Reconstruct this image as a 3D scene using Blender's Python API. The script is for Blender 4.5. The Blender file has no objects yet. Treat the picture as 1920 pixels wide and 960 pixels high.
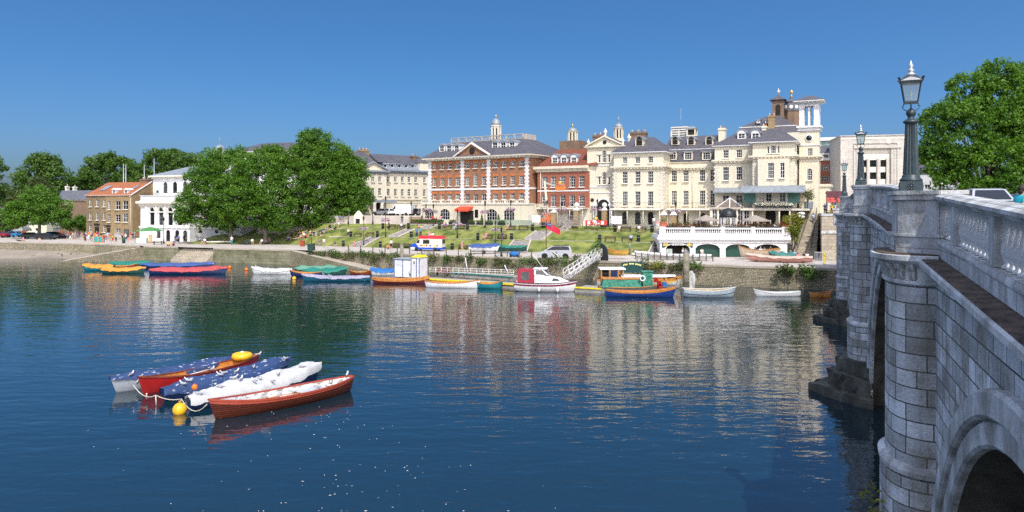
import bpy, math, random
import numpy as np
from mathutils import Vector, Matrix
R = math.radians
rnd = random.Random(11)
SC = bpy.context.scene
COL = SC.collection
# ---------------------------------------------------------------- camera, sky, sun, exposure
FPX, HORIZ, CAMZ = 1400.0, 385.0, 10.0
cam_data = bpy.data.cameras.new('camera'); cam = bpy.data.objects.new('camera', cam_data); COL.objects.link(cam)
cam.location = (0, 0, CAMZ); cam.rotation_euler = (R(90), 0, 0)
cam_data.sensor_width = 36; cam_data.lens = 36 * FPX / 1920
cam_data.shift_y = -(480 - HORIZ) / 1920
cam_data.clip_start = 0.1; cam_data.clip_end = 9000
SC.camera = cam
SUN_DIR = Vector((0.16, -1.0, 0)).normalized()
SUN_EL = R(53)
world = bpy.data.worlds.new('World'); SC.world = world; world.use_nodes = True
nt = world.node_tree
bg = nt.nodes['Background']
sky = nt.nodes.new('ShaderNodeTexSky'); sky.sky_type = 'NISHITA'; sky.sun_disc = False
sky.sun_elevation = SUN_EL
sky.sun_rotation = math.atan2(SUN_DIR.x, SUN_DIR.y)
sky.altitude = 0; sky.air_density = 1.0; sky.dust_density = 7.0; sky.ozone_density = 5.0
wtc = nt.nodes.new('ShaderNodeTexCoord'); wmp = nt.nodes.new('ShaderNodeMapping'); wmp.inputs['Scale'].default_value = (1, 1, 1.9); wmp.inputs['Location'].default_value = (0, 0, .03)
nt.links.new(wtc.outputs['Generated'], wmp.inputs[0]); nt.links.new(wmp.outputs[0], sky.inputs['Vector'])
hs = nt.nodes.new('ShaderNodeHueSaturation'); hs.inputs['Saturation'].default_value = 1.35; hs.inputs['Hue'].default_value = 0.497
nt.links.new(sky.outputs[0], hs.inputs['Color']); nt.links.new(hs.outputs[0], bg.inputs[0])
bg.inputs[1].default_value = 0.148
sd = bpy.data.lights.new('sun', 'SUN'); sd.energy = 2.85; sd.angle = R(0.53); sd.color = (1.0, 0.95, 0.88)
sun = bpy.data.objects.new('sun', sd); COL.objects.link(sun)
sv = Vector((SUN_DIR.x * math.cos(SUN_EL), SUN_DIR.y * math.cos(SUN_EL), math.sin(SUN_EL)))
sun.rotation_euler = sv.to_track_quat('Z', 'Y').to_euler(); sun.location = sv * 200
SC.view_settings.view_transform = 'Standard'
try: SC.view_settings.look = 'None'
except Exception: pass
SC.view_settings.exposure = 0.6; SC.view_settings.gamma = 1.0
SC.render.engine = 'CYCLES'
SC.cycles.max_bounces = 6; SC.cycles.diffuse_bounces = 3; SC.cycles.glossy_bounces = 3
SC.cycles.transmission_bounces = 4; SC.cycles.transparent_max_bounces = 6
SC.cycles.use_denoising = False

# ---------------------------------------------------------------- helpers
def PX(px, D): return (px - 960) / FPX * D
def PZ(py, D): return CAMZ - (py - HORIZ) / FPX * D
def at(px, py, D): return Vector((PX(px, D), D, PZ(py, D)))
def G(px, py, z):
    D = (CAMZ - z) * FPX / (py - HORIZ)
    return Vector((PX(px, D), D, z))

class MB:
    def __init__(s): s.v = []; s.f = []; s.m = []; s.uv = []; s.sm = []
    def add(s, pts):
        n = len(s.v); s.v.extend([tuple(p) for p in pts]); return n
    def face(s, idx, m=0, uv=None, sm=False):
        s.f.append(tuple(idx)); s.m.append(m); s.uv.append(uv); s.sm.append(sm)
    def poly(s, pts, m=0, uv=None):
        n = s.add(pts); s.face(range(n, n + len(pts)), m, uv)
    def box(s, x0, x1, y0, y1, z0, z1, m=0, M=None):
        p = [Vector(q) for q in ((x0,y0,z0),(x1,y0,z0),(x1,y1,z0),(x0,y1,z0),(x0,y0,z1),(x1,y0,z1),(x1,y1,z1),(x0,y1,z1))]
        if M is not None: p = [M @ q for q in p]
        n = s.add(p)
        for q in ((3,2,1,0),(4,5,6,7),(0,1,5,4),(1,2,6,5),(2,3,7,6),(3,0,4,7)): s.face([n + i for i in q], m)
    def beam(s, a, b, w, h=None, m=0, up=(0,0,1)):
        a = Vector(a); b = Vector(b); h = h or w; d = (b - a)
        if d.length < 1e-6: return
        t = d.normalized(); u = Vector(up)
        if abs(t.dot(u)) > .98: u = Vector((1,0,0))
        x = t.cross(u).normalized(); y = x.cross(t)
        n = s.add([c + x*i*w/2 + y*j*h/2 for c in (a, b) for i, j in ((-1,-1),(1,-1),(1,1),(-1,1))])
        for q in ((0,1,2,3),(7,6,5,4),(0,4,5,1),(1,5,6,2),(2,6,7,3),(3,7,4,0)): s.face([n + i for i in q], m)
    def tube(s, pts, r, n=8, m=0, sm=True, caps=True):
        pts = [Vector(p) for p in pts]; rs = r if isinstance(r, (list, tuple)) else [r] * len(pts)
        rings = []
        for i, p in enumerate(pts):
            t = (pts[min(i+1, len(pts)-1)] - pts[max(i-1, 0)]).normalized()
            u = Vector((0,0,1)) if abs(t.z) < .9 else Vector((1,0,0))
            x = t.cross(u).normalized(); y = x.cross(t)
            rings.append(s.add([p + (x*math.cos(a) + y*math.sin(a)) * rs[i] for a in [2*math.pi*k/n for k in range(n)]]))
        for a, b in zip(rings, rings[1:]):
            for k in range(n): s.face((a+k, a+(k+1)%n, b+(k+1)%n, b+k)[::-1], m, None, sm)
        if caps:
            s.face([rings[0]+k for k in range(n)], m); s.face([rings[-1]+k for k in range(n)][::-1], m)
    def lathe(s, prof, c=(0,0,0), n=12, m=0, sm=True, sx=1, sy=1, a0=0, a1=2*math.pi, rot=0):
        full = abs(a1 - a0 - 2*math.pi) < 1e-6; k = n if full else n + 1
        rings = []
        for r, z in prof:
            rings.append(s.add([(c[0]+r*sx*math.cos(a0+rot+(a1-a0)*i/n), c[1]+r*sy*math.sin(a0+rot+(a1-a0)*i/n), c[2]+z) for i in range(k)]))
        rm = max(max(p[0] for p in prof), 1e-4) * (sx + sy) / 2
        for j in range(len(prof) - 1):
            a, b = rings[j], rings[j+1]; z0, z1 = prof[j][1], prof[j+1][1]
            for i in range(n):
                i2 = (i+1) % k; u0, u1 = rm*(a1-a0)*i/n, rm*(a1-a0)*(i+1)/n
                s.face((a+i, a+i2, b+i2, b+i), m, [(u0,z0),(u1,z0),(u1,z1),(u0,z1)], sm)
        if full:
            if prof[0][0] > 1e-3: s.face([rings[0]+i for i in range(k)][::-1], m)
            if prof[-1][0] > 1e-3: s.face([rings[-1]+i for i in range(k)], m)
    def sphere(s, c, rx, ry=None, rz=None, n=10, k=6, m=0):
        ry = ry or rx; rz = rz or rx
        s.lathe([(max(math.cos(t), 1e-4), math.sin(t)*rz) for t in [math.pi*(i/k-.5) for i in range(k+1)]], c, n, m, True, rx, ry)
    def prism(s, poly, y0, y1, m=0, f=None):
        f = f or (lambda x, z, y: (x, y, z))
        n = len(poly); a = s.add([f(x, z, y0) for x, z in poly]); b = s.add([f(x, z, y1) for x, z in poly])
        s.face([a+i for i in range(n)], m); s.face([b+i for i in range(n)][::-1], m)
        for i in range(n): s.face((a+i, b+i, b+(i+1)%n, a+(i+1)%n), m)
    def slab(s, poly, z0, z1, m=0):
        n = len(poly); a = s.add([(x, y, z0) for x, y in poly]); b = s.add([(x, y, z1) for x, y in poly])
        s.face([a+i for i in range(n)][::-1], m); s.face([b+i for i in range(n)], m)
        for i in range(n): s.face((a+i, a+(i+1)%n, b+(i+1)%n, b+i), m)
    def frustum(s, b, z0, t, z1, m=0, cap=0, bot=True):
        n = s.add([(b[0],b[2],z0),(b[1],b[2],z0),(b[1],b[3],z0),(b[0],b[3],z0),(t[0],t[2],z1),(t[1],t[2],z1),(t[1],t[3],z1),(t[0],t[3],z1)])
        for q in ((0,1,5,4),(1,2,6,5),(2,3,7,6),(3,0,4,7)): s.face([n+i for i in q], m)
        s.face([n+i for i in (4,5,6,7)], cap)
        if bot: s.face([n+i for i in (3,2,1,0)], cap)
    def loft(s, rings, m=0, closed=False, sm=True):
        idx = [s.add(r) for r in rings]; n = len(rings[0])
        for a, b in zip(idx, idx[1:]):
            for k in range(n if closed else n-1): s.face((a+k, a+(k+1)%n, b+(k+1)%n, b+k), m, None, sm)
        return idx
    def mesh(s, name, mats):
        me = bpy.data.meshes.new(name); me.from_pydata(s.v, [], s.f)
        for mt in mats: me.materials.append(mt)
        me.polygons.foreach_set('material_index', s.m); me.polygons.foreach_set('use_smooth', s.sm)
        ul = me.uv_layers.new(name='UVMap'); out = []
        for f, uv in zip(s.f, s.uv):
            if uv is None:
                p = [Vector(s.v[i]) for i in f]; nn = Vector((0,0,0))
                for i in range(len(p)): nn += (p[i]-p[0]).cross(p[(i+1)%len(p)]-p[0])
                if nn.length > 1e-9: nn.normalize()
                if abs(nn.z) > .9: uv = [(q.x, q.y) for q in p]
                else:
                    t = Vector((-nn.y, nn.x, 0)); t = t.normalized() if t.length > 1e-6 else Vector((1,0,0))
                    k = 1/max(math.sqrt(max(1-nn.z*nn.z, 0)), .3)
                    uv = [(q.dot(t), q.z*k) for q in p]
            for u in uv: out.extend(u)
        ul.data.foreach_set('uv', out)
        me.validate(); me.update(); return me
    def build(s, name, mats, parent=None, loc=(0,0,0), rz=0):
        if not isinstance(mats, (list, tuple)): mats = [mats]
        return link(name, s.mesh(name, mats), parent, loc, rz)

def link(name, me, parent=None, loc=(0,0,0), rz=0):
    o = bpy.data.objects.new(name, me); COL.objects.link(o); o.location = loc; o.rotation_euler = (0,0,rz)
    if parent is not None: o.parent = parent
    return o
def tag(o, label, cat, group=None, kind='thing'):
    o['label'] = label; o['category'] = cat; o['kind'] = kind
    if group: o['group'] = group
    return o
def structure(o): o['kind'] = 'structure'; return o
def thing(name, label, cat, loc=(0,0,0), rz=0, group=None):
    return tag(link(name, None, None, loc, rz), label, cat, group)
KIDS = {}
def copy_tree(o, loc=None, rz=None, label=None, parent=None, swap=None):
    c = o.copy(); COL.objects.link(c)
    if parent is not None: c.parent = parent
    if loc is not None: c.location = loc
    if rz is not None: c.rotation_euler = (0, 0, rz)
    if label: c['label'] = label
    if swap and o.type == 'MESH':
        for i, sl in enumerate(c.material_slots):
            if sl.material and sl.material.name in swap:
                nm = swap[sl.material.name]; sl.link = 'OBJECT'; sl.material = nm
    for ch in list(o.children): copy_tree(ch, parent=c, swap=swap)
    return c

# ---------------------------------------------------------------- materials
MATS = {}
def newmat(name):
    m = bpy.data.materials.new(name); m.use_nodes = True
    n = m.node_tree.nodes; b = n['Principled BSDF']; return m, m.node_tree, b
def plain(name, col, rough=.6, var=.15, scale=2.0, metal=0, bump=0, spec=.4, bscale=None, detail=4, col2=None):
    if name in MATS: return MATS[name]
    m, t, b = newmat(name)
    b.inputs['Roughness'].default_value = rough; b.inputs['Metallic'].default_value = metal
    b.inputs['Specular IOR Level'].default_value = spec
    tc = t.nodes.new('ShaderNodeTexCoord'); nz = t.nodes.new('ShaderNodeTexNoise')
    nz.inputs['Scale'].default_value = scale; nz.inputs['Detail'].default_value = detail
    t.links.new(tc.outputs['Object'], nz.inputs['Vector'])
    r = t.nodes.new('ShaderNodeValToRGB'); r.color_ramp.elements[0].position = .3; r.color_ramp.elements[1].position = .7
    r.color_ramp.elements[0].color = [max(c*(1-var), 0) for c in col] + [1]
    r.color_ramp.elements[1].color = [min(c*(1+var), 1) for c in col] + [1]
    if col2: r.color_ramp.elements[1].color = list(col2) + [1]
    t.links.new(nz.outputs['Fac'], r.inputs[0]); t.links.new(r.outputs[0], b.inputs['Base Color'])
    if bump:
        n2 = t.nodes.new('ShaderNodeTexNoise'); n2.inputs['Scale'].default_value = bscale or scale*6; n2.inputs['Detail'].default_value = 5
        t.links.new(tc.outputs['Object'], n2.inputs['Vector'])
        bp = t.nodes.new('ShaderNodeBump'); bp.inputs['Strength'].default_value = bump; bp.inputs['Distance'].default_value = .05
        t.links.new(n2.outputs['Fac'], bp.inputs['Height']); t.links.new(bp.outputs[0], b.inputs['Normal'])
    MATS[name] = m; return m
def masonry(name, c1, c2, mortar, w, h, gap=.01, rough=.85, bump=.4, stain=.35, stain_col=(.05,.05,.045), sscale=.6, bias=0, dist=.02, freq=2, offs=.5, uvwarp=0, hi=.66, streak=0):
    if name in MATS: return MATS[name]
    m, t, b = newmat(name); N = t.nodes; L = t.links
    b.inputs['Roughness'].default_value = rough; b.inputs['Specular IOR Level'].default_value = .25
    tc = N.new('ShaderNodeTexCoord'); br = N.new('ShaderNodeTexBrick')
    br.inputs['Color1'].default_value = list(c1)+[1]; br.inputs['Color2'].default_value = list(c2)+[1]; br.inputs['Mortar'].default_value = list(mortar)+[1]
    br.inputs['Scale'].default_value = 1; br.inputs['Mortar Size'].default_value = gap; br.inputs['Mortar Smooth'].default_value = .1
    br.inputs['Bias'].default_value = bias; br.inputs['Brick Width'].default_value = w; br.inputs['Row Height'].default_value = h
    br.offset = offs; br.offset_frequency = freq
    if uvwarp: br.squash = .72; br.squash_frequency = 3
    if uvwarp:
        wn = N.new('ShaderNodeTexNoise'); wn.inputs['Scale'].default_value = 1.3; L.new(tc.outputs['UV'], wn.inputs['Vector'])
        mx = N.new('ShaderNodeMix'); mx.data_type = 'VECTOR'; mx.inputs['Factor'].default_value = uvwarp
        L.new(tc.outputs['UV'], mx.inputs['A']); L.new(wn.outputs['Color'], mx.inputs['B']); L.new(mx.outputs['Result'], br.inputs['Vector'])
    else: L.new(tc.outputs['UV'], br.inputs['Vector'])
    nz = N.new('ShaderNodeTexNoise'); nz.inputs['Scale'].default_value = sscale; nz.inputs['Detail'].default_value = 8; nz.inputs['Roughness'].default_value = .65
    L.new(tc.outputs['Object'], nz.inputs['Vector'])
    r = N.new('ShaderNodeValToRGB'); r.color_ramp.elements[0].position = .42; r.color_ramp.elements[1].position = hi
    r.color_ramp.elements[0].color = (0,0,0,1); r.color_ramp.elements[1].color = (stain,)*3 + (1,)
    L.new(nz.outputs['Fac'], r.inputs[0])
    mix = N.new('ShaderNodeMixRGB'); L.new(r.outputs[0], mix.inputs[0]); L.new(br.outputs['Color'], mix.inputs[1]); mix.inputs[2].default_value = list(stain_col)+[1]
    n3 = N.new('ShaderNodeTexNoise'); n3.inputs['Scale'].default_value = 14; n3.inputs['Detail'].default_value = 5; L.new(tc.outputs['Object'], n3.inputs['Vector'])
    r3 = N.new('ShaderNodeValToRGB'); r3.color_ramp.elements[0].color = (.72,.72,.72,1); r3.color_ramp.elements[1].color = (1.25,1.25,1.25,1); L.new(n3.outputs['Fac'], r3.inputs[0])
    mu = N.new('ShaderNodeMixRGB'); mu.blend_type = 'MULTIPLY'; mu.inputs[0].default_value = 1; L.new(mix.outputs[0], mu.inputs[1]); L.new(r3.outputs[0], mu.inputs[2])
    if streak:
        mp = N.new('ShaderNodeMapping'); mp.inputs['Scale'].default_value = (2.2,2.2,.16); L.new(tc.outputs['Object'], mp.inputs[0])
        n4 = N.new('ShaderNodeTexNoise'); n4.inputs['Scale'].default_value = 1.0; n4.inputs['Detail'].default_value = 6; n4.inputs['Roughness'].default_value = .6; L.new(mp.outputs[0], n4.inputs['Vector'])
        r4 = N.new('ShaderNodeValToRGB'); r4.color_ramp.elements[0].position = .46; r4.color_ramp.elements[1].position = .68; r4.color_ramp.elements[0].color = (0,0,0,1); r4.color_ramp.elements[1].color = (streak,)*3+(1,); L.new(n4.outputs['Fac'], r4.inputs[0])
        m4 = N.new('ShaderNodeMixRGB'); L.new(r4.outputs[0], m4.inputs[0]); L.new(mu.outputs[0], m4.inputs[1]); m4.inputs[2].default_value = [q*.75 for q in stain_col]+[1]; mu = m4
    L.new(mu.outputs[0], b.inputs['Base Color'])
    if bump:
        ma = N.new('ShaderNodeMath'); ma.operation = 'MULTIPLY_ADD'; L.new(br.outputs['Fac'], ma.inputs[0]); ma.inputs[1].default_value = -1.0
        L.new(n3.outputs['Fac'], ma.inputs[2])
        bp = N.new('ShaderNodeBump'); bp.inputs['Strength'].default_value = bump; bp.inputs['Distance'].default_value = dist
        L.new(ma.outputs[0], bp.inputs['Height']); L.new(bp.outputs[0], b.inputs['Normal'])
    MATS[name] = m; return m
def leafmat(name, c1, c2, transl=.25):
    if name in MATS: return MATS[name]
    m, t, b = newmat(name); N = t.nodes; L = t.links
    g = N.new('ShaderNodeNewGeometry'); r = N.new('ShaderNodeValToRGB')
    r.color_ramp.elements[0].color = list(c1)+[1]; r.color_ramp.elements[1].color = list(c2)+[1]
    tc = N.new('ShaderNodeTexCoord'); nz = N.new('ShaderNodeTexNoise'); nz.inputs['Scale'].default_value = .35; nz.inputs['Detail'].default_value = 3
    L.new(tc.outputs['Object'], nz.inputs['Vector'])
    ad = N.new('ShaderNodeMath'); ad.operation = 'MULTIPLY_ADD'; L.new(g.outputs['Random Per Island'], ad.inputs[0]); ad.inputs[1].default_value = .55
    sb = N.new('ShaderNodeMath'); sb.operation = 'MULTIPLY_ADD'; L.new(nz.outputs['Fac'], sb.inputs[0]); sb.inputs[1].default_value = 1.6; sb.inputs[2].default_value = -.55
    L.new(sb.outputs[0], ad.inputs[2]); L.new(ad.outputs[0], r.inputs[0])
    L.new(r.outputs[0], b.inputs['Base Color']); b.inputs['Roughness'].default_value = .5; b.inputs['Specular IOR Level'].default_value = .3
    tr = N.new('ShaderNodeBsdfTranslucent'); mg = N.new('ShaderNodeMixRGB'); mg.blend_type = 'MULTIPLY'; mg.inputs[0].default_value = 1
    L.new(r.outputs[0], mg.inputs[1]); mg.inputs[2].default_value = (1.6, 1.7, .7, 1); L.new(mg.outputs[0], tr.inputs[0])
    mx = N.new('ShaderNodeMixShader'); mx.inputs[0].default_value = transl
    L.new(b.outputs[0], mx.inputs[1]); L.new(tr.outputs[0], mx.inputs[2]); L.new(mx.outputs[0], N['Material Output'].inputs[0])
    MATS[name] = m; return m
def glossy(name, col, rough=.08, spec=.6, metal=0):
    if name in MATS: return MATS[name]
    m, t, b = newmat(name); b.inputs['Base Color'].default_value = list(col)+[1]; b.inputs['Roughness'].default_value = rough
    b.inputs['Specular IOR Level'].default_value = spec; b.inputs['Metallic'].default_value = metal
    tc = t.nodes.new('ShaderNodeTexCoord'); nz = t.nodes.new('ShaderNodeTexNoise'); nz.inputs['Scale'].default_value = .9
    t.links.new(tc.outputs['Object'], nz.inputs['Vector'])
    bp = t.nodes.new('ShaderNodeBump'); bp.inputs['Strength'].default_value = .06; bp.inputs['Distance'].default_value = .1
    t.links.new(nz.outputs['Fac'], bp.inputs['Height']); t.links.new(bp.outputs[0], b.inputs['Normal'])
    MATS[name] = m; return m
def lantern_glass():
    m, t, b = newmat('lantern_glass'); b.inputs['Base Color'].default_value = (.75,.85,.88,1); b.inputs['Roughness'].default_value = .1
    tr = t.nodes.new('ShaderNodeBsdfTransparent'); tr.inputs[0].default_value = (.62,.74,.76,1)
    mx = t.nodes.new('ShaderNodeMixShader'); mx.inputs[0].default_value = .82
    t.links.new(b.outputs[0], mx.inputs[1]); t.links.new(tr.outputs[0], mx.inputs[2]); t.links.new(mx.outputs[0], t.nodes['Material Output'].inputs[0])
    return m
def water_mat():
    m, t, b = newmat('river_water'); N = t.nodes; L = t.links
    b.inputs['Base Color'].default_value = (.004,.020,.030,1); b.inputs['Roughness'].default_value = .03; b.inputs['IOR'].default_value = 1.9
    b.inputs['Specular IOR Level'].default_value = .5
    tc = N.new('ShaderNodeTexCoord'); prev = None
    for rot, sx, sy, sc, w in ((10, .28, 1.0, .42, .085), (-14, .36, 1.0, 1.0, .082), (18, .5, 1.0, 2.6, .033)):
        mp = N.new('ShaderNodeMapping'); mp.inputs['Rotation'].default_value = (0,0,R(rot)); mp.inputs['Scale'].default_value = (sx, sy, 1)
        L.new(tc.outputs['Object'], mp.inputs[0])
        nz = N.new('ShaderNodeTexNoise'); nz.inputs['Scale'].default_value = sc; nz.inputs['Detail'].default_value = 2; nz.inputs['Distortion'].default_value = .4
        L.new(mp.outputs[0], nz.inputs['Vector'])
        ma = N.new('ShaderNodeMath'); ma.operation = 'MULTIPLY_ADD'; L.new(nz.outputs['Fac'], ma.inputs[0]); ma.inputs[1].default_value = w
        if prev is None: ma.inputs[2].default_value = 0
        else: L.new(prev, ma.inputs[2])
        prev = ma.outputs[0]
    bp = N.new('ShaderNodeBump'); bp.inputs['Strength'].default_value = 1.0; bp.inputs['Distance'].default_value = .42
    L.new(prev, bp.inputs['Height']); L.new(bp.outputs[0], b.inputs['Normal'])
    return m

M_cream = masonry('cream_stucco', (.71,.655,.51), (.69,.635,.49), (.64,.58,.45), 60, 60, 0, bump=0, stain=.22, stain_col=(.50,.46,.37), sscale=.3, streak=.3)
M_cream2 = masonry('pale_stucco', (.66,.625,.515), (.645,.61,.50), (.60,.57,.47), 60, 60, 0, bump=0, stain=.22, stain_col=(.46,.43,.36), sscale=.3, streak=.3)
M_white = plain('white_paint', (.72,.72,.71), .6, .1, 1, detail=8)
M_trim = plain('stone_trim', (.72,.68,.58), .8, .08, 1.5)
M_redbrick = masonry('warm_red_brick', (.36,.145,.065), (.26,.10,.05), (.36,.28,.2), .24, .085, .01, bump=.15, stain=.3, stain_col=(.10,.06,.045))
M_brick2 = masonry('bright_red_brick', (.36,.10,.055), (.30,.085,.05), (.36,.25,.19), .24, .085, .008, bump=.15, stain=.15, stain_col=(.14,.05,.03))
M_stock = masonry('yellow_stock_brick', (.36,.25,.11), (.27,.18,.085), (.33,.28,.2), .24, .085, .01, bump=.15, stain=.3, stain_col=(.11,.08,.05))
M_brownbrick = masonry('brown_brick', (.23,.14,.08), (.17,.10,.065), (.26,.22,.17), .24, .085, .01, bump=.15)
M_orange = plain('gauged_orange_brick', (.52,.16,.05), .8, .12, 3)
M_slate = masonry('grey_slate', (.105,.10,.115), (.075,.072,.085), (.045,.043,.05), .4, .28, .012, rough=.6, bump=.25, stain=.3, stain_col=(.16,.15,.15))
M_slate2 = masonry('blue_slate', (.13,.14,.16), (.09,.10,.12), (.05,.05,.06), .4, .28, .012, rough=.6, bump=.25, stain=.3, stain_col=(.17,.17,.17))
M_tile = masonry('orange_clay_tile', (.42,.15,.06), (.33,.11,.05), (.15,.06,.03), .25, .2, .012, rough=.8, bump=.3, stain=.25, stain_col=(.18,.09,.06))
M_tile2 = masonry('dark_red_tile', (.27,.085,.045), (.2,.06,.035), (.09,.035,.02), .25, .2, .012, rough=.8, bump=.3)
M_lead = plain('lead_sheet', (.25,.28,.31), .5, .15, 1.5, metal=.2)
M_gold = plain('gilded_metal', (.7,.5,.18), .35, .1, 2, metal=.8)
M_pane = glossy('window_glass', (.010,.013,.016), .06, .5)
M_pane2 = plain('curtained_glass', (.09,.095,.095), .12, .7, 1.3, spec=.5)
M_frame = plain('white_window_paint', (.82,.82,.80), .5, .03, 2)
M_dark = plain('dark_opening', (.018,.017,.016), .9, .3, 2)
M_black = plain('black_iron', (.018,.02,.022), .45, .2, 6)
M_greenpaint = plain('dark_green_paint', (.016,.062,.048), .45, .2, 3)
M_stonewall = masonry('bridge_ashlar', (.80,.84,.86), (.33,.345,.35), (.06,.06,.06), .82, .38, .014, bump=1.0, stain=.7, stain_col=(.17,.15,.10), sscale=1.1, dist=.03, uvwarp=.02, freq=2, offs=.43, streak=.5)
M_ashlar2 = masonry('warm_ashlar', (.50,.44,.34), (.38,.34,.27), (.17,.15,.12), 1.0, .45, .012, bump=.5, stain=.4, stain_col=(.2,.16,.11))
M_parapet = masonry('weathered_portland_stone', (.66,.68,.68), (.50,.52,.52), (.15,.15,.15), 1.7, 9, .006, bump=.7, stain=.7, stain_col=(.16,.15,.12), sscale=1.2, dist=.02, streak=.55)
M_lichen = plain('lichened_ledge', (.085,.062,.045), .95, .75, 3.5, bump=1.0, bscale=9, detail=8)
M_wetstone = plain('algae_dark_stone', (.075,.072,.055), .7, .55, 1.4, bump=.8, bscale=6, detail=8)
M_rubble = masonry('rubble_river_wall', (.40,.35,.245), (.24,.21,.145), (.12,.105,.075), .42, .17, .025, bump=.8, stain=.6, stain_col=(.10,.11,.05), sscale=.35, dist=.05, uvwarp=.06)
M_algae = masonry('algae_river_wall', (.25,.235,.16), (.185,.18,.12), (.1,.1,.07), 1.6, .5, .02, bump=.5, stain=.8, stain_col=(.075,.085,.03), sscale=.5, dist=.03)
M_pave = plain('promenade_paving', (.44,.40,.35), .9, .14, .5, detail=8)
M_concrete = plain('slipway_concrete', (.37,.32,.25), .95, .18, .5, bump=.3, detail=8)
M_grass = plain('mown_grass', (.10,.18,.025), .95, .5, .55, bump=.9, bscale=6, detail=12, col2=(.26,.27,.07))
M_sand = plain('foreshore_sand', (.25,.215,.165), .95, .22, .3, bump=.4, detail=8)
M_asphalt = plain('asphalt', (.07,.07,.07), .9, .2, 1)
M_ground = plain('town_ground', (.22,.21,.17), .95, .3, .05)
M_awn = plain('red_canvas', (.62,.075,.03), .8, .1, 2)
M_wood = plain('bench_timber', (.085,.06,.04), .7, .3, 4)
M_steel = plain('galvanised_steel', (.42,.43,.43), .45, .15, 4, metal=.6)
M_water = water_mat()
M_lant = lantern_glass()
L_plane = leafmat('plane_leaves', (.036,.105,.011), (.135,.265,.028), .33)
L_dark = leafmat('dark_leaves', (.04,.10,.018), (.115,.20,.035), .33)
L_bush = leafmat('bush_leaves', (.035,.065,.018), (.12,.15,.04))
L_yel = leafmat('yellow_green_leaves', (.10,.16,.02), (.30,.27,.04))
M_bark = plain('plane_bark', (.13,.115,.09), .9, .45, 2.5, bump=.5, detail=8)
# ================================================================= SETTING
m = MB(); m.poly([(-1500,-400,0),(900,-400,0),(900,600,0),(-1500,600,0)])
structure(m.build('river', M_water))
BANK = [(62,76),(45,84.8),(37.3,88.6),(28.9,92),(-10.4,112.1),(-35.7,125),(-67.5,137),(-81,145),(-105,153),(-150,165),(-260,190),(-520,260)]
ZP = 2.5
# town ground, one sheet to the horizon
m = MB(); far = [(x*1.0, y) for x, y in BANK]
m.poly([(x, y+.05, ZP) for x, y in reversed(far)][::-1] + [(-6000,700,ZP),(-6000,7000,ZP),(6000,7000,ZP),(6000,60,ZP)])
structure(m.build('ground', M_ground))
# lawn lines: bottom and top edges
lawn_bot = [G(1242,482.5,ZP), G(1150,477,ZP), G(1040,474,ZP), G(900,470,ZP), G(790,467,ZP), G(700,464,ZP), G(600,461,ZP), G(540,458.5,ZP), G(460,457.5,ZP), G(400,457.5,ZP), G(352,458,ZP)]
lt = [(1242,424.5,6.4),(1150,424.5,6.4),(1040,423.5,6.4),(900,422.5,6.4),(790,421,6.4),(700,419.5,6.4),(600,420,6.3),(540,424,5.7),(460,432,4.8),(400,442,3.8),(352,457,2.55)]
lawn_top = [G(*a) for a in lt]
def resample(pl, n):
    out = []
    for i in range(n):
        t = i/(n-1)*(len(pl)-1); k = min(int(t), len(pl)-2); out.append(pl[k].lerp(pl[k+1], t-k))
    return out
NL = 61
LB_, LT_ = resample(lawn_bot, NL), resample(lawn_top, NL)
prof_t = [0, .30, .40, .64, .735, 1.0]; prof_h = [0, .44, .44, .80, .80, 1.0]
def lawn_pt(i, t, lift=0):
    a, b = LB_[i], LT_[i]; p = a.lerp(b, t)
    h = np.interp(t, prof_t, prof_h); k = max(0., min(1., (NL*.62-i)/5.)); h = h*k + t*(1-k)
    p.z = a.z + (b.z-a.z)*h + lift; return p
m = MB(); ts = [0,.1,.2,.30,.40,.48,.56,.64,.735,.82,.91,1.0]
rows = [[lawn_pt(i, t, .012) for i in range(NL)] for t in ts]
m.loft([r[::-1] for r in rows], 0, False, False)
structure(m.build('lawn', M_grass))
for t0, t1 in ((.305,.395),(.645,.73)):
    m = MB(); m.loft([[lawn_pt(i, t, .03) for i in range(int(NL*.60))][::-1] for t in (t0, t1)], 0, False, False)
    structure(m.build('lawn_path', M_pave))
def lawn_on(px, py):
    """ground point on the lawn under a picture point"""
    best = None
    for i in range(NL):
        for k in range(41):
            p = lawn_pt(i, k/40.)
            x = 960 + p.x/p.y*FPX; y = HORIZ + (CAMZ-p.z)/p.y*FPX
            d = (x-px)**2*.25 + (y-py)**2*4
            if best is None or d < best[0]: best = (d, p)
    return best[1]
# promenade paving, laid over the ground
prom = [(x, y) for x, y in BANK[1:10]]
back = [(-150,180),(-97,180),(-72,163)] + [(p.x, p.y+.05) for p in reversed(lawn_bot)] + [(23,116),(45,116)]
m = MB(); m.poly([(x, y+.1, ZP+.006) for x, y in prom][::-1][::-1] + [(x, y, ZP+.006) for x, y in back])
structure(m.build('promenade', M_pave))
# terrace in front of the buildings and the raised street
ztop = 6.4
m = MB(); base = [(p.x, p.y) for p in lawn_top[:7]]
poly = [(43,113.7),(22.2,114.7)] + base + [(-52,152),(-60,240),(140,240),(140,118),(52,118)]
m.slab(poly[::-1], ZP+.02, ztop-.004, 0)
structure(m.build('terrace', M_pave))
m = MB(); m.slab([(-58,170),(-51.3,151),(-20.2,146.5),(-17,152),(-10,175),(-10,240),(-58,240)][::-1], ZP+.03, 7.9); structure(m.build('street', M_pave))
m = MB(); m.slab([(45.2,97.5),(48.5,96.6),(58,92),(90,78),(400,200),(400,320),(54,320),(51,124),(48.6,117.8),(45.8,104)], ZP+.04, 8.55); structure(m.build('bridge_street', M_pave))
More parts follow.
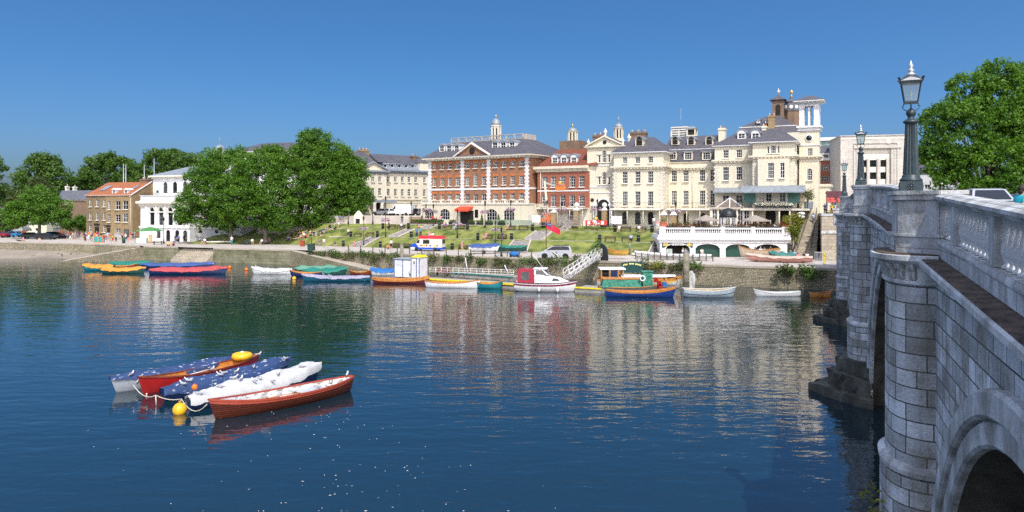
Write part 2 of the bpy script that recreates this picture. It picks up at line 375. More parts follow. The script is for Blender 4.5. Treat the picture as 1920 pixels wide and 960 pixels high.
# foreshore beach, a wedge sloping into the river
m = MB(); tp = [G(0,467.5,1.35),G(100,470,1.0),G(187,475,.7),G(240,479,.4)]; wt = [G(-80,489,-.25),G(60,488,-.25),G(180,489,-.3),G(262,491,-.35)]
tp.insert(0, Vector((-160,166,1.6))); wt.insert(0, Vector((-160,138,-.3)))
m.loft([resample(tp,20), [p+Vector((0,0,.35*math.sin(i*1.7)*.12)) for i,p in enumerate([a.lerp(b,.5) for a,b in zip(resample(tp,20),resample(wt,20))])], resample(wt,20)][::-1], 0)
structure(m.build('foreshore', M_sand))

# ---------------------------------------------------------------- river walls (things)
def wallrun(name, label, pts, z0, z1, mat, cope=.35, batter=.25, grp=None):
    t = thing(name, label, 'river wall', (pts[0][0], pts[0][1], 0), 0, grp); o = Vector((pts[0][0], pts[0][1], 0))
    m = MB(); c = MB(); L = 0
    for (ax, ay), (bx, by) in zip(pts, pts[1:]):
        a, b = Vector((ax,ay,0))-o, Vector((bx,by,0))-o; d = (b-a).normalized(); n = Vector((-d.y, d.x, 0))
        if n.y > 0: n = -n
        ln = (b-a).length; f = n*batter; k = -n*.6
        zc = z1-.22
        m.poly([a+f+Vector((0,0,z0)), b+f+Vector((0,0,z0)), b+Vector((0,0,zc)), a+Vector((0,0,zc))], 0, [(L,z0),(L+ln,z0),(L+ln,zc),(L,zc)])
        m.poly([b+f+Vector((0,0,z0)), b+k+Vector((0,0,z0)), b+k+Vector((0,0,zc)), b+Vector((0,0,zc))])
        m.poly([a+k+Vector((0,0,z0)), a+f+Vector((0,0,z0)), a+Vector((0,0,zc)), a+k+Vector((0,0,zc))])
        q = n*.06; kk = -n*.55
        for z, zz in ((zc, z1+.03),):
            c.poly([a+q+Vector((0,0,z)), b+q+Vector((0,0,z)), b+q+Vector((0,0,zz)), a+q+Vector((0,0,zz))])
            c.poly([a+q+Vector((0,0,zz)), b+q+Vector((0,0,zz)), b+kk+Vector((0,0,zz)), a+kk+Vector((0,0,zz))])
            c.poly([b+q+Vector((0,0,z)), a+q+Vector((0,0,z)), a+kk+Vector((0,0,z)), b+kk+Vector((0,0,z))])
            c.poly([b+q+Vector((0,0,z)), b+kk+Vector((0,0,z)), b+kk+Vector((0,0,zz)), b+q+Vector((0,0,zz))])
        L += ln
    m.build('wall_face', mat, t); c.build('coping', M_concrete, t); return t
def lerp2(a, b, t): return (a[0]+(b[0]-a[0])*t, a[1]+(b[1]-a[1])*t)
wallrun('river_wall', 'tan stone river wall with ivy running up to the bridge', [(44.5,85),(37.3,88.6),(28.9,92),(22,95.5)], -1, ZP, M_rubble)
wallrun('river_wall', 'long weedy rubble river wall behind the pontoon', [(22,95.5),(-10.4,112.1),(-33,123.6)], -1, ZP, M_rubble)
wallrun('river_wall', 'smooth algae-stained quay wall between steps and slipway', [(-36.5,125.2),(-52.5,131.3)], -1, ZP, M_algae)
wallrun('river_wall', 'short mossy quay wall ending the steps beside the sloping ramp', [(-60,134.2),(-67.5,137)], -1, ZP, M_algae)
wallrun('river_wall', 'low rough stone embankment above the beach', [(-68.5,137.6),(-81,145),(-105,153),(-150,165),(-258,189.5)], -.5, ZP, M_rubble, batter=.9)
# slipway ramps
def ramp(name, label, a, b, w, up):
    t = thing(name, label, 'slipway', (a[0], a[1], 0)); o = Vector((a[0], a[1], 0)); A = Vector(a)-o; B = Vector(b)-o; U = Vector(up)
    m = MB(); n = m.add([A, B, B+U*w, A+U*w] + [Vector((q.x,q.y,-1)) for q in (A, B, B+U*w, A+U*w)])
    m.face((n,n+1,n+2,n+3), 0)
    for i in range(4): m.face((n+(i+1)%4, n+i, n+4+i, n+4+(i+1)%4), 1)
    m.build('ramp_slab', [M_concrete, M_rubble], t); return t
ramp('slipway', 'sloping concrete slipway dropping from the promenade under the weedy wall', (-37,124.4,ZP-.02), (-21.5,113.2,.15), 3.0, (.42,.9,0))
ramp('slipway', 'sandy boat ramp dropping to the beach beside the quay wall', (-67,137.2,ZP-.02), (-79,130.5,.1), 6.5, (-.35,.93,0))
# river steps
st = thing('river_steps', 'wide shallow stone steps going down to the water from the quay', 'steps', (-52.5,131.3,0)); m = MB()
a, b = Vector((0,0,0)), Vector((-7.5,2.9,0)); n = Vector((-.36,-.93,0))
for k in range(8):
    z = ZP - .3*k; p = a - n*1.6 + n*.42*k; q = b - n*1.6 + n*.42*k
    m.slab([(p.x,p.y),(q.x,q.y),((q+n*.42).x,(q+n*.42).y),((p+n*.42).x,(p+n*.42).y)][::-1], -1, z)
m.build('stone_treads', M_ashlar2, st)

# ================================================================= BRIDGE
BR_O = Vector((2.74, 0, 0)); BR_A = math.atan2(.9253, .3794); BR_D = Vector((.3794,.9253,0)); BR_N = Vector((-.9253,.3794,0))
bridge = thing('stone_bridge', 'grey stone arch bridge with balustrade crossing the river', 'bridge', BR_O, BR_A)
def zt(s):
    if s < 30: return 10.747 - .0405*(30-s)
    return 11.09 - .00085*(s-50.1)**2
def bworld(s, y, z): return BR_O + BR_D*s + BR_N*y + Vector((0,0,z))
LED = 1.42
ARCH = [(10.03,-1.2,7.83),(31.1,-2.0,9.6),(55.85,-4.3,12.1),(82.,-4.4,11.4)]
def zlow(s):
    for c, z, r in ARCH:
        if abs(s-c) < r:
            q = z + math.sqrt(r*r-(s-c)**2)
            if q > -1: return q
    return -1.0
WB = -11.6
ss = sorted(set([round(-2+i*.35, 3) for i in range(int(102/.35))] + [round(c+sg*(math.sqrt(r*r-(z+1)**2)-e), 3) for c, z, r in ARCH for sg in (-1, 1) for e in (0, .03, .1, .2)]))
m = MB()
for s0, s1 in zip(ss, ss[1:]):
    z00, z01, z10, z11 = zlow(s0), zlow(s1), zt(s0)-LED-.3, zt(s1)-LED-.3
    m.poly([(s1,.08,z01),(s0,.08,z00),(s0,.08,z10),(s1,.08,z11)], 0, [(s1,z01),(s0,z00),(s0,z10),(s1,z11)])
    m.poly([(s0,WB,z00),(s1,WB,z01),(s1,WB,z11),(s0,WB,z10)], 0, [(s0,z00),(s1,z01),(s1,z11),(s0,z10)])
    if z00 > -.99 or z01 > -.99:
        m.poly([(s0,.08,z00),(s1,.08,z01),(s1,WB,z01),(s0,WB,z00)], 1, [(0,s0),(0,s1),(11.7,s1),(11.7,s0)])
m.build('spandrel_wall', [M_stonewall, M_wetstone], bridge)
m = MB()
for s0, s1 in zip(ss[::4], ss[4::4]):
    m.poly([(s0,WB+.5,zt(s0)-1.65),(s1,WB+.5,zt(s1)-1.65),(s1,-.45,zt(s1)-1.65),(s0,-.45,zt(s0)-1.65)][::-1])
m.build('deck', M_asphalt, bridge)
# arch rings
for c, z, r in ARCH[:3]:
    t0 = math.asin(max(-1, min(1, (-1-z)/r)))
    for nm, ra, rb, pr in (('arch_ring', r-.01, r+.42, .17), ('hood_mould', r+.42, r+.86, .27)):
        m = MB(); n = 44; tt0 = t0 if nm == 'arch_ring' else math.asin(max(-1, min(1, (-1-z)/rb)))
        prof = []
        for i in range(n+1):
            a = tt0 + (math.pi-2*tt0)*i/n; ca, sa = math.cos(a), math.sin(a)
            ring = [(ra, .0), (ra, pr-.05), (ra+.05, pr), (rb-.06, pr), (rb, pr-.06), (rb, .0)]
            prof.append([(c+q*ca, y, z+q*sa) for q, y in ring])
        m.loft(prof, 0, False, False); m.build(nm, M_parapet, bridge)
# cornice ledge, plinth, coping along the parapet
def along(name, mat, ringf, s_from, s_to, step=.8):
    m = MB(); k = max(2, int((s_to-s_from)/step)); rows = []
    for i in range(k+1):
        s = s_from+(s_to-s_from)*i/k; rows.append([(s, y, zt(s)+dz) for y, dz in ringf])
    idx = m.loft(rows[::-1], 0, True, False)
    n = len(ringf); m.face([idx[0]+j for j in range(n)]); m.face([idx[-1]+j for j in range(n)][::-1])
    return m.build(name, mat, bridge)
PIERS = [19.7, 42.5, 69.2]
along('cornice', M_parapet, [(-.3,-LED-.05),(.40,-LED-.06),(.44,-LED-.1),(.44,-LED-.2),(.32,-LED-.25),(.28,-LED-.33),(.2,-LED-.38),(.17,-LED-.46),(.06,-LED-.48),(-.3,-LED-.48)], -2, 97)
along('mossy_ledge', M_lichen, [(-.05,-LED-.047),(-.05,-LED-.03),(.385,-LED-.04),(.40,-LED-.057)], -2, 97)
def parapet_run(a, b):
    along('plinth', M_parapet, [(-.42,-LED-.02),(-.42,-1.1),(-.40,-1.03),(.02,-1.03),(.05,-1.1),(.05,-1.14),(.02,-1.17),(.02,-LED-.02)], a, b)
    along('coping', M_parapet, [(-.45,-.2),(-.47,-.06),(-.30,0),(-.05,0),(.10,-.06),(.10,-.12),(.06,-.145),(.02,-.2)], a, b)
bprof = [(.10,0),(.10,.05),(.065,.07),(.055,.1),(.085,.17),(.108,.27),(.10,.36),(.068,.5),(.05,.6),(.05,.66),(.075,.69),(.075,.72),(.09,.74),(.09,.825)]
bm_ = MB(); bm_.lathe(bprof, n=12); bal_me = bm_.mesh('baluster', [M_parapet])
edges = [-2] + [v for p in PIERS for v in (p-1.5, p+1.5)] + [95.5]
nb = 0; rest = MB()
for k in range(0, len(edges), 2):
    a, b = edges[k], edges[k+1]; parapet_run(a, b)
    if k < 4:
        cnt = int((b-a)/.34)
        for i in range(cnt):
            s = a + (b-a)*(i+.5)/cnt
            if i % 11 == 10:
                q = MB(); q.box(s-.2, s+.2, -.36, -.02, zt(s)-1.03, zt(s)-.2); q.build('balustrade_pier', M_parapet, bridge)
            elif s > 6.5 and nb < 98:
                link('baluster', bal_me, bridge, (s, -.19, zt(s)-1.03)); nb += 1
    else:
        cnt = int((b-a)/.34)
        for i in range(cnt):
            s = a + (b-a)*(i+.5)/cnt; rest.lathe([(.09,0),(.06,.09),(.105,.28),(.05,.62),(.09,.83)], (s,-.19,zt(s)-1.03), 6)
along('upstream_parapet', M_parapet, [(WB,-LED-.4),(WB,0),(WB+.45,0),(WB+.45,-LED-.4)], -2, 95)
o = rest.build('baluster', M_parapet, bridge); o['kind'] = 'stuff'
# piers with pedestals and cutwaters
for pi, p in enumerate(PIERS):
    z9 = zt(p)
    def halfell(a, b, n=20, e=.8):
        return [(p + a*math.copysign(abs(math.cos(t))**e, math.cos(t)), b*abs(math.sin(t))**e) for t in [math.pi*i/n for i in range(n+1)]]
    def drum(name, mat, a, b, z0, z1, e=.8, prof=None):
        m = MB(); prof = prof or [(0, z0), (0, z1)]; rows = []
        for d, z in prof:
            rows.append([(x, y+.06, z) for x, y in halfell(a+d, b+d, 22, e)])
        idx = [m.add(r) for r in rows]; L = [0]
        for u, v in zip(rows[0], rows[0][1:]): L.append(L[-1]+math.hypot(u[0]-v[0], u[1]-v[1]))
        for j in range(len(rows)-1):
            za, zb = rows[j][0][2], rows[j+1][0][2]
            for i in range(22): m.face((idx[j]+i, idx[j]+i+1, idx[j+1]+i+1, idx[j+1]+i), 0, [(L[i],za),(L[i+1],za),(L[i+1],zb),(L[i],zb)], False)
        m.face([idx[0]+i for i in range(23)][::-1]); m.face([idx[-1]+i for i in range(23)])
        return m.build(name, mat, bridge)
    drum('pier_shaft', M_stonewall, 1.5, .92, 3.9, z9-LED-.75)
    drum('pier_band', M_parapet, 1.5, .92, 0, 0, prof=[(.02,3.72),(.16,3.8),(.17,3.9),(.02,4.02)])
    drum('pier_base', M_stonewall, 1.62, 1.04, 2.0, 3.74)
    drum('pier_foot', M_wetstone, 1.8, 1.25, -1, 2.05)
    drum('cap_neck', M_parapet, 1.5, .92, 0, 0, prof=[(0,z9-LED-.75),(.07,z9-LED-.72),(.07,z9-LED-.66),(0,z9-LED-.62),(0,z9-LED-.24)])
    drum('cap_cornice', M_parapet, 1.5, .92, 0, 0, prof=[(.05,z9-LED-.3),(.24,z9-LED-.24),(.30,z9-LED-.2),(.34,z9-LED-.17),(.34,z9-LED-.06),(.30,z9-LED-.045)])
    drum('cap_ledge', M_lichen, 1.5, .92, 0, 0, prof=[(.28,z9-LED-.044),(.27,z9-LED-.02)])
    br_m = MB()
    br_m.prism([(0,0),(.0,-.38),(.06,-.38),(.1,-.3),(.1,-.2),(.17,-.12),(.22,0)], -.07, .07)
    br_me = br_m.mesh('scroll_bracket', [M_parapet])
    pts = halfell(1.5, .92, 22)
    for i in range(3, 21, 2):
        x, y = pts[i]; x0, y0 = pts[i-1]; x1, y1 = pts[i+1]
        link('scroll_bracket', br_me, bridge, (x, y+.05, z9-LED-.24), math.atan2(x1-x0, -(y1-y0)) + math.pi)
    # pedestal, half octagon
    def octo(g): return [(p-1.5-g, -.45-g), (p-1.5-g, .02), (p-.78-g*.4, .78+g), (p+.78+g*.4, .78+g), (p+1.5+g, .02), (p+1.5+g, -.45-g)][::-1]
    for nm, g, za, zb in (('pedestal_foot', .05, z9-LED-.03, z9-1.06), ('pedestal_moulding', .09, z9-1.06, z9-1.0), ('pedestal_die', 0, z9-1.0, z9-.2), ('pedestal_cap', .07, z9-.2, z9-.08), ('pedestal_top', .11, z9-.08, z9+.012)):
        m = MB(); m.slab(octo(g), za, zb); m.build(nm, M_parapet, bridge)
    # cutwater
    rr = random.Random(5+pi)
    for nm, hw, tip, za, zb in (('cutwater_slab', 3.1, 2.9, -1, .45), ('cutwater_block', 2.6, 2.0, .44, 1.25), ('cutwater_stone', 2.2, 1.6, 1.24, 1.9)):
        m = MB(); n = 26; rows = []
        for z in (za, (za+zb)/2, zb):
            row = []
            for i in range(n+1):
                t = i/n; q = 1-abs(2*t-1)
                row.append((p-hw+2*hw*t + rr.uniform(-.09,.09), .1+tip*q**.75 + rr.uniform(-.08,.08), z + (rr.uniform(-.06,.06) if z > 0 else 0)))
            rows.append(row)
        idx = m.loft(rows[::-1], 0, False, False)
        m.face([idx[0]+i for i in range(n+1)][::-1])
        m.build(nm, M_wetstone, bridge)
# abutment
m = MB(); m.box(92.8, 97.5, WB, .5, -1, zt(95)-LED-.3); m.build('abutment', M_stonewall, bridge)
m = MB(); m.box(94.4, 96.4, -.5, .9, zt(95)-LED-.3, zt(95)+.1); m.box(94.3, 96.5, -.6, 1.0, zt(95)+.1, zt(95)+.25); m.build('end_pedestal', M_parapet, bridge)

# ---------------------------------------------------------------- bridge lamps
M_lamp = plain('slate_green_iron', (.028,.045,.052), .42, .25, 5, spec=.5)
M_silver = plain('silver_paint', (.55,.55,.55), .35, .2, 8, metal=.5)
def make_lamp(label):
    t = thing('bridge_lamp', label, 'street lamp', group='lamps on the bridge pedestals')
    m = MB(); m.box(-.29,.29,-.29,.29,0,.26)
    m.lathe([(.29,.26),(.3,.3),(.27,.33),(.235,.36),(.235,.40),(.19,.45)], n=20)
    m.build('lamp_base', M_lamp, t)
    for k in range(4):
        r = MB(); f = lambda x, z, y: (x, -.292-y, .13+z)
        for j in range(8):
            a = 2*math.pi*j/8; r.sphere((.075*math.cos(a), -.295, .13+.075*math.sin(a)), .03, .02, .03, 6, 4)
        r.sphere((0,-.3,.13), .04, .025, .04, 8, 4)
        link('rosette', r.mesh('rosette', [M_lamp]), t, (0,0,0), k*math.pi/2)
    m = MB(); n = 32; rows = []
    for z, q in ((.45,.205),(.5,.20),(1.0,.178),(1.5,.153),(1.74,.14)):
        rows.append([((q+.012*(1 if i % 2 else -1))*math.cos(2*math.pi*i/n), (q+.012*(1 if i % 2 else -1))*math.sin(2*math.pi*i/n), z) for i in range(n)])
    m.loft(rows, 0, True, False); m.build('fluted_column', M_lamp, t)
    m = MB(); m.lathe([(.14,1.73),(.16,1.75),(.21,1.77),(.205,1.81),(.15,1.85),(.09,1.88),(.085,1.93),(.12,1.97),(.135,2.02),(.11,2.08),(.06,2.12),(.03,2.14)], n=20); m.build('capital', M_lamp, t)
    m = MB(); m.tube([(0,0,2.1),(0,0,2.3)], .02, 8)
    for sx, sy in ((1,0),(-1,0),(0,1),(0,-1)):
        m.tube([(sx*r_, sy*r_, z_) for r_, z_ in ((.03,2.09),(.09,2.08),(.15,2.1),(.2,2.14),(.23,2.19),(.2,2.22),(.17,2.2))], .012, 6)
        m.tube([(sx*r_, sy*r_, z_) for r_, z_ in ((.2,2.2),(.19,2.25),(.18,2.28))], .012, 6)
    m.build('scroll_arm', M_lamp, t)
    b0, b1, z0, z1 = .165, .25, 2.29, 2.79
    m = MB(); m.box(-.18,.18,-.18,.18,2.27,2.30)
    for sx in (1,-1):
        for sy in (1,-1): m.beam((sx*b0,sy*b0,z0),(sx*b1,sy*b1,z1), .03)
    for a, z in ((b0, z0+.01), (b1, z1)):
        for k in range(4):
            c = [(1,1),(-1,1),(-1,-1),(1,-1)]; m.beam((c[k][0]*a,c[k][1]*a,z),(c[(k+1)%4][0]*a,c[(k+1)%4][1]*a,z), .032)
    m.build('lantern_frame', M_lamp, t)
    m = MB(); c = [(1,1),(-1,1),(-1,-1),(1,-1)]
    for k in range(4):
        p, q = c[k], c[(k+1)%4]; m.poly([(p[0]*b0,p[1]*b0,z0),(q[0]*b0,q[1]*b0,z0),(q[0]*b1,q[1]*b1,z1),(p[0]*b1,p[1]*b1,z1)][::-1])
    m.build('lantern_pane', M_lant, t)
    m = MB(); m.lathe([(.02,2.3),(.035,2.45),(.05,2.55),(.02,2.62)], n=8); m.build('light_fitting', M_white, t)
    m = MB(); m.box(-.28,.28,-.28,.28,2.8,2.83)
    n_ = m.add([(x*r_,y*r_,z) for r_, z in ((.29,2.83),(.20,2.93),(.11,3.0)) for x, y in c])
    for j in (0, 4):
        for k in range(4): m.face((n_+j+k, n_+j+(k+1)%4, n_+j+4+(k+1)%4, n_+j+4+k))
    m.face([n_+8+k for k in range(4)])
    for k in range(4):
        x, y = c[k]; m.beam((x*.26,y*.26,2.84),(x*.32,y*.32,2.92), .06, .03)
    m.build('lantern_roof', M_lamp, t)
    for k in range(4):
        q = MB(); q.prism([(-.27,2.835),(.27,2.835),(.1,2.9),(0,2.925),(-.1,2.9)], -.292, -.302); link('roof_pediment', q.mesh('roof_pediment', [M_silver]), t, (0,0,0), k*math.pi/2)
    m = MB(); m.lathe([(.12,2.99),(.13,3.02),(.07,3.05),(.06,3.09),(.10,3.12),(.06,3.15),(.035,3.18),(.07,3.23),(.04,3.29),(.015,3.34),(.002,3.40)], n=16); m.build('finial', M_silver, t)
    return t
lab = ['tall iron lamp on the pedestal in front of the leafy tree', 'iron bridge lamp in front of the pale stone cinema', 'smallest iron bridge lamp beside the red brick block']
lamp0 = make_lamp(lab[0]); lamp0.location = bworld(PIERS[0], .42, zt(PIERS[0])+.012); lamp0.rotation_euler = (0,0,R(-27)); lamp0.scale = (.86,.86,.955) 
for k in (1, 2):
    copy_tree(lamp0, bworld(PIERS[k], .45, zt(PIERS[k])+.012), R(-25), lab[k])
# ================================================================= BUILDINGS
WINC = {}
def win_mesh(w, h, nx, ny, arch, style):
    key = (round(w*8), round(h*8), nx, ny, arch, style)
    if key in WINC: return WINC[key]
    m = MB(); f = .055; bar = .032
    r = w/2; zt_ = h - r if arch else h
    m.box(-w/2, -w/2+f, 0, .08, 0, zt_); m.box(w/2-f, w/2, 0, .08, 0, zt_)
    m.box(-w/2+f, w/2-f, 0, .08, 0, f)
    if arch:
        k = 10
        for i in range(k):
            a, b = math.pi*i/k, math.pi*(i+1)/k
            m.prism([(q*math.cos(t), zt_+q*math.sin(t)) for q, t in ((r-f,a),(r,a),(r,b),(r-f,b))], 0, .08)
        m.box(-w/2+f, w/2-f, .01, .07, zt_-bar/2, zt_+bar/2)
    else: m.box(-w/2+f, w/2-f, 0, .08, h-f, h)
    for i in range(1, nx):
        x = -w/2+w*i/nx; bw = bar if not (nx % 2 == 0 and i == nx/2) else bar*1.5
        hh = zt_+math.sqrt(max(r*r-x*x,0))-f/2 if arch else h-f
        m.box(x-bw/2, x+bw/2, .015, .06, f, hh)
    for j in range(1, ny):
        z = zt_*j/ny; bw = bar*1.7 if j*2 == ny else bar
        xs = [-w/2+f] + [-w/2+w*i/nx+s for i in range(1, nx) for s in (-bar/2, bar/2)] + [w/2-f]
        for i in range(0, len(xs), 2): m.box(xs[i], xs[i+1], .02, .055, z-bw/2, z+bw/2)
    p = MB()
    if arch: p.poly([(-w/2+.02,.07,.02),(w/2-.02,.07,.02),(w/2-.02,.07,zt_)] + [((r-.02)*math.cos(math.pi*i/10), .07, zt_+(r-.02)*math.sin(math.pi*i/10)) for i in range(1,10)] + [(-w/2+.02,.07,zt_)])
    else: p.poly([(-w/2+.02,.07,.02),(w/2-.02,.07,.02),(w/2-.02,.07,h-.02),(-w/2+.02,.07,h-.02)])
    s = MB(); s.box(-w/2-.1, w/2+.1, -.26, -.003, -.13, -.005)
    fm = {'w': M_frame, 'd': M_black, 'c': M_cream2}[style[0]]
    WINC[key] = (m.mesh('window', [fm]), p.mesh('pane', [M_pane]), p.mesh('pane', [M_pane2]), s.mesh('sill', [M_trim if 'w' in style else M_cream]))
    return WINC[key]
wr = random.Random(3)
class Bld:
    """a building whose front runs from picture column xl at depth Dl to xr at depth Dr, standing on z0; local x along the front, y inwards"""
    def __init__(s, name, label, cat, xl, Dl, xr, Dr, z0, group=None, parent=None, lift=0):
        s.A = Vector((PX(xl,Dl), Dl, 0)); s.B = Vector((PX(xr,Dr), Dr, 0)); s.t = (s.B-s.A).normalized(); s.n = Vector((-s.t.y, s.t.x, 0))
        if s.n.y < 0: s.n = -s.n
        s.W = (s.B-s.A).length; s.z0 = z0; s.off = 0
        s.o = thing(name, label, cat, (s.A.x, s.A.y, z0), math.atan2(s.t.y, s.t.x), group)
    def u(s, px, v=0):
        k = (px-960)/FPX; A = s.A + s.n*v   # X = kY
        return (k*A.y - A.x)/(s.t.x - k*s.t.y)
    def Y(s, u, v=0): return s.A.y + s.t.y*u + s.n.y*v
    def z(s, px, py, v=0): return PZ(py, s.Y(s.u(px, v), v)) - s.z0
    def uv(s, px, py, v=0): return s.u(px, v), s.z(px, py, v)
    def part(s, name, m, mats, parent=None, loc=(0,0,0)): return m.build(name, mats, parent or s.o, loc)
    def row(s, centres, xref, ytop, ybot, wpx, v=0, nx=3, ny=4, arch=False, style='w'):
        zt_, zb = s.z(xref, ytop, v), s.z(xref, ybot, v); w = abs(s.u(xref+wpx/2, v) - s.u(xref-wpx/2, v))
        return [dict(u=s.u(c, v), z=zb, w=w, h=zt_-zb, nx=nx, ny=ny, arch=arch, style=style, v=v) for c in centres]
    def wall(s, name, mat, u0, u1, z0, z1, wins=(), v=0, depth=8, reveal=.2, place=True, top=True):
        """front wall with real openings at y=v, plus sides, back and top"""
        m = MB(); hs = [(w['u']-w['w']/2, w['u']+w['w']/2, w['z'], w['z']+w['h'], w) for w in wins]
        us = sorted(set([u0, u1] + [q for h in hs for q in h[:2]])); zs = sorted(set([z0, z1] + [q for h in hs for q in h[2:4]]))
        us = [q for q in us if u0-1e-6 <= q <= u1+1e-6]; zs = [q for q in zs if z0-1e-6 <= q <= z1+1e-6]
        for a, b in zip(us, us[1:]):
            run = None
            for c, d in zip(zs, zs[1:]):
                mu, mz = (a+b)/2, (c+d)/2
                solid = not any(h[0] < mu < h[1] and h[2] < mz < h[3] for h in hs)
                if solid: run = (run[0], d) if run else (c, d)
                if (not solid or d == zs[-1]) and run:
                    m.poly([(a,v,run[0]),(b,v,run[0]),(b,v,run[1]),(a,v,run[1])]); run = None
        for a, b, c, d, w in hs:
            y1 = v+reveal+.1
            m.poly([(a,v,c),(a,v,d),(a,y1,d),(a,y1,c)]); m.poly([(b,v,d),(b,v,c),(b,y1,c),(b,y1,d)])
            m.poly([(a,v,c),(a,y1,c),(b,y1,c),(b,v,c)])
            if w['arch']:
                r = (b-a)/2; cx = (a+b)/2; cz = d-r; k = 8
                for sg in (1, -1):
                    arc = [(cx+sg*r*math.cos(math.pi/2*i/k), cz+r*math.sin(math.pi/2*i/k)) for i in range(k+1)]
                    cor = (cx+sg*r, d)
                    for i in range(k):
                        p, q = arc[i], arc[i+1]
                        tri = [(p[0],v,p[1]),(cor[0],v,cor[1]),(q[0],v,q[1])]
                        m.poly(tri if sg < 0 else tri[::-1])
                        qd = [(p[0],v,p[1]),(q[0],v,q[1]),(q[0],y1,q[1]),(p[0],y1,p[1])]
                        m.poly(qd if sg > 0 else qd[::-1])
            else: m.poly([(a,v,d),(b,v,d),(b,y1,d),(a,y1,d)])
        V = v+depth
        m.poly([(u0,V,z0),(u0,v,z0),(u0,v,z1),(u0,V,z1)]); m.poly([(u1,v,z0),(u1,V,z0),(u1,V,z1),(u1,v,z1)])
        m.poly([(u1,V,z0),(u0,V,z0),(u0,V,z1),(u1,V,z1)])
        if top: m.poly([(u0,v,z1),(u1,v,z1),(u1,V,z1),(u0,V,z1)])
        o = s.part(name, m, mat)
        if place:
            for w in wins: s.window(w, v, reveal)
        return o
    def window(s, w, v=0, reveal=.2, parent=None):
        fm, pm, pm2, sm = win_mesh(w['w'], w['h'], w['nx'], w['ny'], w['arch'], w['style'])
        o = link('window', fm, parent or s.o, (w['u'], v+reveal-.08, w['z'])); link('pane', pm2 if wr.random() < .33 else pm, o)
        if 'n' not in w['style']: link('sill', sm, o, (0, .08-reveal, 0))
        return o
    def sidewins(s, side_u, specs, sgn=1):
        """windows set on the side wall at local x = side_u: (v, z, w, h, nx, ny)"""
        for v, z, w, h, nx, ny in specs:
            fm, pm, pm2, sm = win_mesh(w, h, nx, ny, False, 'w')
            o = link('window', fm, s.o, (side_u+.03*sgn, v, z), R(90)*sgn); link('pane', pm, o)
    def band(s, name, mat, u0, u1, z0, z1, v=0, proud=.15, depth=None, ret=.0):
        m = MB(); m.box(u0-ret, u1+ret, v-proud, v-.004 if depth is None else v+depth, z0, z1); return s.part(name, m, mat)
    def cornice(s, name, mat, u0, u1, z0, z1, v=0, proud=.4, depth=8, blocks=0, right=True, left=True):
        m = MB(); h = z1-z0; a = lambda p: (u0-(p if left else -.003), u1+(p if right else -.003))
        for i, (f0, f1, pr) in enumerate(((0,.3,proud*.35),(.3,.55,proud*.6),(.55,1,proud))):
            x0, x1 = a(pr); m.box(x0, x1, v-pr, v+depth*.98+pr*.2, z0+h*f0+.0, z0+h*f1-(.002 if f1 < 1 else 0))
        o = s.part(name, m, mat)
        if blocks:
            d = MB(); k = int((u1-u0)/blocks)
            for i in range(k):
                x = u0+(u1-u0)*(i+.5)/k; d.box(x-blocks*.25, x+blocks*.25, v-proud*.85, v-proud*.3, z0+h*.18, z0+h*.545)
            d.build('dentil_moulding', mat, o)
        return o
    def hip(s, name, mat, b, z0, t, z1, eave=.0, cap=None):
        m = MB(); bb = (b[0]-eave, b[1]+eave, b[2]-eave, b[3]+eave)
        m.frustum(bb, z0, t, z1, 0, 0)
        return s.part(name, m, mat)
    def quoins(s, mat, u, z0, z1, v=0, w=.5, alt=.18, proud=.05, course=.34):
        m = MB(); k = int((z1-z0)/course)
        for i in range(k):
            ww = w/2 + (alt if i % 2 else 0); m.box(u-ww, u+ww, v-proud, v-.003, z0+(z1-z0)*i/k+.01, z0+(z1-z0)*(i+1)/k-.01)
        return s.part('quoin_strip', m, mat)
    def pediment(s, mat, u0, u1, z0, za, v=0, proud=.35, depth=1.5, face=None, rk=.3):
        m = MB(); c = (u0+u1)/2
        m.prism([(u0,z0),(u1,z0),(c,za)], v-.03, v+depth); o = s.part('pediment', m, face or mat)
        r = MB()
        r.prism([(u0-.4,z0-.04),(u0-.4,z0+rk*.7),(c,za+rk),(c,za-.04)], v-proud, v+.1)
        r.prism([(u1+.4,z0-.04),(u1+.4,z0+rk*.7),(c+.001,za+rk),(c+.001,za-.04)][::-1], v-proud, v+.1)
        g = MB(); g.prism([(u0-.4,z0+.02),(u0-.4,z0+rk*.6),(c,za+rk-.05),(u1+.4,z0+rk*.6),(u1+.4,z0+.02)], v+.102, v+depth+.02); g.build('gable_roof', M_slate, o)
        r.build('raking_cornice', mat, o); return o
    def dormer(s, u, z, w, h, v, depth=2.2, arch=False, mat=None, roof=None, nx=2, ny=2, ped=True, dark=False):
        o = link('dormer', None, s.o, (u, v, z))
        m = MB(); f = .14
        m.box(-w/2, -w/2+f, 0, depth, 0, h); m.box(w/2-f, w/2, 0, depth, 0, h); m.box(-w/2+f, w/2-f, 0, depth, h-f*.6, h); m.box(-w/2+f, w/2-f, 0, depth, 0, f*.4)
        if arch:
            r = w/2
            for i in range(6):
                a, b = math.pi*i/6, math.pi*(i+1)/6
                m.prism([(q*math.cos(t), h-.03+q*math.sin(t)*.8) for q, t in ((0,a),(r,a),(r,b))], 0.0, depth)
        m.build('dormer_box', mat or M_white, o)
        r = MB(); e = .16
        if arch:
            q = w/2+e
            for i in range(6):
                a, b = math.pi*i/6, math.pi*(i+1)/6
                r.prism([(k*math.cos(t), h-.03+k*math.sin(t)*.85) for k, t in ((q-.14,a),(q,a),(q,b),(q-.14,b))], -.12, depth)
        elif ped: r.prism([(-w/2-e,h),(w/2+e,h),(0,h+w*.32)], -.14, depth)
        else: r.box(-w/2-e, w/2+e, -.14, depth, h, h+.12)
        r.build('dormer_roof', roof or M_lead, o)
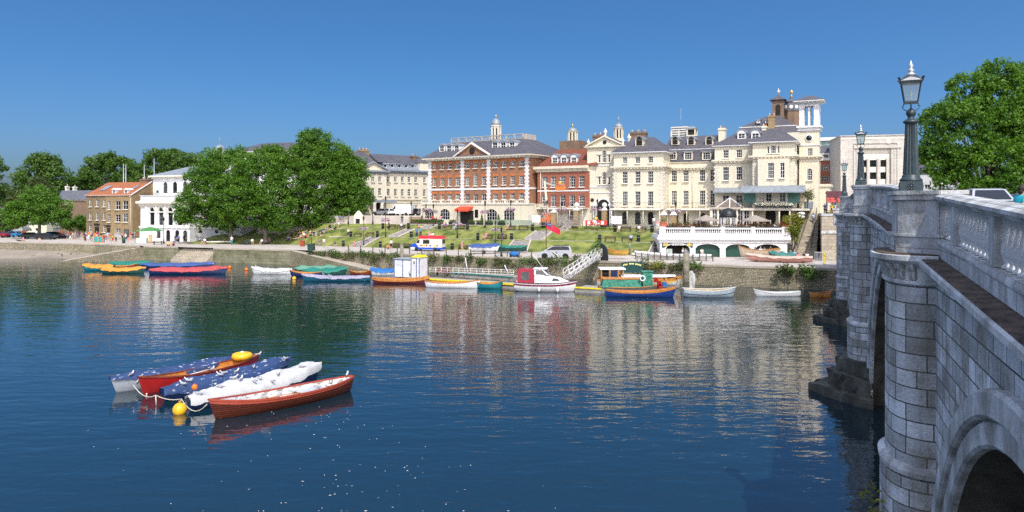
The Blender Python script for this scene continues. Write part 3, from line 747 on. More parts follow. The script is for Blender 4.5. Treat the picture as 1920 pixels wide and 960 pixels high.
        if dark:
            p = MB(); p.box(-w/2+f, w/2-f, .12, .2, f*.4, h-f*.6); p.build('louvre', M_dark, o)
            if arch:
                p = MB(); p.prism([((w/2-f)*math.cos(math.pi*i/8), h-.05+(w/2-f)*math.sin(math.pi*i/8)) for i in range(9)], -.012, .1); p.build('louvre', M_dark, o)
        else:
            fm, pm, pm2, sm = win_mesh(w-2*f, h-f, nx, ny, False, 'w')
            q = link('window', fm, o, (0, .05, f*.4)); link('pane', pm, q)
        return o
    def chimney(s, u0, u1, v0, v1, z0, z1, mat, pots=3):
        m = MB(); m.box(u0, u1, v0, v1, z0, z1); m.box(u0-.1, u1+.1, v0-.1, v1+.1, z1-.35, z1-.12)
        o = s.part('chimney', m, mat)
        for i in range(pots):
            q = MB(); q.lathe([(.13,0),(.11,.4),(.14,.45)], n=8); q.build('chimney_pot', M_orange if i % 2 else M_trim, o, (u0+(u1-u0)*(i+.5)/pots, (v0+v1)/2, z1))
        return o
    def cupola(s, u, v, z, w, hb, hd, hf, mat=None, dome=None, n=8, base=.5, gilt=True, square=False):
        mat = mat or M_trim; o = link('cupola', None, s.o, (u, v, z)); m = MB(); k = 4 if square else n; rt = R(45) if square else R(22.5)
        rr = w/2/math.cos(math.pi/k)
        m.lathe([(rr*1.12,-base),(rr*1.12,0),(rr,.03)], n=k, sm=False, rot=rt)
        for i in range(k):
            a = 2*math.pi*i/k+rt; x, y = rr*.93*math.cos(a), rr*.93*math.sin(a)
            m.beam((x,y,0),(x,y,hb), w*.16, w*.16)
        m.lathe([(rr*.95,hb*.86),(rr,hb*.88),(rr*1.2,hb),(rr*1.25,hb*1.03),(rr*1.0,hb*1.08)], n=k, sm=False, rot=rt)
        m.build('cupola_drum', mat, o)
        m = MB(); m.lathe([(rr*.84,0),(rr*.84,hb*.95)], n=k, sm=False, rot=rt); m.build('louvre', M_dark, o)
        m = MB()
        if square: m.lathe([(rr*1.3,hb*1.02),(rr*.7,hb+hd*.55),(.08,hb+hd)], n=k, sm=False, rot=rt)
        else: m.lathe([(rr*1.02,hb*1.06),(rr*1.0,hb+hd*.35),(rr*.85,hb+hd*.65),(rr*.5,hb+hd*.9),(rr*.2,hb+hd)], n=16)
        m.build('dome', dome or M_lead, o)
        m = MB(); q = hb+hd
        m.lathe([(.12,q-.05),(.07,q+.1),(.09,q+hf*.3),(.24*min(1,w/1.8),q+hf*.5),(.1,q+hf*.7),(.03,q+hf*.8),(.02,q+hf)], n=10); m.build('finial', M_gold if gilt else M_lead, o)
        return o
    def urn(s, u, v, z, h=1.2):
        m = MB(); m.lathe([(.2,0),(.2,.15),(.08,.25),(.3,.55),(.33,.7),(.12,.85),(.1,.95),(.03,1.2)], n=10); m.v = [(x*h/1.2, y*h/1.2, q*h/1.2) for x, y, q in m.v]
        return s.part('urn', m, M_trim, None, (u, v, z))
    def balustrade(s, u0, u1, v, z, h, step=.35, mat=None, name='balustrade', piers=6, wt=.22):
        mat = mat or M_trim; m = MB()
        m.box(u0, u1, v, v+wt, z, z+h*.14); m.box(u0, u1, v-.04, v+wt+.04, z+h*.85, z+h)
        for i in range(piers+1):
            x = u0+(u1-u0)*i/piers; m.box(max(u0,x-.2), min(u1,x+.2), v-.02, v+wt+.02, z+h*.14, z+h*.85)
        o = s.part(name, m, mat); b = MB(); k = int((u1-u0)/step)
        for i in range(k):
            x = u0+(u1-u0)*(i+.5)/k
            b.lathe([(.07,h*.14),(.1,h*.35),(.04,h*.65),(.08,h*.85)], (x, v+wt/2, z), 5)
        bb = b.build('baluster_lattice', mat, o); return o
    def pipe(s, px, y0, y1, v=0, mat=None):
        u = s.u(px); m = MB(); m.tube([(u,v-.1,s.z(px,y0)),(u,v-.1,s.z(px,y1))], .07, 6); m.box(u-.16,u+.16,v-.24,v-.01,s.z(px,y0)-.1,s.z(px,y0)+.2); return s.part('drainpipe', m, mat or M_cream2)
    def veranda(s, u0, u1, zt_, v=0, out=2.4, posts=6, mat=None, th=.14, zb=0, postr=.07):
        m = MB(); m.box(u0, u1, v-out, v-.005, zt_-th, zt_); m.box(u0, u1, v-out-.06, v-out-.002, zt_-th*1.8, zt_+.05)
        o = s.part('veranda_roof', m, mat or M_trim)
        for i in range(posts):
            x = u0+.2+(u1-u0-.4)*i/(posts-1); p = MB(); p.tube([(x,v-out+.12,zb),(x,v-out+.12,zt_-th)], postr, 8); s.part('veranda_post', p, M_cream)
        return o
    def railing(s, u0, u1, v, z, h=1.0, step=.22):
        m = MB(); m.beam((u0,v,z+h),(u1,v,z+h), .05); m.beam((u0,v,z+.1),(u1,v,z+.1), .04); k = int((u1-u0)/step)
        for i in range(k+1):
            x = u0+(u1-u0)*i/k; m.beam((x,v,z),(x,v,z+h), .025)
        return s.part('iron_railing', m, M_black)
    def door(s, u, z, w, h, v=0, mat=None, arch=False):
        m = MB()
        if arch: m.prism([(u+w/2,z),(u+w/2,z+h-w/2)] + [(u+w/2*math.cos(math.pi*i/8), z+h-w/2+w/2*math.sin(math.pi*i/8)) for i in range(1,8)] + [(u-w/2,z+h-w/2),(u-w/2,z)], v-.05, v-.004)
        else: m.box(u-w/2, u+w/2, v-.05, v-.004, z, z+h)
        return s.part('door', m, mat or M_dark)

# ---- big red brick building
b = Bld('red_brick_building', 'large red brick building with white quoins, pediment and lantern cupola', 'building', 804, 150, 990, 136, 6.4)
W = b.W; C3 = [[814.7,829.2,843.3,857.7],[876.4,891.7,906.9],[929,945,961,977.7]]; allc = sum(C3, [])
eave = b.z(990, 289); wins = b.row(allc, 961, 301.5, 313, 7.6, ny=2, nx=3)
r2 = b.row([c for c in allc if abs(c-891.7) > 1], 961, 329.5, 346.5, 7.6) + b.row([891.7], 892, 326, 348.5, 7.4, arch=True)
r3 = b.row(C3[0]+C3[2], 961, 362, 373.5, 7.6, ny=2) + b.row(C3[1], 892, 363.5, 382, 7.4, nx=2, ny=3)
zg = b.z(961, 382)
b.wall('wall', M_redbrick, 0, W, zg-.2, eave, wins+r2+r3, depth=15)
for w in wins+r2+r3[:8]:
    if not w['arch']:
        m = MB(); m.prism([(w['u']-w['w']/2-.1, w['z']+w['h']+.01),(w['u']+w['w']/2+.1, w['z']+w['h']+.01),(w['u']+w['w']/2+.3, w['z']+w['h']+.42),(w['u']-w['w']/2-.3, w['z']+w['h']+.42)], -.02, -.003); b.part('brick_lintel', m, M_orange)
b.band('string_course', M_white, 0, W+.06, b.z(961,355), b.z(961,351.3), proud=.1)
b.sidewins(W, [])
m = MB(); m.box(W+.004, W+.1, 0, 15, b.z(961,355), b.z(961,351.3)); b.part('string_course', m, M_white)
for px in (806, 867, 916, 988): b.quoins(M_white, b.u(px), zg, eave-.3, w=.66)
b.cornice('eaves_cornice', M_trim, 0, W, eave-.55, eave+.12, proud=1.05, depth=15, blocks=.8)
rz1 = b.z(980, 260, 5.5); tu0, tu1 = b.u(846, 5.5), b.u(981, 5.5)
b.hip('slate_roof', M_slate, (0, W, 0, 15), eave+.12, (tu0, tu1, 5.5, 10), rz1, 1.15)
M_shade_stone = plain('shade_greyed_roof_stone', (.40,.37,.33), .85, .2, 2)  # roof balustrade stone, greyed so its shade is put into the colour
b.balustrade(tu0, tu1, 5.4, rz1, b.z(980,250,5.5)-rz1, piers=9, step=.5, mat=M_shade_stone); 
m = MB(); m.box(tu1-.25, tu1, 5.7, 10, rz1, b.z(980,250,5.5)); b.part('roof_parapet', m, M_shade_stone)
pu0, pu1 = b.u(859), b.u(922); b.pediment(M_trim, pu0, pu1, eave-.02, b.z(889, 270.5), v=-.75, proud=.4, depth=5, face=M_redbrick)
m = MB(); m.lathe([(.55,0),(.7,.05),(.55,.12)], n=14); q = m.build('round_window', M_dark, b.o, ((pu0+pu1)/2, -.78, eave+1.1)); q.rotation_euler = (R(90),0,0)
for px in (830, 843.4, 857.8): b.dormer(b.u(px, 1.9), b.z(px, 284.5, 1.9), 1.35, 1.25, 1.6, ped=True)
for px in (929, 944.5, 961): b.dormer(b.u(px, 2.2), b.z(px, 279.5, 2.2), 1.4, 1.35, 2.0, ped=True)
cu = b.u(930, 7.5); b.cupola(cu, 7.5, rz1, 1.75, b.z(930,237,7.5)-rz1, b.z(930,222,7.5)-b.z(930,237,7.5), b.z(930,214,7.5)-b.z(930,222,7.5), base=.2)
# ground floor, cream, standing forward
v = -1.5; gu0, gu1 = b.u(789, v), b.u(1001, v)
gw = b.row([834, 921.7, 954], 921.7, 392, 413.5, 19.5, v=v, nx=4, ny=3, style='wn') + b.row([804], 804, 391, 412, 17, v=v, nx=4, ny=3, style='wn')
zt0 = b.z(921, 382, v)
b.wall('ground_floor', M_cream, gu0, gu1, -.4, zt0, gw, v=v, depth=13)
for w in gw:
    m = MB(); x0, x1 = w['u']-w['w']/2, w['u']+w['w']/2; zz = w['z']+w['h']
    k = 8; top = [(x0+(x1-x0)*i/k, zz-.75*(2*i/k-1)**2*.8) for i in range(k+1)]
    m.prism([(x0-.05,zz+.02)] + top[0:1] + top[1:-1] + top[-1:] + [(x1+.05,zz+.02)], v-.02, v+.1); b.part('arch_head', m, M_cream)
b.band('ledge', M_trim, gu0-.1, gu1+.1, zt0-.12, zt0+.06, v=v, proud=.15)
b.balustrade(gu0, b.u(990,v), v+.1, zt0+.06, b.z(921,375,v)-zt0-.06, piers=10, step=.4)
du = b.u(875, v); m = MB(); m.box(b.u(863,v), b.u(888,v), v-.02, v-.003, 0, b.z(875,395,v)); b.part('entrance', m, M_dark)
m = MB(); m.box(b.u(890.5,v), b.u(896.5,v), v-.05, v-.003, b.z(893,408,v), b.z(893,393,v)); b.part('door_panel', m, M_pane)
az0, az1 = b.z(875,396.5,v), b.z(875,387,v); a0, a1 = b.u(862.5,v), b.u(888,v)
m = MB(); m.prism([(v-.02,az1),(v-.02,az1-.1),(v-1.7,az0),(v-1.7,az0+.3),(v-1.5,az0+.55)], a0, a1, 0, lambda x, z, y: (y, x, z)); b.part('awning', m, M_awn)
m = MB(); m.box(b.u(925,v), gu1+.3, v-1.1, v-.03, -.35, .95); b.part('green_planter_wall', m, plain('sage_paint', (.34,.40,.30), .7, .08, 1))

# ---- small red brick building with tiled mansard
b = Bld('small_brick_house', 'narrow bright red brick house with dark tiled mansard roof', 'building', 1008, 136.5, 1104, 131, 6.4)
W = b.W; cz0, cz1 = b.z(1055,322), b.z(1055,311.5)
r1 = b.row([1021,1037.5,1054.7,1073,1090.6], 1055, 330.6, 351, 10); r2 = b.row([1021,1037.5,1054.7,1073,1090.6], 1055, 365.5, 387, 10)
gr = b.row([1037,1070], 1055, 396, 413, 10)
b.wall('wall', M_brick2, 0, W, b.z(1055,390), cz0, r1+r2, depth=12)
b.wall('ground_floor', M_trim, -.05, W+.05, -.4, b.z(1055,390), gr, v=-.05, depth=12)
b.band('string_course', M_white, 0, W, b.z(1055,359), b.z(1055,356.3), proud=.08)
b.cornice('cornice', M_cream, 0, W, cz0, cz1, proud=.6, depth=12, right=False)
rz = b.z(1070, 281, 4)
b.hip('mansard_roof', M_tile2, (-.1, W+1.5, 0, 12), cz1, (b.u(1046,3.5), W+.9, 3.5, 9), rz, .1)
for px in (1041, 1058, 1076.6): b.dormer(b.u(px,.8), b.z(px,306.5,.8), 1.3, 1.15, .6, arch=True, nx=3, ny=2)
bz = b.z(1073, 264, 5.5)
m = MB(); m.box(b.u(1049,5), b.u(1086,5), 5, 8.5, rz-.5, bz); b.part('brick_stack', m, M_brownbrick)
b.cupola(b.u(1073.7,6.5), 6.5, bz, 1.6, b.z(1073,247,6.5)-bz, b.z(1073,239.5,6.5)-b.z(1073,247,6.5), b.z(1073,231,6.5)-b.z(1073,239.5,6.5), mat=M_cream, base=.3)
b.veranda(0, W, b.z(1055,389.5), out=2.2, posts=5); b.pipe(1014, 322, 389)
b.railing(0, W, -2.2, b.z(1055,389.5)+.02, .8)

# ---- cream pedimented house
b = Bld('pedimented_house', 'tall narrow cream house with pediment, urns and arched entrance', 'building', 1101, 131.5, 1168, 128.7, 6.4)
W = b.W; pz = b.z(1133, 275)
w1 = b.row([1132.8], 1132.8, 282, 304.5, 8, arch=True) + b.row([1123.6,1142], 1132.8, 290.5, 304.5, 4, nx=1, ny=3)
w2 = b.row([1132.8], 1132.8, 322, 346, 8, arch=True) + b.row([1123.6,1142], 1132.8, 331.5, 346, 4, nx=1, ny=3)
b.wall('wall', M_cream, 0, W, -.4, pz, w1+w2, depth=11)
for w in (w1, w2):
    m = MB(); zz = w[1]['z']+w[1]['h']
    for sg in (1, 2):
        m = MB(); m.box(w[sg]['u']-.5, w[sg]['u']+.5, -.12, -.004, zz+.06, zz+.2); b.part('window_entablature', m, M_cream2)
for y0, y1 in ((311,308.5),(351.5,349),(362,360)): b.band('string_course', M_white, 0, W, b.z(1132,y0), b.z(1132,y1), proud=.1)
b.cornice('cornice', M_cream, 0, W, pz-.3, pz+.1, proud=.45, depth=11)
b.pediment(M_cream, .2, W-.2, pz+.1, b.z(1133,256.5), v=-.1, proud=.4, depth=3, rk=.25)
m = MB(); m.prism([(-.5,pz+.1),(W+.5,pz+.1),(W/2,b.z(1133,256.5)+.2)], 2.9, 11); b.part('slate_roof', m, M_slate)
m = MB(); m.lathe([(.3,0),(.36,.04)], n=12); q = m.build('round_window', M_dark, b.o, (W/2, -.14, b.z(1133,267))); q.rotation_euler = (R(90),0,0)
b.urn(W/2, .3, b.z(1133,256.5)+.2, 1.35); b.urn(.1, .3, pz+.3, 1.2); b.urn(W-.1, .3, pz+.3, 1.2); b.urn(W-.1, 4, pz+1, 1.5)
b.door(b.u(1132), -.2, 2.2, b.z(1132,374)+.2, arch=True)
m = MB(); cx = b.u(1132); az = b.z(1132,374)-1.1
for i in range(12):
    a, c = math.pi*i/12, math.pi*(i+1)/12; m.prism([(cx+q*math.cos(t), az+q*math.sin(t)) for q, t in ((1.1,a),(1.45,a),(1.45,c),(1.1,c))], -.2, -.005)
b.part('arch_surround', m, M_white)
m = MB()
for sx in (-1.7,-1.3,1.3,1.7): m.lathe([(.2,-.2),(.16,0),(.14,az-.3),(.22,az)], (cx+sx,-.5,0), 10)
m.box(cx-2.1, cx-1.05, -.75, -.006, az, az+.3); m.box(cx+1.05, cx+2.1, -.75, -.006, az, az+.3); b.part('doorway_columns', m, M_white)
for sx in (-2.1, 2.1):
    m = MB(); m.lathe([(.28,0),(.34,.05)], n=12); q = m.build('roundel', M_dark, b.o, (cx+sx, -.01, az+1.0)); q.rotation_euler = (R(90),0,0)
bz = b.z(1160,260,6); b.cupola(b.u(1160,6), 6, bz, 1.45, b.z(1160,241,6)-bz, b.z(1160,231,6)-b.z(1160,241,6), b.z(1160,217,6)-b.z(1160,231,6), mat=M_cream, base=2.2, gilt=False)
b.chimney(b.u(1111,7), b.u(1131,7), 7, 8.4, pz, b.z(1120,253,7), M_brownbrick, 4); b.chimney(b.u(1180,7), b.u(1210,7), 7, 8.6, pz, b.z(1195,247.5,7), M_brownbrick, 5)

# ---- cream terrace, hipped wing
b = Bld('hipped_wing_house', 'cream stucco wing under a plain hipped slate roof with one round dormer', 'building', 1151, 127.5, 1244, 124, 6.4)
W = b.W; ez = b.z(1197, 286.3); cz = b.z(1197, 314)
w = b.row([1171.8,1195.7,1219.7], 1196, 294, 306, 9, ny=3) + b.row([1171.8,1195.7,1219.7], 1196, 321.5, 343.5, 10, ny=4) + b.row([1171.8,1195.7,1219.7], 1196, 359, 386, 10, ny=5)
b.wall('wall', M_cream, 0, W, b.z(1196,391), ez, w, depth=12)
gd = b.row([1171.8,1195.7,1219.7], 1196, 397, 421, 10.5, nx=2, ny=3, arch=True, style='dn')
b.wall('ground_floor', M_cream2, .02, W-.02, -.4, b.z(1196,391), gd, v=.05, depth=11.9)
b.cornice('cornice', M_cream, 0, W, cz-.35, cz+.3, proud=.5, depth=12, blocks=.55); b.cornice('eaves', M_white, 0, W, ez-.15, ez+.1, proud=.55, depth=12)
b.hip('slate_roof', M_slate, (0,W,0,12), ez+.1, (b.u(1189,5), b.u(1224,5), 5, 7), b.z(1207,257.5,5), .55)
b.dormer(b.u(1199,1.6), b.z(1199,274,1.6), 1.35, 1.1, 1.4, arch=True, dark=True, mat=M_cream)
for u in (.25, W-.25): b.quoins(M_cream2, u, b.z(1196,391), cz-.4, w=.55)
b.veranda(0, W, b.z(1196,391), out=2.2, posts=4); b.railing(0, W, -2.2, b.z(1196,391)+.02, .95)

# ---- cream terrace, mansard middle
b = Bld('mansard_house', 'cream stucco house set back under two-storey mansard with round dormers', 'building', 1243.5, 128.6, 1344, 124.6, 6.4)
W = b.W; pz = b.z(1290, 304.5); cz = b.z(1290, 314)
w = b.row([1264,1286,1317,1337], 1290, 317.5, 340.5, 10.2, ny=4) + b.row([1264,1286,1317,1337], 1290, 357.5, 384.5, 10.2, ny=5)
b.wall('wall', M_cream, 0, W, b.z(1290,391), pz, w, depth=11)
gd = b.row([1267,1286,1318,1336], 1290, 399, 421, 9.5, nx=2, ny=3, arch=True, style='dn')
b.wall('ground_floor', M_cream2, .02, W-.02, -.4, b.z(1290,391), gd, v=.05, depth=10.9)
b.cornice('cornice', M_cream, 0, W, cz-.5, cz+.15, proud=.45, depth=11, blocks=.55); b.cornice('parapet_coping', M_cream, 0, W, pz-.12, pz+.06, proud=.2, depth=.6)
mz = b.z(1290, 281, .9)
b.hip('lower_mansard', M_slate, (0,W,.4,11), pz, (0,W,1.0,11), mz); b.cornice('mansard_kerb', M_white, 0, W, mz, mz+.14, v=1.0, proud=.1, depth=9)
b.hip('upper_roof', M_slate, (-.05,W,1.0,11), mz+.14, (-.05,W,5.2,8), b.z(1290,255.5,5.2), .0)
for px in (1260.7,1290.5,1325): b.dormer(b.u(px,.5), b.z(px,299.5,.5), 1.5, 1.35, .42, ped=False, mat=M_cream, roof=M_lead, nx=3, ny=3)
for px in (1266,1296,1330): b.dormer(b.u(px,2.2), b.z(px,272,2.2), 1.25, .95, 2.0, arch=True, dark=True, mat=M_cream)
b.pipe(1298.7, 312, 390)
b.chimney(b.u(1347,3), b.u(1359,3), 3, 4.4, pz, b.z(1352,240,3), M_cream, 2)
bz = b.z(1297,254,7); b.cupola(b.u(1297.5,7), 7, bz, 1.5, b.z(1297,242,7)-bz, b.z(1297,236,7)-b.z(1297,242,7), .25, mat=M_cream, base=1.2, square=True, dome=M_lead, gilt=False)
m = MB()
for k in range(5): m.box(b.u(1258,7.5), b.u(1289,7.5), 7.5, 9, b.z(1273,257,7.5)+.42*k, b.z(1273,257,7.5)+.42*k+.2)
for px in (1258.6,1273,1288.4): m.box(b.u(px,7.5)-.12, b.u(px,7.5)+.12, 7.52, 8.9, b.z(1273,262,7.5), b.z(1273,244.5,7.5)-.05)
b.part('roof_plant_screen', m, M_trim)
m = MB(); x = b.u(1276.5,7); m.tube([(x,7,b.z(1276,257,7)),(x,7,b.z(1276,204,7))], .02, 5); m.beam((x-.5,7,b.z(1276,205.5,7)),(x+.5,7,b.z(1276,205.5,7)), .04); b.part('aerial', m, M_steel)
b.veranda(0, W, b.z(1290,391), out=2.2, posts=5); b.railing(0, W, -2.2, b.z(1290,391)+.02, .95)

# ---- riverside hotel, recessed part
b = Bld('cream_hotel_wing', 'cream hotel wing with dark glazed veranda and two arched dormers', 'building', 1340, 122.6, 1418, 119.8, 6.4)
W = b.W; ez = b.z(1376, 274); cz = b.z(1376, 302)
w = b.row([1361,1386], 1376, 281, 296, 10.5, ny=3, nx=3) + b.row([1361,1386], 1376, 313, 338, 11.5, ny=4, nx=3) + b.row([1361,1386], 1376, 366, 380, 12, nx=2, ny=2)
b.wall('wall', M_cream, 0, W, -.4, ez, w, depth=12)
b.cornice('cornice', M_cream, 0, W, cz-.35, cz+.25, proud=.45, depth=12, blocks=.55, right=False); b.cornice('eaves', M_white, 0, W, ez-.1, ez+.12, proud=.4, depth=12, right=False)
b.hip('slate_roof', M_slate, (0,W+3,0,12), ez+.12, (b.u(1392,5), W+3, 5, 9), b.z(1400,243,5), .4)
for px in (1391,1417): b.dormer(b.u(px,2), b.z(px,260.5,2), 1.35, .95, 1.7, arch=True, mat=M_white, nx=2, ny=2)
b.quoins(M_cream2, .3, b.z(1376,352), cz-.4, w=.5)
b.chimney(b.u(1428,4.5), b.u(1437,4.5), 4.5, 6.5, ez, b.z(1430,236,4.5), M_cream, 2)
vz = b.z(1376, 353)
m = MB(); m.prism([(-.02,vz+.1),(-.02,vz-.1),(-1.5,vz-.75),(-1.5,vz-.6)], 0, W, 0, lambda x, z, y: (y, x, z)); b.part('veranda_canopy', m, M_lead)
b.railing(0, W, -1.5, b.z(1376,391), 1.0)
m = MB(); m.box(0, W, -1.6, -.01, b.z(1376,393), b.z(1376,391)); b.part('balcony_slab', m, M_cream2)
# ---- hotel, projecting bay
b = Bld('cream_hotel_bay', 'projecting cream hotel block with hipped roof, curved canopy and flowered balcony', 'building', 1411, 117.6, 1490, 115, 6.4)
W = b.W; D = 13; ez = b.z(1450, 267.5); cz = b.z(1450, 294)
w = b.row([1450], 1450, 273, 287.5, 9.5, ny=3) + b.row([1440.5,1459.5], 1450, 274, 287.5, 4, nx=1, ny=3)
b.wall('wall', M_cream, 0, W, -.4, ez, w, depth=D)
b.cornice('eaves', M_white, 0, W, ez-.1, ez+.14, proud=.6, depth=D)
b.cornice('cornice', M_cream, 0, W, cz-.35, cz+.25, proud=.55, depth=D, blocks=.55)
b.hip('slate_roof', M_slate, (0,W,0,D), ez+.14, (b.u(1459,4.8)-.1, b.u(1459,4.8)+.1, 4.8, 6.5), b.z(1459,239,4.8), .6)
# canted bay
bw0, bw1 = b.u(1421,-.9), b.u(1480,-.9)
w = b.row([1445.5,1466.8], 1450, 305.5, 334, 12, v=-1.0, ny=4, nx=3)
w[1]['w'] *= .68; w[1]['nx'] = 2
b.wall('bay_wall', M_cream, bw0, bw1, b.z(1450,352,-1), cz-.36, w, v=-1.0, depth=.995)
for px in (1417.5,1486): b.quoins(M_cream2, b.u(px), b.z(1450,352), cz-.4, w=.55)
w = b.row([1441.5,1467], 1450, 357.5, 378, 11, v=-.4, nx=2, ny=3, style='wn')
b.wall('balcony_wall', M_cream2, bw0-.4, bw1+.4, b.z(1450,392), b.z(1450,352), w, v=-.4, depth=.39)
for px in (1405.5,1488.5):
    m = MB(); u = b.u(px,-.5); m.box(u-.85, u+.85, -.5, -.35, b.z(1450,381), b.z(1450,357)); b.part('green_shutter', m, plain('sea_green_shutter', (.10,.22,.19), .6, .1, 2))
vz = b.z(1450, 348)
m = MB(); k = 6
prof = [(-.9-2.0*i/k, vz-1.0*(i/k)**1.8) for i in range(k+1)]
for (y0, z0_), (y1, z1_) in zip(prof, prof[1:]): m.poly([(-1.4,y1,z1_),(W+1.6,y1,z1_),(W+1.6,y0,z0_),(-1.4,y0,z0_)])
for (y0, z0_), (y1, z1_) in zip(prof, prof[1:]): m.poly([(-1.4,y1,z1_-.07),(-1.4,y0,z0_-.07),(W+1.6,y0,z0_-.07),(W+1.6,y1,z1_-.07)])
m.box(-1.45, W+1.65, -3.0, -2.9, vz-1.16, vz-.99)
m.poly([(W+1.6,-2.9,vz-1.0),(W+1.6,-2.9,vz-1.1),(W+1.6,-.5,vz-1.1),(W+1.6,-.5,vz)]); b.part('curved_canopy', m, M_lead)
m = MB(); m.poly([(W+.01,-.9,vz),(W+1.7,-2.6,vz-1.0),(W+1.7,8,vz-1.0),(W+.01,8,vz)]); m.poly([(W+.01,-.9,vz-.07),(W+.01,8,vz-.07),(W+1.7,8,vz-1.07),(W+1.7,-2.6,vz-1.07)]); b.part('side_canopy', m, M_lead)
bz = b.z(1450, 391, -3)
m = MB(); m.box(-1.4, W+2.2, -3.2, -.42, bz-.3, bz); m.box(W+.02, W+2.2, -.42, 8, bz-.3, bz); b.part('balcony_slab', m, M_cream2)
b.railing(-1.3, W+2.1, -3.1, bz, 1.0)
for px in (1411,1461,1481): 
    m = MB(); u = b.u(px,-3); m.tube([(u,-3,0),(u,-3,bz-.3)], .12, 8); b.part('veranda_post', m, M_cream)
for i in range(4):
    m = MB(); u = -1.2+(W+3.2)*i/3; m.tube([(u,-2.85,bz),(u,-2.85,vz-1.1)], .05, 6); b.part('canopy_post', m, M_black)
b.door(b.u(1445), 0, 1.5, 3.0, arch=True); b.door(b.u(1470), 0, 1.5, 2.9, arch=True)
b.sidewins(W, [(2.2, b.z(1450,334), 1.0, 2.3, 3, 4), (5.5, b.z(1450,334), 1.0, 2.3, 3, 4), (3.5, b.z(1450,287), 1.0, 1.2, 3, 2), (7.5, b.z(1450,287), 1.0, 1.2, 3, 2)])
# flowers along the balcony rail
def leaf_mesh(name, centres, r, n, size, mat, seed=1, mats=None, flat=1.0):
    g = np.random.default_rng(seed); nc = len(centres); cs = np.array(centres)
    rs = np.array(r) if isinstance(r, (list, tuple, np.ndarray)) and len(np.shape(r)) == 1 and len(r) == nc else np.full(nc, r)
    ci = np.repeat(np.arange(nc), n); N = len(ci)
    d = g.normal(size=(N,3)); d /= np.linalg.norm(d, axis=1)[:,None]; rad = g.uniform(.25, 1, N)**.6
    p = cs[ci] + d*(rad*rs[ci])[:,None]*np.array([1,1,flat])
    nrm = d*.8 + g.normal(size=(N,3))*.6 + np.array([0,0,.45]); nrm /= np.linalg.norm(nrm, axis=1)[:,None]
    a = np.cross(nrm, g.normal(size=(N,3))); a /= np.linalg.norm(a, axis=1)[:,None]; b_ = np.cross(nrm, a)
    s = (size*g.uniform(.6, 1.35, N))[:,None]
    v = np.stack([p-a*s*.5, p+b_*s*.34+nrm*s*.08, p+a*s*.5-nrm*s*.1, p-b_*s*.34+nrm*s*.08], 1).reshape(-1,3)
    me = bpy.data.meshes.new(name); me.vertices.add(4*N); me.vertices.foreach_set('co', v.astype(np.float32).ravel())
    me.loops.add(4*N); me.loops.foreach_set('vertex_index', np.arange(4*N, dtype=np.int32)); me.polygons.add(N)
    me.polygons.foreach_set('loop_start', np.arange(0, 4*N, 4, dtype=np.int32)); me.polygons.foreach_set('loop_total', np.full(N, 4, dtype=np.int32))
    ms = mats or [mat]
    for q in ms: me.materials.append(q)
    if len(ms) > 1: me.polygons.foreach_set('material_index', g.integers(0, len(ms), N).astype(np.int32))
    me.update(); return me
F_white = plain('white_petals', (.75,.74,.68), .7, .2, 20); F_yel = plain('yellow_petals', (.75,.58,.05), .7, .2, 20); F_pink = plain('pink_petals', (.62,.17,.30), .7, .25, 20); F_mauve = plain('mauve_petals', (.45,.33,.55), .7, .25, 20); F_red = plain('red_petals', (.6,.05,.04), .7, .25, 20)
for i in range(5):
    px = 1423+14*i; u = b.u(px,-3.25); t = thing('balcony_flower_box', 'white and yellow flowers in box on hotel balcony rail, '+['at its west end','below the large sash window','at the middle of the rail','beside the third canopy post','at its east end'][i], 'flower box', (b.A.x+b.t.x*u-b.n.x*3.35, b.A.y+b.t.y*u-b.n.y*3.35, 6.4+bz+.15), math.atan2(b.t.y,b.t.x), 'flower boxes on the hotel balcony')
    m = MB(); m.box(-.55,.55,-.14,.14,0,.28); m.build('planter_box', M_black, t)
    link('flowers', leaf_mesh('flowers', [(x*.2-.5, 0, .45) for x in range(6)], .3, 40, .16, None, i, [L_bush, F_white, F_white, F_yel if i % 2 else L_yel]), t)

# ---- tower
b = Bld('belvedere_tower', 'square cream belvedere tower with open arched lantern and low pyramid roof', 'tower', 1498.5, 119.4, 1535.5, 118.1, 6.4)
W = b.W; s1 = b.z(1517, 294); s2 = b.z(1517, 243); s3 = b.z(1517, 236); s4 = b.z(1517, 193)
w = b.row([1519], 1519, 278, 293, 9, ny=3) + b.row([1518], 1518, 316, 338, 10, ny=4, arch=True)
b.wall('shaft', M_cream, 0, W, -.4, s2, w, depth=W)
m = MB(); m.lathe([(.55,0),(.62,.1),(.5,.12)], n=20); q = m.build('round_window', M_white, b.o, (W/2, 0, b.z(1517,259))); q.rotation_euler = (R(90),0,0)
m = MB(); m.lathe([(.44,0),(.44,.128),(.001,.13)], n=20); q2 = m.build('pane', M_pane, q)
b.cornice('cornice', M_cream, 0, W, s1-.35, s1+.2, proud=.5, depth=W, blocks=.5)
b.cornice('lower_moulding', M_white, 0, W, b.z(1517,274), b.z(1517,271.5), proud=.14, depth=W); b.cornice('lantern_sill', M_white, 0, W, s2, s3, proud=.4, depth=W)
b.cornice('sill_course', M_white, 0, W, b.z(1517,246), b.z(1517,243.5), proud=.25, depth=W)
m = MB(); cw = W*.26; hh = s4-s3
m2 = MB()
for fx, fy in ((0,0),(1,0),(1,1),(0,1)): m.box(fx*(W-cw), fx*(W-cw)+cw, fy*(W-cw), fy*(W-cw)+cw, s3, s4)
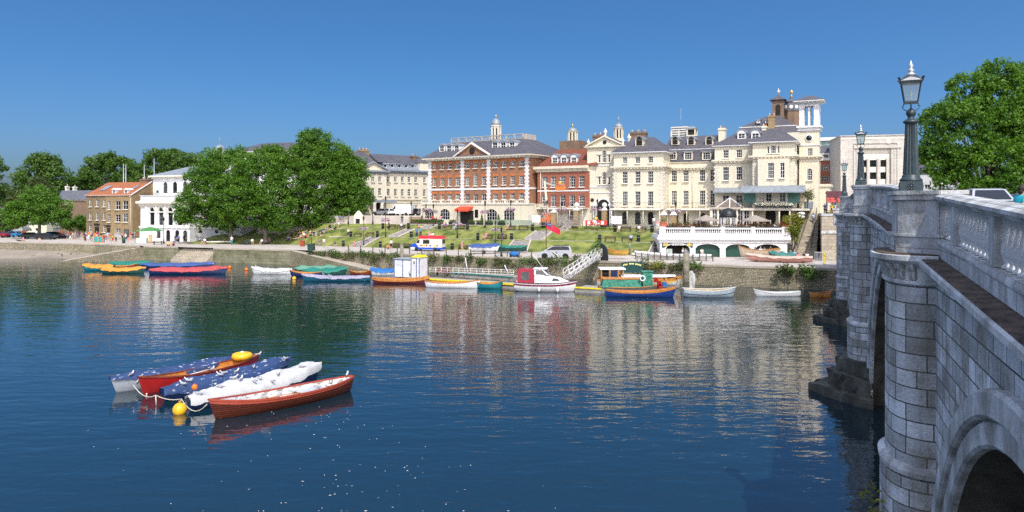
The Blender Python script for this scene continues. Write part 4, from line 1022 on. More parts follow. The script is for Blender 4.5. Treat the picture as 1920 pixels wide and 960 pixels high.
for k in range(4):
    Mx = Matrix.Translation((W/2,W/2,0)) @ Matrix.Rotation(k*math.pi/2, 4, 'Z') @ Matrix.Translation((-W/2,-W/2,0))
    op = (W-2*cw-.3)/2; zc = s4-op/2-.45
    m.box(cw, W-cw, .08, cw*.7, s4-.45, s4, 0, Mx)
    m.box(W/2-.15, W/2+.15, .12, .42, s3, zc, 0, Mx)
    for c in (cw+op/2, W-cw-op/2):
        for i in range(8):
            a, e = math.pi*i/8, math.pi*(i+1)/8; xa, xe = c+op/2*math.cos(a), c+op/2*math.cos(e)
            pl = [(xa, zc+op/2*math.sin(a)), (xa, s4-.4), (xe, s4-.4), (xe, zc+op/2*math.sin(e))]
            m.prism(pl, .1, cw*.68, 0, lambda x, z, y: tuple(Mx @ Vector((x, y, z))))
    m.box(-.08, cw+.06, -.08, .3, zc-.12, zc+.05, 0, Mx)
b.part('open_lantern', m, M_white)
b.cornice('roof_cornice', M_white, 0, W, s4, b.z(1517,188.5), proud=.85, depth=W, blocks=.55)
b.hip('pyramid_roof', M_slate, (0,W,0,W), b.z(1517,188.5), (W/2-.05,W/2+.05,W/2-.05,W/2+.05), b.z(1522,178.5,W/2), .9)
# corner pier at the tower foot and side range
m = MB(); m.box(W+.01, W+1.5, 1.0, 6, -.4, b.z(1517,345)); m.box(W-.1, W+1.7, .8, 6.2, b.z(1517,350), b.z(1517,345)); b.part('side_porch', m, M_cream)
m = MB(); m.box(-4.5, 0, 1.2, W, -.4, b.z(1517,294)); b.part('link_wall', m, M_cream)
m = MB(); m.box(-4.6, -.01, 1.0, W, b.z(1517,294), b.z(1517,290)); b.part('link_cornice', m, M_cream)
m = MB(); m.box(-4.5, -.01, 1.3, W, b.z(1517,290), b.z(1517,275)); b.part('link_attic', m, M_cream)

# ---- big slate mansard with brick towers behind the hotel
b = Bld('brick_towered_block', 'brown brick turreted block with slate mansard rising behind the hotel', 'building', 1378, 148, 1502, 143, 6.4)
W = b.W; mz = b.z(1440, 250); 
m = MB(); m.box(0, W, 0, 12, -.3, mz); b.part('wall', m, M_cream2)
b.hip('lower_mansard', M_slate, (0,W,0,12), mz, (.8,W-.8,.9,11), b.z(1440,237)); m = MB(); m.box(.7,W-.7,.8,11.1,b.z(1440,237),b.z(1440,235.6)); b.part('mansard_kerb', m, M_white)
b.hip('upper_roof', M_slate, (.9,W-.9,1,11), b.z(1440,235.6), (b.u(1436,4),b.u(1462,4),4,8), b.z(1440,218,4))
for px in (1422,1438): b.dormer(b.u(px,1.4), b.z(px,231,1.4), .7, .55, 1.2, ped=True)
def turret(u, v, w, z0, z1, z2, zf, lab, mat=M_brownbrick):
    o = link('turret', None, b.o, (u, v, 0)); m = MB(); m.box(-w/2, w/2, -w/2, w/2, z0, z1); m.box(-w/2-.15,w/2+.15,-w/2-.15,w/2+.15,z0,z0+.3); m.build('turret_wall', mat, o)
    for k in range(2):
        q = MB(); ww = w*.42; hh = (z1-z0)*.78
        q.prism([(ww/2,z0+.5),(ww/2,z0+hh-ww/2)] + [(ww/2*math.cos(math.pi*i/8), z0+hh-ww/2+ww/2*math.sin(math.pi*i/8)) for i in range(1,8)] + [(-ww/2,z0+hh-ww/2),(-ww/2,z0+.5)], -w/2-.03, -w/2-.004); link('louvre', q.mesh('louvre', [M_dark]), o, (0,0,0), k*math.pi/2)
    q = MB(); q.box(-w/2-.2,w/2+.2,-w/2-.2,w/2+.2,z1,z1+.16); q.frustum((-w/2-.45,w/2+.45,-w/2-.45,w/2+.45), z1+.16, (-.06,.06,-.06,.06), z2); q.build('turret_roof', M_slate, o)
    q = MB(); h = zf-z2; q.lathe([(.12,z2-.1),(.1,z2+h*.2),(.38,z2+h*.45),(.36,z2+h*.6),(.1,z2+h*.75),(.2,z2+h*.85),(.02,z2+h)], n=12); q.build('finial', M_silver if lab else M_gold, o)
turret(b.u(1459.5,5.5), 5.5, 2.2, b.z(1459,222,5.5), b.z(1459,190,5.5), b.z(1459,179,5.5), b.z(1459,166,5.5), 1)
u = b.u(1484,7); z0, z1 = b.z(1484,232,7), b.z(1484,210,7)
o = link('turret', None, b.o, (u, 7, 0)); m = MB(); m.lathe([(1.6,z0-3),(1.6,z1),(1.75,z1+.1)], n=8, sm=False, rot=R(22.5)); m.build('turret_wall', M_brownbrick, o)
m = MB(); m.lathe([(1.6,z1+.1),(1.5,z1+1.2),(1.2,z1+1.9),(1.4,z1+1.95),(.5,z1+2.5),(.35,z1+3.0)], n=8, sm=False, rot=R(22.5)); m.build('ornate_dome', M_slate2, o)
for k in range(8):
    a = 2*math.pi*k/8; q = MB(); q.lathe([(.3,0),(.42,.1),(.25,.14)], n=10); qq = q.build('round_window', M_white, o, (1.36*math.cos(a),1.36*math.sin(a),z1+.85)); qq.rotation_euler = (R(90),0,a+R(90))
m = MB(); m.lathe([(.3,z1+3.0),(.12,z1+3.3),(.12,z1+3.6),(.36,z1+3.9),(.3,z1+4.2),(.02,z1+4.5)], n=12); m.build('finial', M_gold, o)
b.chimney(b.u(1441,1), b.u(1453.5,1), .2, 1.6, mz-2, b.z(1447,217,1), M_stock, 3)

# ---- red brick and white block beyond the bridge end
b = Bld('modern_brick_block', 'red brick flats with white windows and glassy top floor behind the tower', 'building', 1535, 158, 1585, 156, 8.5)
W = b.W; z1 = b.z(1560,298)
w = b.row([1547,1565.5], 1560, 309, 319, 13, nx=4, ny=2, style='wn') + b.row([1547,1565.5], 1560, 330, 340, 13, nx=4, ny=2, style='wn')
b.wall('wall', M_brick2, 0, W, 0, z1, w, depth=12)
b.wall('white_storey', M_white, 0, W, z1+.002, b.z(1560,286), b.row([1547,1565.5], 1560, 289, 297, 13, nx=4, ny=1, style='wn'), v=.5, depth=11); b.band('parapet', M_white, 0, W, z1-.3, z1+.3, proud=.3)
m = MB(); m.frustum((0,W,.4,11), b.z(1560,286), (0,W,2,9), b.z(1560,272)); b.part('grey_roof', m, M_slate2)
m = MB(); m.box(0,W,2,9,b.z(1560,272),b.z(1560,262)); b.part('glass_storey', m, plain('green_glass', (.2,.28,.27), .15, .35, 1.5, spec=.8)); m = MB(); m.box(-.3,W+.3,1.6,9.3,b.z(1560,262),b.z(1560,256)); b.part('flat_roof', m, M_white)
b.band('shop_fascia', M_white, 0, W, b.z(1560,352), b.z(1560,346), proud=1.2)
# ---- stone cinema
b = Bld('stone_cinema', 'big plain pale stone cinema front with tall grouped windows', 'building', 1576, 146, 1712, 143, 8.5)
W = b.W; z1 = b.z(1640,254)
fu0, fu1, fz0, fz1 = b.u(1612), b.u(1671), b.z(1640,345), b.z(1640,279)
M_fa = masonry('pale_faience', (.60,.57,.51), (.52,.49,.44), (.34,.32,.29), 1.4, .7, .012, bump=.15, stain=.3, stain_col=(.3,.28,.24))
m = MB()
b.wall('wall', M_fa, 0, W, 0, z1, [dict(u=(fu0+fu1)/2, z=fz0, w=fu1-fu0, h=fz1-fz0, nx=1, ny=1, arch=False, style='wn')], depth=12, place=False, reveal=.5)
w = b.row([1618.7,1637,1656.7], 1637, 300, 313, 12, v=.55, nx=3, ny=2, style='dn') + b.row([1618.7,1637,1656.7], 1637, 323, 336, 12, v=.55, nx=3, ny=2, style='dn')
b.wall('recess_wall', M_trim, fu0-.02, fu1+.02, fz0-.02, fz1+.02, w, v=.55, depth=1)
for px in (1612.8,1627.8,1647,1664):
    m = MB(); u = b.u(px,.3); m.box(u-.22,u+.22,.1,.54,fz0,b.z(1640,297)); b.part('pilaster', m, M_fa)
for d in (.0, .35):
    m = MB(); a0, a1, t_ = fu0-.5-d*1.5, fu1+.5+d*1.5, fz1+.5+d*1.5
    m.box(a0-.12,a0,-.1-d*.2,-.004,fz0,t_); m.box(a1,a1+.12,-.1-d*.2,-.004,fz0,t_); m.box(a0-.12,a1+.12,-.1-d*.2,-.004,t_,t_+.12); b.part('frame_moulding', m, M_fa)
m = MB(); m.prism([(b.u(1601),b.z(1640,278)),(b.u(1690),b.z(1640,278)),(b.u(1690),b.z(1640,275)),(b.u(1676),b.z(1640,272.5)),(b.u(1601),b.z(1640,272.5))], -.25, -.005); b.part('hood', m, M_fa)
b.cornice('parapet_coping', M_fa, 0, W, z1-.25, z1+.1, proud=.2, depth=11); b.band('frieze', M_trim, 0, W, b.z(1640,260.5), b.z(1640,257), proud=.06)
m = MB(); m.lathe([(.45,0),(.5,.1),(.3,.15)], n=16); q = m.build('round_emblem', M_trim, b.o, (b.u(1665), -.004, b.z(1665,266))); q.rotation_euler = (R(90),0,0)
# ---- white low house
b = Bld('white_corner_house', 'low white painted house half hidden beneath the leafy tree', 'building', 1712, 116, 1800, 113, 8.5)
W = b.W; b.wall('wall', M_white, 0, W, -1, b.z(1750,322), b.row([1739,1766], 1739, 346, 359, 10.5, nx=2, ny=2), depth=8); b.hip('slate_roof', M_slate, (0,W,0,8), b.z(1750,322), (1,W-1,4,4.2), b.z(1750,300,4), .3)

# ---- long pale building left of the red one
b = Bld('long_pale_building', 'long pale stucco building with row of lead dormers behind the car park', 'building', 724, 163, 806, 171, 7.9)
W = b.W; cz = b.z(757, 321); 
w = b.row([728.6,741.8,754.8,767.2,779.8,796], 755, 331.5, 341.5, 5.6, nx=2, ny=3) + b.row([728.6,741.8,754.8,767.2,779.8,796], 755, 354.5, 367.5, 5.6, nx=2, ny=3) + b.row([741.5,754.5,767,779.5], 755, 384.5, 395, 5.6, nx=2, ny=2)
b.wall('wall', M_cream, 0, W, -.3, cz, w, depth=13)
b.cornice('cornice', M_lead, -.3, W, cz-.55, cz+.25, proud=.7, depth=13); b.band('string_course', M_cream2, 0, W, b.z(755,375), b.z(755,372.5), proud=.25); b.band('lower_string_course', M_cream2, 0, W, b.z(755,380.5), b.z(755,379), proud=.12)
mz = b.z(755,306,1); b.hip('lower_mansard', M_lead, (0,W-1.5,.5,12), cz+.25, (0,W-1.5,1.3,11), mz)
b.hip('slate_roof', M_slate, (-1,W-1.5,1.3,11), mz, (-1,W-1.5,5.5,6.5), b.z(755,291.5,5.5), .1)
for px in (722.5,735.7,749,762,774): b.dormer(b.u(px,.7), b.z(px,319,.7), 1.15, 1.3, .7, ped=False, mat=M_lead, roof=M_lead, nx=1, ny=2)
m = MB(); m.box(W-2.6, W+.5, .3, 10, cz, b.z(796,305)); b.part('end_attic', m, M_cream); b.hip('end_roof', M_slate, (W-2.6,W+.5,.3,10), b.z(796,305), (W-1.5,W,4,6), b.z(790,294,4), .2)
b.chimney(b.u(775,3), b.u(784,3), 3, 4.2, cz, b.z(779,292,3), M_brownbrick, 2)
b2 = Bld('pedimented_pavilion', 'pale stucco pavilion with pediment and columned porch beside the plane trees', 'building', 655, 155.6, 724.5, 161.6, 7.9)
W = b2.W; cz = b2.z(700, 322)
w = b2.row([672,685.5,699,711.8], 700, 331.5, 341, 5.4, nx=2, ny=3) + b2.row([672,685.5,699,711.8], 700, 352.5, 366, 5.4, nx=2, ny=3)
b2.wall('wall', M_cream, 0, W, -.3, cz, w, depth=12); b2.cornice('cornice', M_lead, 0, W, cz-.5, cz+.3, proud=.6, depth=12)
b2.pediment(M_lead, b2.u(672), W-.1, cz+.3, b2.z(693, 305), v=-.2, proud=.4, depth=6, face=M_cream)
b2.hip('slate_roof', M_slate, (-1,W,1,12), cz+.3, (-1,W-2.2,5,8), b2.z(690,285.5,5), 0); b2.chimney(b2.u(676,5), b2.u(692,5), 5, 6.5, cz, b2.z(684,281,5), M_stock, 5)
for px in (667,679,692,705,718):
    m = MB(); m.box(b2.u(px)-.3, b2.u(px)+.3, -.14, -.004, b2.z(700,373), cz-.5); b2.part('pilaster', m, M_cream2)
m = MB(); m.box(b2.u(690), W+1, -2.6, -.02, b2.z(700,380), b2.z(700,375)); b2.part('porch_roof', m, M_lead)
for px in (702,716):
    m = MB(); m.lathe([(.5,-.2),(.42,.1),(.36,b2.z(700,380)-.3),(.5,b2.z(700,380))], n=12); b2.part('porch_column', m, M_trim, None, (b2.u(px,-2.2),-2.2,0))
b2.door(b2.u(708), 0, 1.6, 3, mat=M_dark)
# ---- white hall behind the plane trees, with a white cupola tower
b = Bld('white_hall', 'white hall with broad dark slate roof peeping over the plane trees', 'building', 430, 178, 556, 170, 4.5)
W = b.W; ez = b.z(500,284.5); b.wall('wall', M_white, 0, W, 0, ez, b.row([452,470,490,515,540], 500, 288, 298, 6, nx=2, ny=2), depth=14); b.cornice('eaves', M_trim, 0, W, ez-.2, ez+.15, proud=.6, depth=14); b.hip('slate_roof', M_slate, (0,W,0,14), ez+.15, (b.u(492,6), b.u(545,6), 6, 8), b.z(515,268,6), .6)
b = Bld('white_cupola_tower', 'distant white domed cupola above the trees by the white clubhouse', 'tower', 394, 205, 414, 204, 4.5)
W = b.W; m = MB(); m.box(0,W,0,W,0,b.z(404,296)); b.part('shaft', m, M_white); bz = b.z(404,296); b.cupola(W/2, W/2, bz, W*.8, b.z(404,282)-bz, b.z(404,271)-b.z(404,282), b.z(404,254)-b.z(404,271), mat=M_white, gilt=False)

# ---- white neoclassical clubhouse
b = Bld('white_clubhouse', 'ornate white riverside clubhouse with arched windows and set-back upper storey', 'building', 263.5, 160, 356, 154, ZP)
W = b.W; pz = b.z(310,366.5); cz = b.z(310,386)
w = b.row([285.5,302.2,319.7,337.5], 310, 389, 422, 8, nx=2, ny=5, arch=True, style='dn')
gw = b.row([298,316,333,348], 310, 431, 452, 7.5, nx=2, ny=4, arch=True, style='dn')
b.wall('wall', M_white, 0, W, b.z(310,427), pz, w, depth=14)
b.wall('basement', M_white, -.12, W+.12, -.3, b.z(310,427), gw, v=-.12, depth=14.2)
b.band('string_course', M_white, -.2, W+.2, b.z(310,427.5), b.z(310,424.5), proud=.3); b.cornice('cornice', M_trim, 0, W, cz-.1, b.z(310,377), proud=.7, depth=14); b.band('parapet_base', M_trim, 0, W, b.z(310,377), b.z(310,375), proud=.2); b.cornice('parapet_coping', M_white, 0, W, pz-.2, pz+.05, proud=.15, depth=14)
for px in (276,294,311,328.5,345):
    m = MB(); u = b.u(px); m.box(u-.3,u+.3,-.25,-.004,b.z(310,424),cz-.1); b.part('pilaster', m, M_white)
for ww in w:
    m = MB(); r = ww['w']/2
    for i in range(10):
        a, e = math.pi*i/10, math.pi*(i+1)/10; m.prism([(ww['u']+q*math.cos(t), ww['z']+ww['h']-r+q*math.sin(t)) for q, t in ((r+.05,a),(r+.35,a),(r+.35,e),(r+.05,e))], -.15, -.005)
    m.box(ww['u']-r-.3, ww['u']+r+.3, -.2, -.005, ww['z']+ww['h']-r-.45, ww['z']+ww['h']-r-.2); b.part('window_hood', m, M_trim)
v = 5; u0, u1 = b.u(287,v), b.u(372,v); ez = b.z(320,331.5,v)
w = b.row([310,328,347], 320, 341, 362, 8, v=v, nx=2, ny=3, arch=True, style='dn') + b.row([295], 295, 357, 362, 5, v=v, nx=1, ny=1, style='dn')
b.wall('upper_storey', M_white, u0, u1, pz-.1, ez, w, v=v, depth=9); b.cornice('upper_cornice', M_trim, u0, u1, ez-.4, ez+.3, v=v, proud=.7, depth=9)
b.hip('slate_roof', M_lead, (u0,u1,v,v+9), ez+.3, (b.u(358,v+4.5),b.u(362,v+4.5),v+4.3,v+4.7), b.z(360,312,v+4.5), .7)
b.railing(0, W, -.05, pz+.05, .5, .3)
# columned wing behind the trees
b = Bld('columned_wing', 'white columned wing standing on blank arched basement behind plane trunks', 'building', 356.5, 157, 452, 151, ZP)
W = b.W; zb = b.z(400,429); M_blk = masonry('white_block', (.72,.72,.70), (.64,.64,.62), (.45,.45,.44), .9, .4, .015, bump=.3, stain=.2, stain_col=(.4,.4,.36))
b.wall('basement', M_blk, 0, W, -.3, zb, [], depth=12); m = MB(); m.box(-.1,W+.1,-.3,-.01,zb-.05,zb+.25); b.part('ledge', m, M_trim)
for px in (376,406,432): b.door(b.u(px), b.z(376,436.5), .95, .62, mat=M_dark, arch=True)
m = MB(); m.box(0,W,1.5,12,zb,b.z(400,370)); b.part('wall', m, M_white)
for i in range(12):
    m = MB(); m.lathe([(.42,0),(.34,.2),(.3,4.6),(.42,5)], n=10); b.part('column', m, M_white, None, (W*(i+.5)/12, .6, zb))
m = MB(); m.box(0,W,.1,1.49,zb+5,b.z(400,370)); b.part('entablature', m, M_white)

# ---- yellow brick pub with orange roof
b = Bld('yellow_brick_pub', 'yellow stock brick pub with orange tiled roof and white dormers', 'building', 161.5, 172, 249, 166.5, ZP)
W = b.W; ez = b.z(205,366.3); us = b.u(199)
L3 = [169.5,182.5,195.5]
wl = b.row(L3, 182, 374, 387.5, 5.4, nx=2, ny=4) + b.row(L3, 182, 398, 412.5, 5.4, nx=2, ny=4) + b.row([169.5,195.5], 182, 422, 435, 5.4, nx=2, ny=4)
wr_ = b.row([205.5], 205, 377, 393, 5, nx=2, ny=4) + b.row([222], 222, 377, 393, 9.5, nx=2, ny=2) + b.row([236], 236, 376.5, 392.5, 10, nx=2, ny=2) + b.row([205.5], 205, 402, 416.5, 5, nx=2, ny=4) + b.row([222], 222, 402.5, 416, 9.5, nx=2, ny=3) + b.row([236], 236, 400, 416.5, 10, nx=2, ny=2) + b.row([222], 222, 428.5, 439, 9.5, nx=2, ny=3)
b.wall('wall', M_brownbrick if False else masonry('sooty_stock_brick', (.29,.21,.105), (.21,.15,.08), (.27,.23,.17), .24, .085, .01, bump=.15), 0, us, -.3, ez, wl, depth=11)
b.wall('bay_wall', M_stock, us+.01, W, -.3, ez, wr_, v=-.12, depth=11.12)
b.cornice('eaves', M_white, 0, W, ez-.12, ez+.08, proud=.25, depth=11, right=False)
m = MB(); rz = b.z(225,341.8,5.2)
m.poly([(-.3,-.35,ez-.05),(W+.1,-.35,ez-.05),(W+.1,5.2,rz),(b.u(203,5.2),5.2,rz)]); m.poly([(W+.1,11.3,ez-.05),(-.3,11.3,ez-.05),(b.u(203,5.2),5.2,rz),(W+.1,5.2,rz)]); m.poly([(-.3,11.3,ez-.05),(-.3,-.35,ez-.05),(b.u(203,5.2),5.2,rz)]); b.part('tiled_roof', m, M_tile)
m = MB(); m.prism([(-.12,ez),(11,ez),(5.3,rz)], W-.25, W, 0, lambda x, z, y: (y, x, z)); b.part('gable', m, M_stock)
m = MB(); m.prism([(-.5,ez-.05),(5.2,rz-.02),(5.2,rz+.15),(-.5,ez+.12)], W-.1, W+.14, 0, lambda x, z, y: (y, x, z)); b.part('verge_board', m, M_white)
for px in (215.6,238): b.dormer(b.u(px,.8), b.z(px,367,.8), 1.15, 1.35, .5, mat=M_white, roof=M_white, nx=2, ny=2)
s_ = (rz-ez)/5.5
for k, (a, e) in enumerate(((190,200),(246,251))):
    m = MB(); m.poly([(b.u(a,2.2),1.6,ez+(1.95)*s_+.1),(b.u(e,2.2),1.6,ez+1.95*s_+.1),(b.u(e,2.2)+.3,3.6,ez+3.95*s_+.1),(b.u(a,2.2)+.3,3.6,ez+3.95*s_+.1)]); b.part('skylight', m, M_lead)
b.chimney(W-3.2, W-1.0, 4.6, 6, rz-.6, b.z(247,336,5), M_brownbrick, 3)
m = MB(); m.box(W+.01, W+4.5, 5, 12, -.3, b.z(262,345,5)); b.part('rear_wing', m, M_stock); b.chimney(b.u(262,6), b.u(278,6), 6, 7.5, 8, b.z(270,338,6), M_brownbrick, 4)
b.door(b.u(182), -.2, 1.35, 2.7); b.door(b.u(204.5), -.2, 1.0, 2.5, v=-.12); b.door(b.u(238), -.2, 1.5, 2.4, v=-.12, mat=M_pane2)
m = MB(); m.box(b.u(178),b.u(187),-.35,-.06,b.z(182,422),b.z(182,419)); m.box(b.u(201),b.u(208.5),-.45,-.18,b.z(205,425),b.z(205,422)); b.part('sign_fascia', m, M_black)
b.pipe(245, 368, 440); b.sidewins(W, [(6.5, b.z(249,366), 1.0, 1.2, 2, 2)])
# ---- slate roofed brick building
b = Bld('slate_roofed_house', 'brown brick house with blue slate hipped roof behind the round tree', 'building', 112, 196, 164, 194, ZP)
W = b.W; ez = b.z(138,374); b.wall('wall', M_brownbrick, 0, W, 0, ez, b.row([126.5], 126, 375.5, 384, 9, nx=4, ny=2), depth=10); b.band('eaves_band', M_white, 0, W, ez-.25, ez+.05, proud=.2); b.hip('slate_roof', M_slate2, (0,W,0,10), ez, (b.u(116,3),W-.6,3,6), b.z(138,357,3), .5)
b.chimney(b.u(122,4), b.u(125,4), 4, 5, ez+2, b.z(124,349,4), M_trim, 1); b.chimney(b.u(136,4), b.u(139,4), 4, 5, ez+2, b.z(137,350,4), M_trim, 1)
b = Bld('small_kiosk', 'small white kiosk with red roof edge beside the parked cars', 'kiosk', -14, 190, 17, 189, ZP)
W = b.W; m = MB(); m.box(0,W,0,4,0,b.z(5,419)); b.part('wall', m, M_white); m = MB(); m.box(-.2,W+.2,-.3,4.2,b.z(5,419),b.z(5,413)); b.part('roof', m, M_awn); m = MB(); m.box(.5,W-.9,-.03,-.004,.2,2.6); b.part('shopfront', m, M_pane)
b = Bld('far_bungalow', 'distant pale low house between the trees at the picture edge', 'building', -20, 240, 14, 239, ZP)
W = b.W; m = MB(); m.box(0,W,0,6,0,b.z(5,395)); b.part('wall', m, M_cream2); b.hip('slate_roof', M_slate2, (0,W,0,6), b.z(5,395), (1,W-1,2.8,3.2), b.z(5,383), .4)
b = Bld('garden_wall', 'low red brick garden wall behind the parked camper van', 'wall', 20, 186, 118, 184, ZP)
W = b.W; m = MB(); m.box(0,W,0,.3,-.2,1.1); b.part('brickwork', m, M_brick2)
# aerial masts behind the pub
for px, y1, lab in ((231.5,308,'thin mast behind the pub roof'),(236,309,'second thin mast close beside its twin behind pub'),(270.5,309,'lone pale mast behind the pub chimney'),(289,297,'tallest pale mast above the clubhouse gutter')):
    t = thing('aerial_mast', lab, 'mast', (PX(px,182),182,ZP), 0, 'aerial masts behind the pub'); m = MB(); m.tube([(0,0,0),(0,0,PZ(y1,182)-ZP)], .09, 6); m.build('mast_pole', M_steel, t)
# ================================================================= TREES AND PLANTS
def tree(name, label, px, py, D, blobs, leaf, nleaf=46, size=.35, cl=1.0, tr=.35, zb=None, seed=1, group=None, dens=1.0, limbs=True):
    """trunk foot at picture point px,py depth D; blobs (px, py, rx, rz, depth offset) in picture pixels"""
    z0 = PZ(py, D) if zb is None else zb; base = Vector((PX(px,D), D, z0)); g = np.random.default_rng(seed)
    t = thing(name, label, 'tree', base, 0, group); k = D/FPX; cs = []; rs = []; top = []
    for bx, by, rx, rz, dy in blobs:
        c = np.array([PX(bx,D)-base.x, dy, PZ(by,D)-z0]); rx_, rz_ = rx*k, rz*k; ry = (rx_+rz_)/2
        n = int(dens*5.2*(rx_*rz_+ry*rz_+rx_*ry)/3/(cl*cl)) + 6
        d = g.normal(size=(n,3)); d /= np.linalg.norm(d, axis=1)[:,None]; rad = g.uniform(.45, 1.06, n)**.55
        q = c + d*rad[:,None]*np.array([rx_,ry,rz_]); cs.append(q); rs.append(g.uniform(.55, 1.25, n)*cl); top.append((Vector(c), max(rx_, rz_)))
    cs = np.concatenate(cs); rs = np.concatenate(rs); keep = cs[:,2] > .8; cs, rs = cs[keep], rs[keep]
    link('crown', leaf_mesh('crown', cs, rs, nleaf, size, leaf, seed, None, .75), t)
    m = MB(); h = max(min(c.z for c, r in top)*.9, 2.0) if limbs else 2.5
    m.tube([(0,0,-.3),(0,0,0),(.05,0,.5),(.1,.05,h*.5),(.0,.1,h)], [tr*1.6,tr*1.35,tr*1.05,tr*.92,tr*.8], 9)
    if limbs:
        for c, r in top:
            s_ = Vector((0,.1,h*.85)); e = c; mid = s_.lerp(e, .5)+Vector((0,0,r*.12)); m.tube([s_, mid, e], [tr*.55, tr*.32, tr*.1], 6)
            for j in range(3):
                d = Vector(g.normal(size=3)).normalized(); d.z = abs(d.z)*.6; m.tube([mid.lerp(e,.4*j+.1), e+d*r*.75], [tr*.2, tr*.05], 5)
    m.build('trunk', M_bark, t); return t
GP = 'plane trees on the river lawn'
tree('plane_tree', 'leafy plane tree overhanging the white columned wing', 432, 449, 146, [(392,352,44,52,0),(356,384,22,30,-1),(425,325,38,42,1),(436,375,40,46,-2),(398,300,26,24,0),(440,293,22,18,1),(374,338,24,26,1),(345,405,16,14,0),(372,408,26,20,0),(420,412,34,20,0)], L_plane, seed=2, dens=1.5, group=GP, tr=.42)
tree('plane_tree', 'plane tree with pale mottled trunk by the promenade edge', 497, 452, 143, [(490,340,48,56,0),(462,370,34,40,-2),(520,375,40,44,-1),(500,300,36,28,1),(478,405,36,22,-1),(525,412,30,22,-1),(510,290,24,18,2),(455,320,26,32,1)], L_plane, seed=3, dens=1.5, group=GP, tr=.42)
tree('plane_tree', 'tallest plane tree, its crown standing above the others', 562, 437, 150, [(585,300,44,44,0),(590,265,30,24,0),(560,340,46,50,-2),(610,350,40,52,-1),(575,395,44,28,-2),(620,300,34,38,1),(556,300,28,30,1),(603,415,26,16,-1),(640,330,26,34,0),(572,258,16,12,0)], L_plane, seed=4, dens=1.5, group=GP, tr=.45)
tree('plane_tree', 'plane tree shading the crowd, touching the pale pavilion', 625, 421, 151, [(650,330,38,42,0),(662,365,34,34,-1),(635,365,34,36,1),(640,300,26,24,1),(668,320,20,26,0),(655,392,32,16,-1),(684,372,14,20,0)], L_plane, seed=5, dens=1.4, group=GP, tr=.42)
GB = 'trees behind the waterfront buildings'
tree('dark_tree', 'big rounded dark green tree rising behind the small car park', 82, 420, 230, [(80,330,38,38,0),(58,345,30,36,0),(105,340,28,36,-1),(85,305,28,18,0),(112,365,22,30,0),(45,375,20,26,0)], L_dark, size=.7, cl=1.7, seed=6, group=GB, tr=.6)
tree('round_tree', 'spreading light green tree whose trunk stands before the camper van', 73, 441.5, 166, [(72,385,42,26,0),(40,395,30,22,0),(105,392,28,22,0),(75,362,28,14,0),(62,408,42,14,-1),(110,408,24,14,0),(25,402,18,20,0)], L_plane, size=.45, cl=1.1, seed=7, tr=.35)
tree('dark_tree', 'bushy dark tree standing behind the pub dormers', 205, 420, 236, [(190,330,32,36,0),(222,325,32,32,0),(172,325,20,28,0),(245,330,22,28,0),(205,302,24,14,0),(258,338,16,20,0),(165,345,14,22,0)], L_dark, size=.7, cl=1.6, seed=8, group=GB, tr=.55)
tree('dark_tree', 'green tree rising behind the clubhouse roof', 315, 420, 236, [(300,308,32,28,0),(330,305,30,26,0),(285,325,18,24,0),(352,312,22,22,0),(310,292,24,12,0),(365,302,12,12,0)], L_dark, size=.7, cl=1.6, seed=9, group=GB, tr=.55)
tree('dark_tree', 'dark conifer-like crown cut by the picture edge', -14, 420, 200, [(-14,330,20,42,0),(-16,300,14,24,0),(-10,362,16,22,0)], L_dark, size=.6, cl=1.4, seed=10, group=GB)
tree('dark_tree', 'pale olive tree squeezed between the two biggest dark crowns', 70, 420, 215, [(72,352,20,20,0),(65,365,22,16,0),(20,375,18,20,0)], L_bush, size=.6, cl=1.3, seed=13, group=GB)
tree('dark_tree', 'thin dark treetop behind the slate roofed house', 152, 420, 240, [(150,350,20,20,0),(142,362,22,16,0),(130,345,14,18,0)], L_dark, size=.65, cl=1.3, seed=14, group=GB)
tree('bush_tree', 'low rounded bush tree against the pub side', 146, 439, 178, [(146,415,17,13,0),(130,420,16,13,0),(156,422,10,12,0)], L_plane, size=.4, cl=.9, seed=11, limbs=False)
tree('bush_tree', 'dark shrub tree behind the parked cars and kiosk', 12, 440, 180, [(8,418,18,16,0),(28,412,18,18,0),(-5,405,16,20,0)], L_dark, size=.4, cl=.9, seed=15, limbs=False)
tree('lime_tree', 'huge leafy tree towering beside the bridge parapet', 1850, 385, 100, [(1850,210,70,60,0),(1790,250,60,66,-1),(1900,190,60,60,0),(1760,300,40,40,0),(1830,310,70,50,-3),(1900,300,60,60,-2),(1880,140,50,26,0),(1820,165,42,34,0),(1960,230,70,90,0),(1930,340,60,40,-3),(1770,345,36,24,-2),(1850,352,50,24,-4),(1757,225,24,30,1),(1740,285,16,26,0)], L_plane, size=.36, cl=.85, nleaf=38, dens=1.35, seed=12, tr=.5, zb=6)
# shrubs on the river wall
def shrub(name, label, pts, r, n, size, mat, seed, group, cat='shrub', stem=True):
    c = Vector(pts[0]); t = thing(name, label, cat, c, 0, group)
    link('foliage', leaf_mesh('foliage', [tuple(Vector(p)-c+Vector((0,0,r*.6))) for p in pts], r, n, size, mat, seed), t)
    m = MB()
    for p in pts: q = Vector(p)-c; m.tube([q+Vector((0,0,-.25)), q+Vector((.05,0,r*.8))], .03, 5)
    m.build('stem', M_bark, t); return t
sr = random.Random(21)
def bank_pt(px, dz=0, off=-.25):
    """point on the wall top seen in picture column px"""
    for (ax, ay), (bx, by) in zip(BANK[1:], BANK[2:]):
        k = (px-960)/FPX; den = (bx-ax)-k*(by-ay)
        if abs(den) < 1e-9: continue
        t = (k*ay-ax)/den
        if -.001 <= t <= 1.001: return Vector((ax+(bx-ax)*t, ay+(by-ay)*t+off, ZP+dz))
    return None
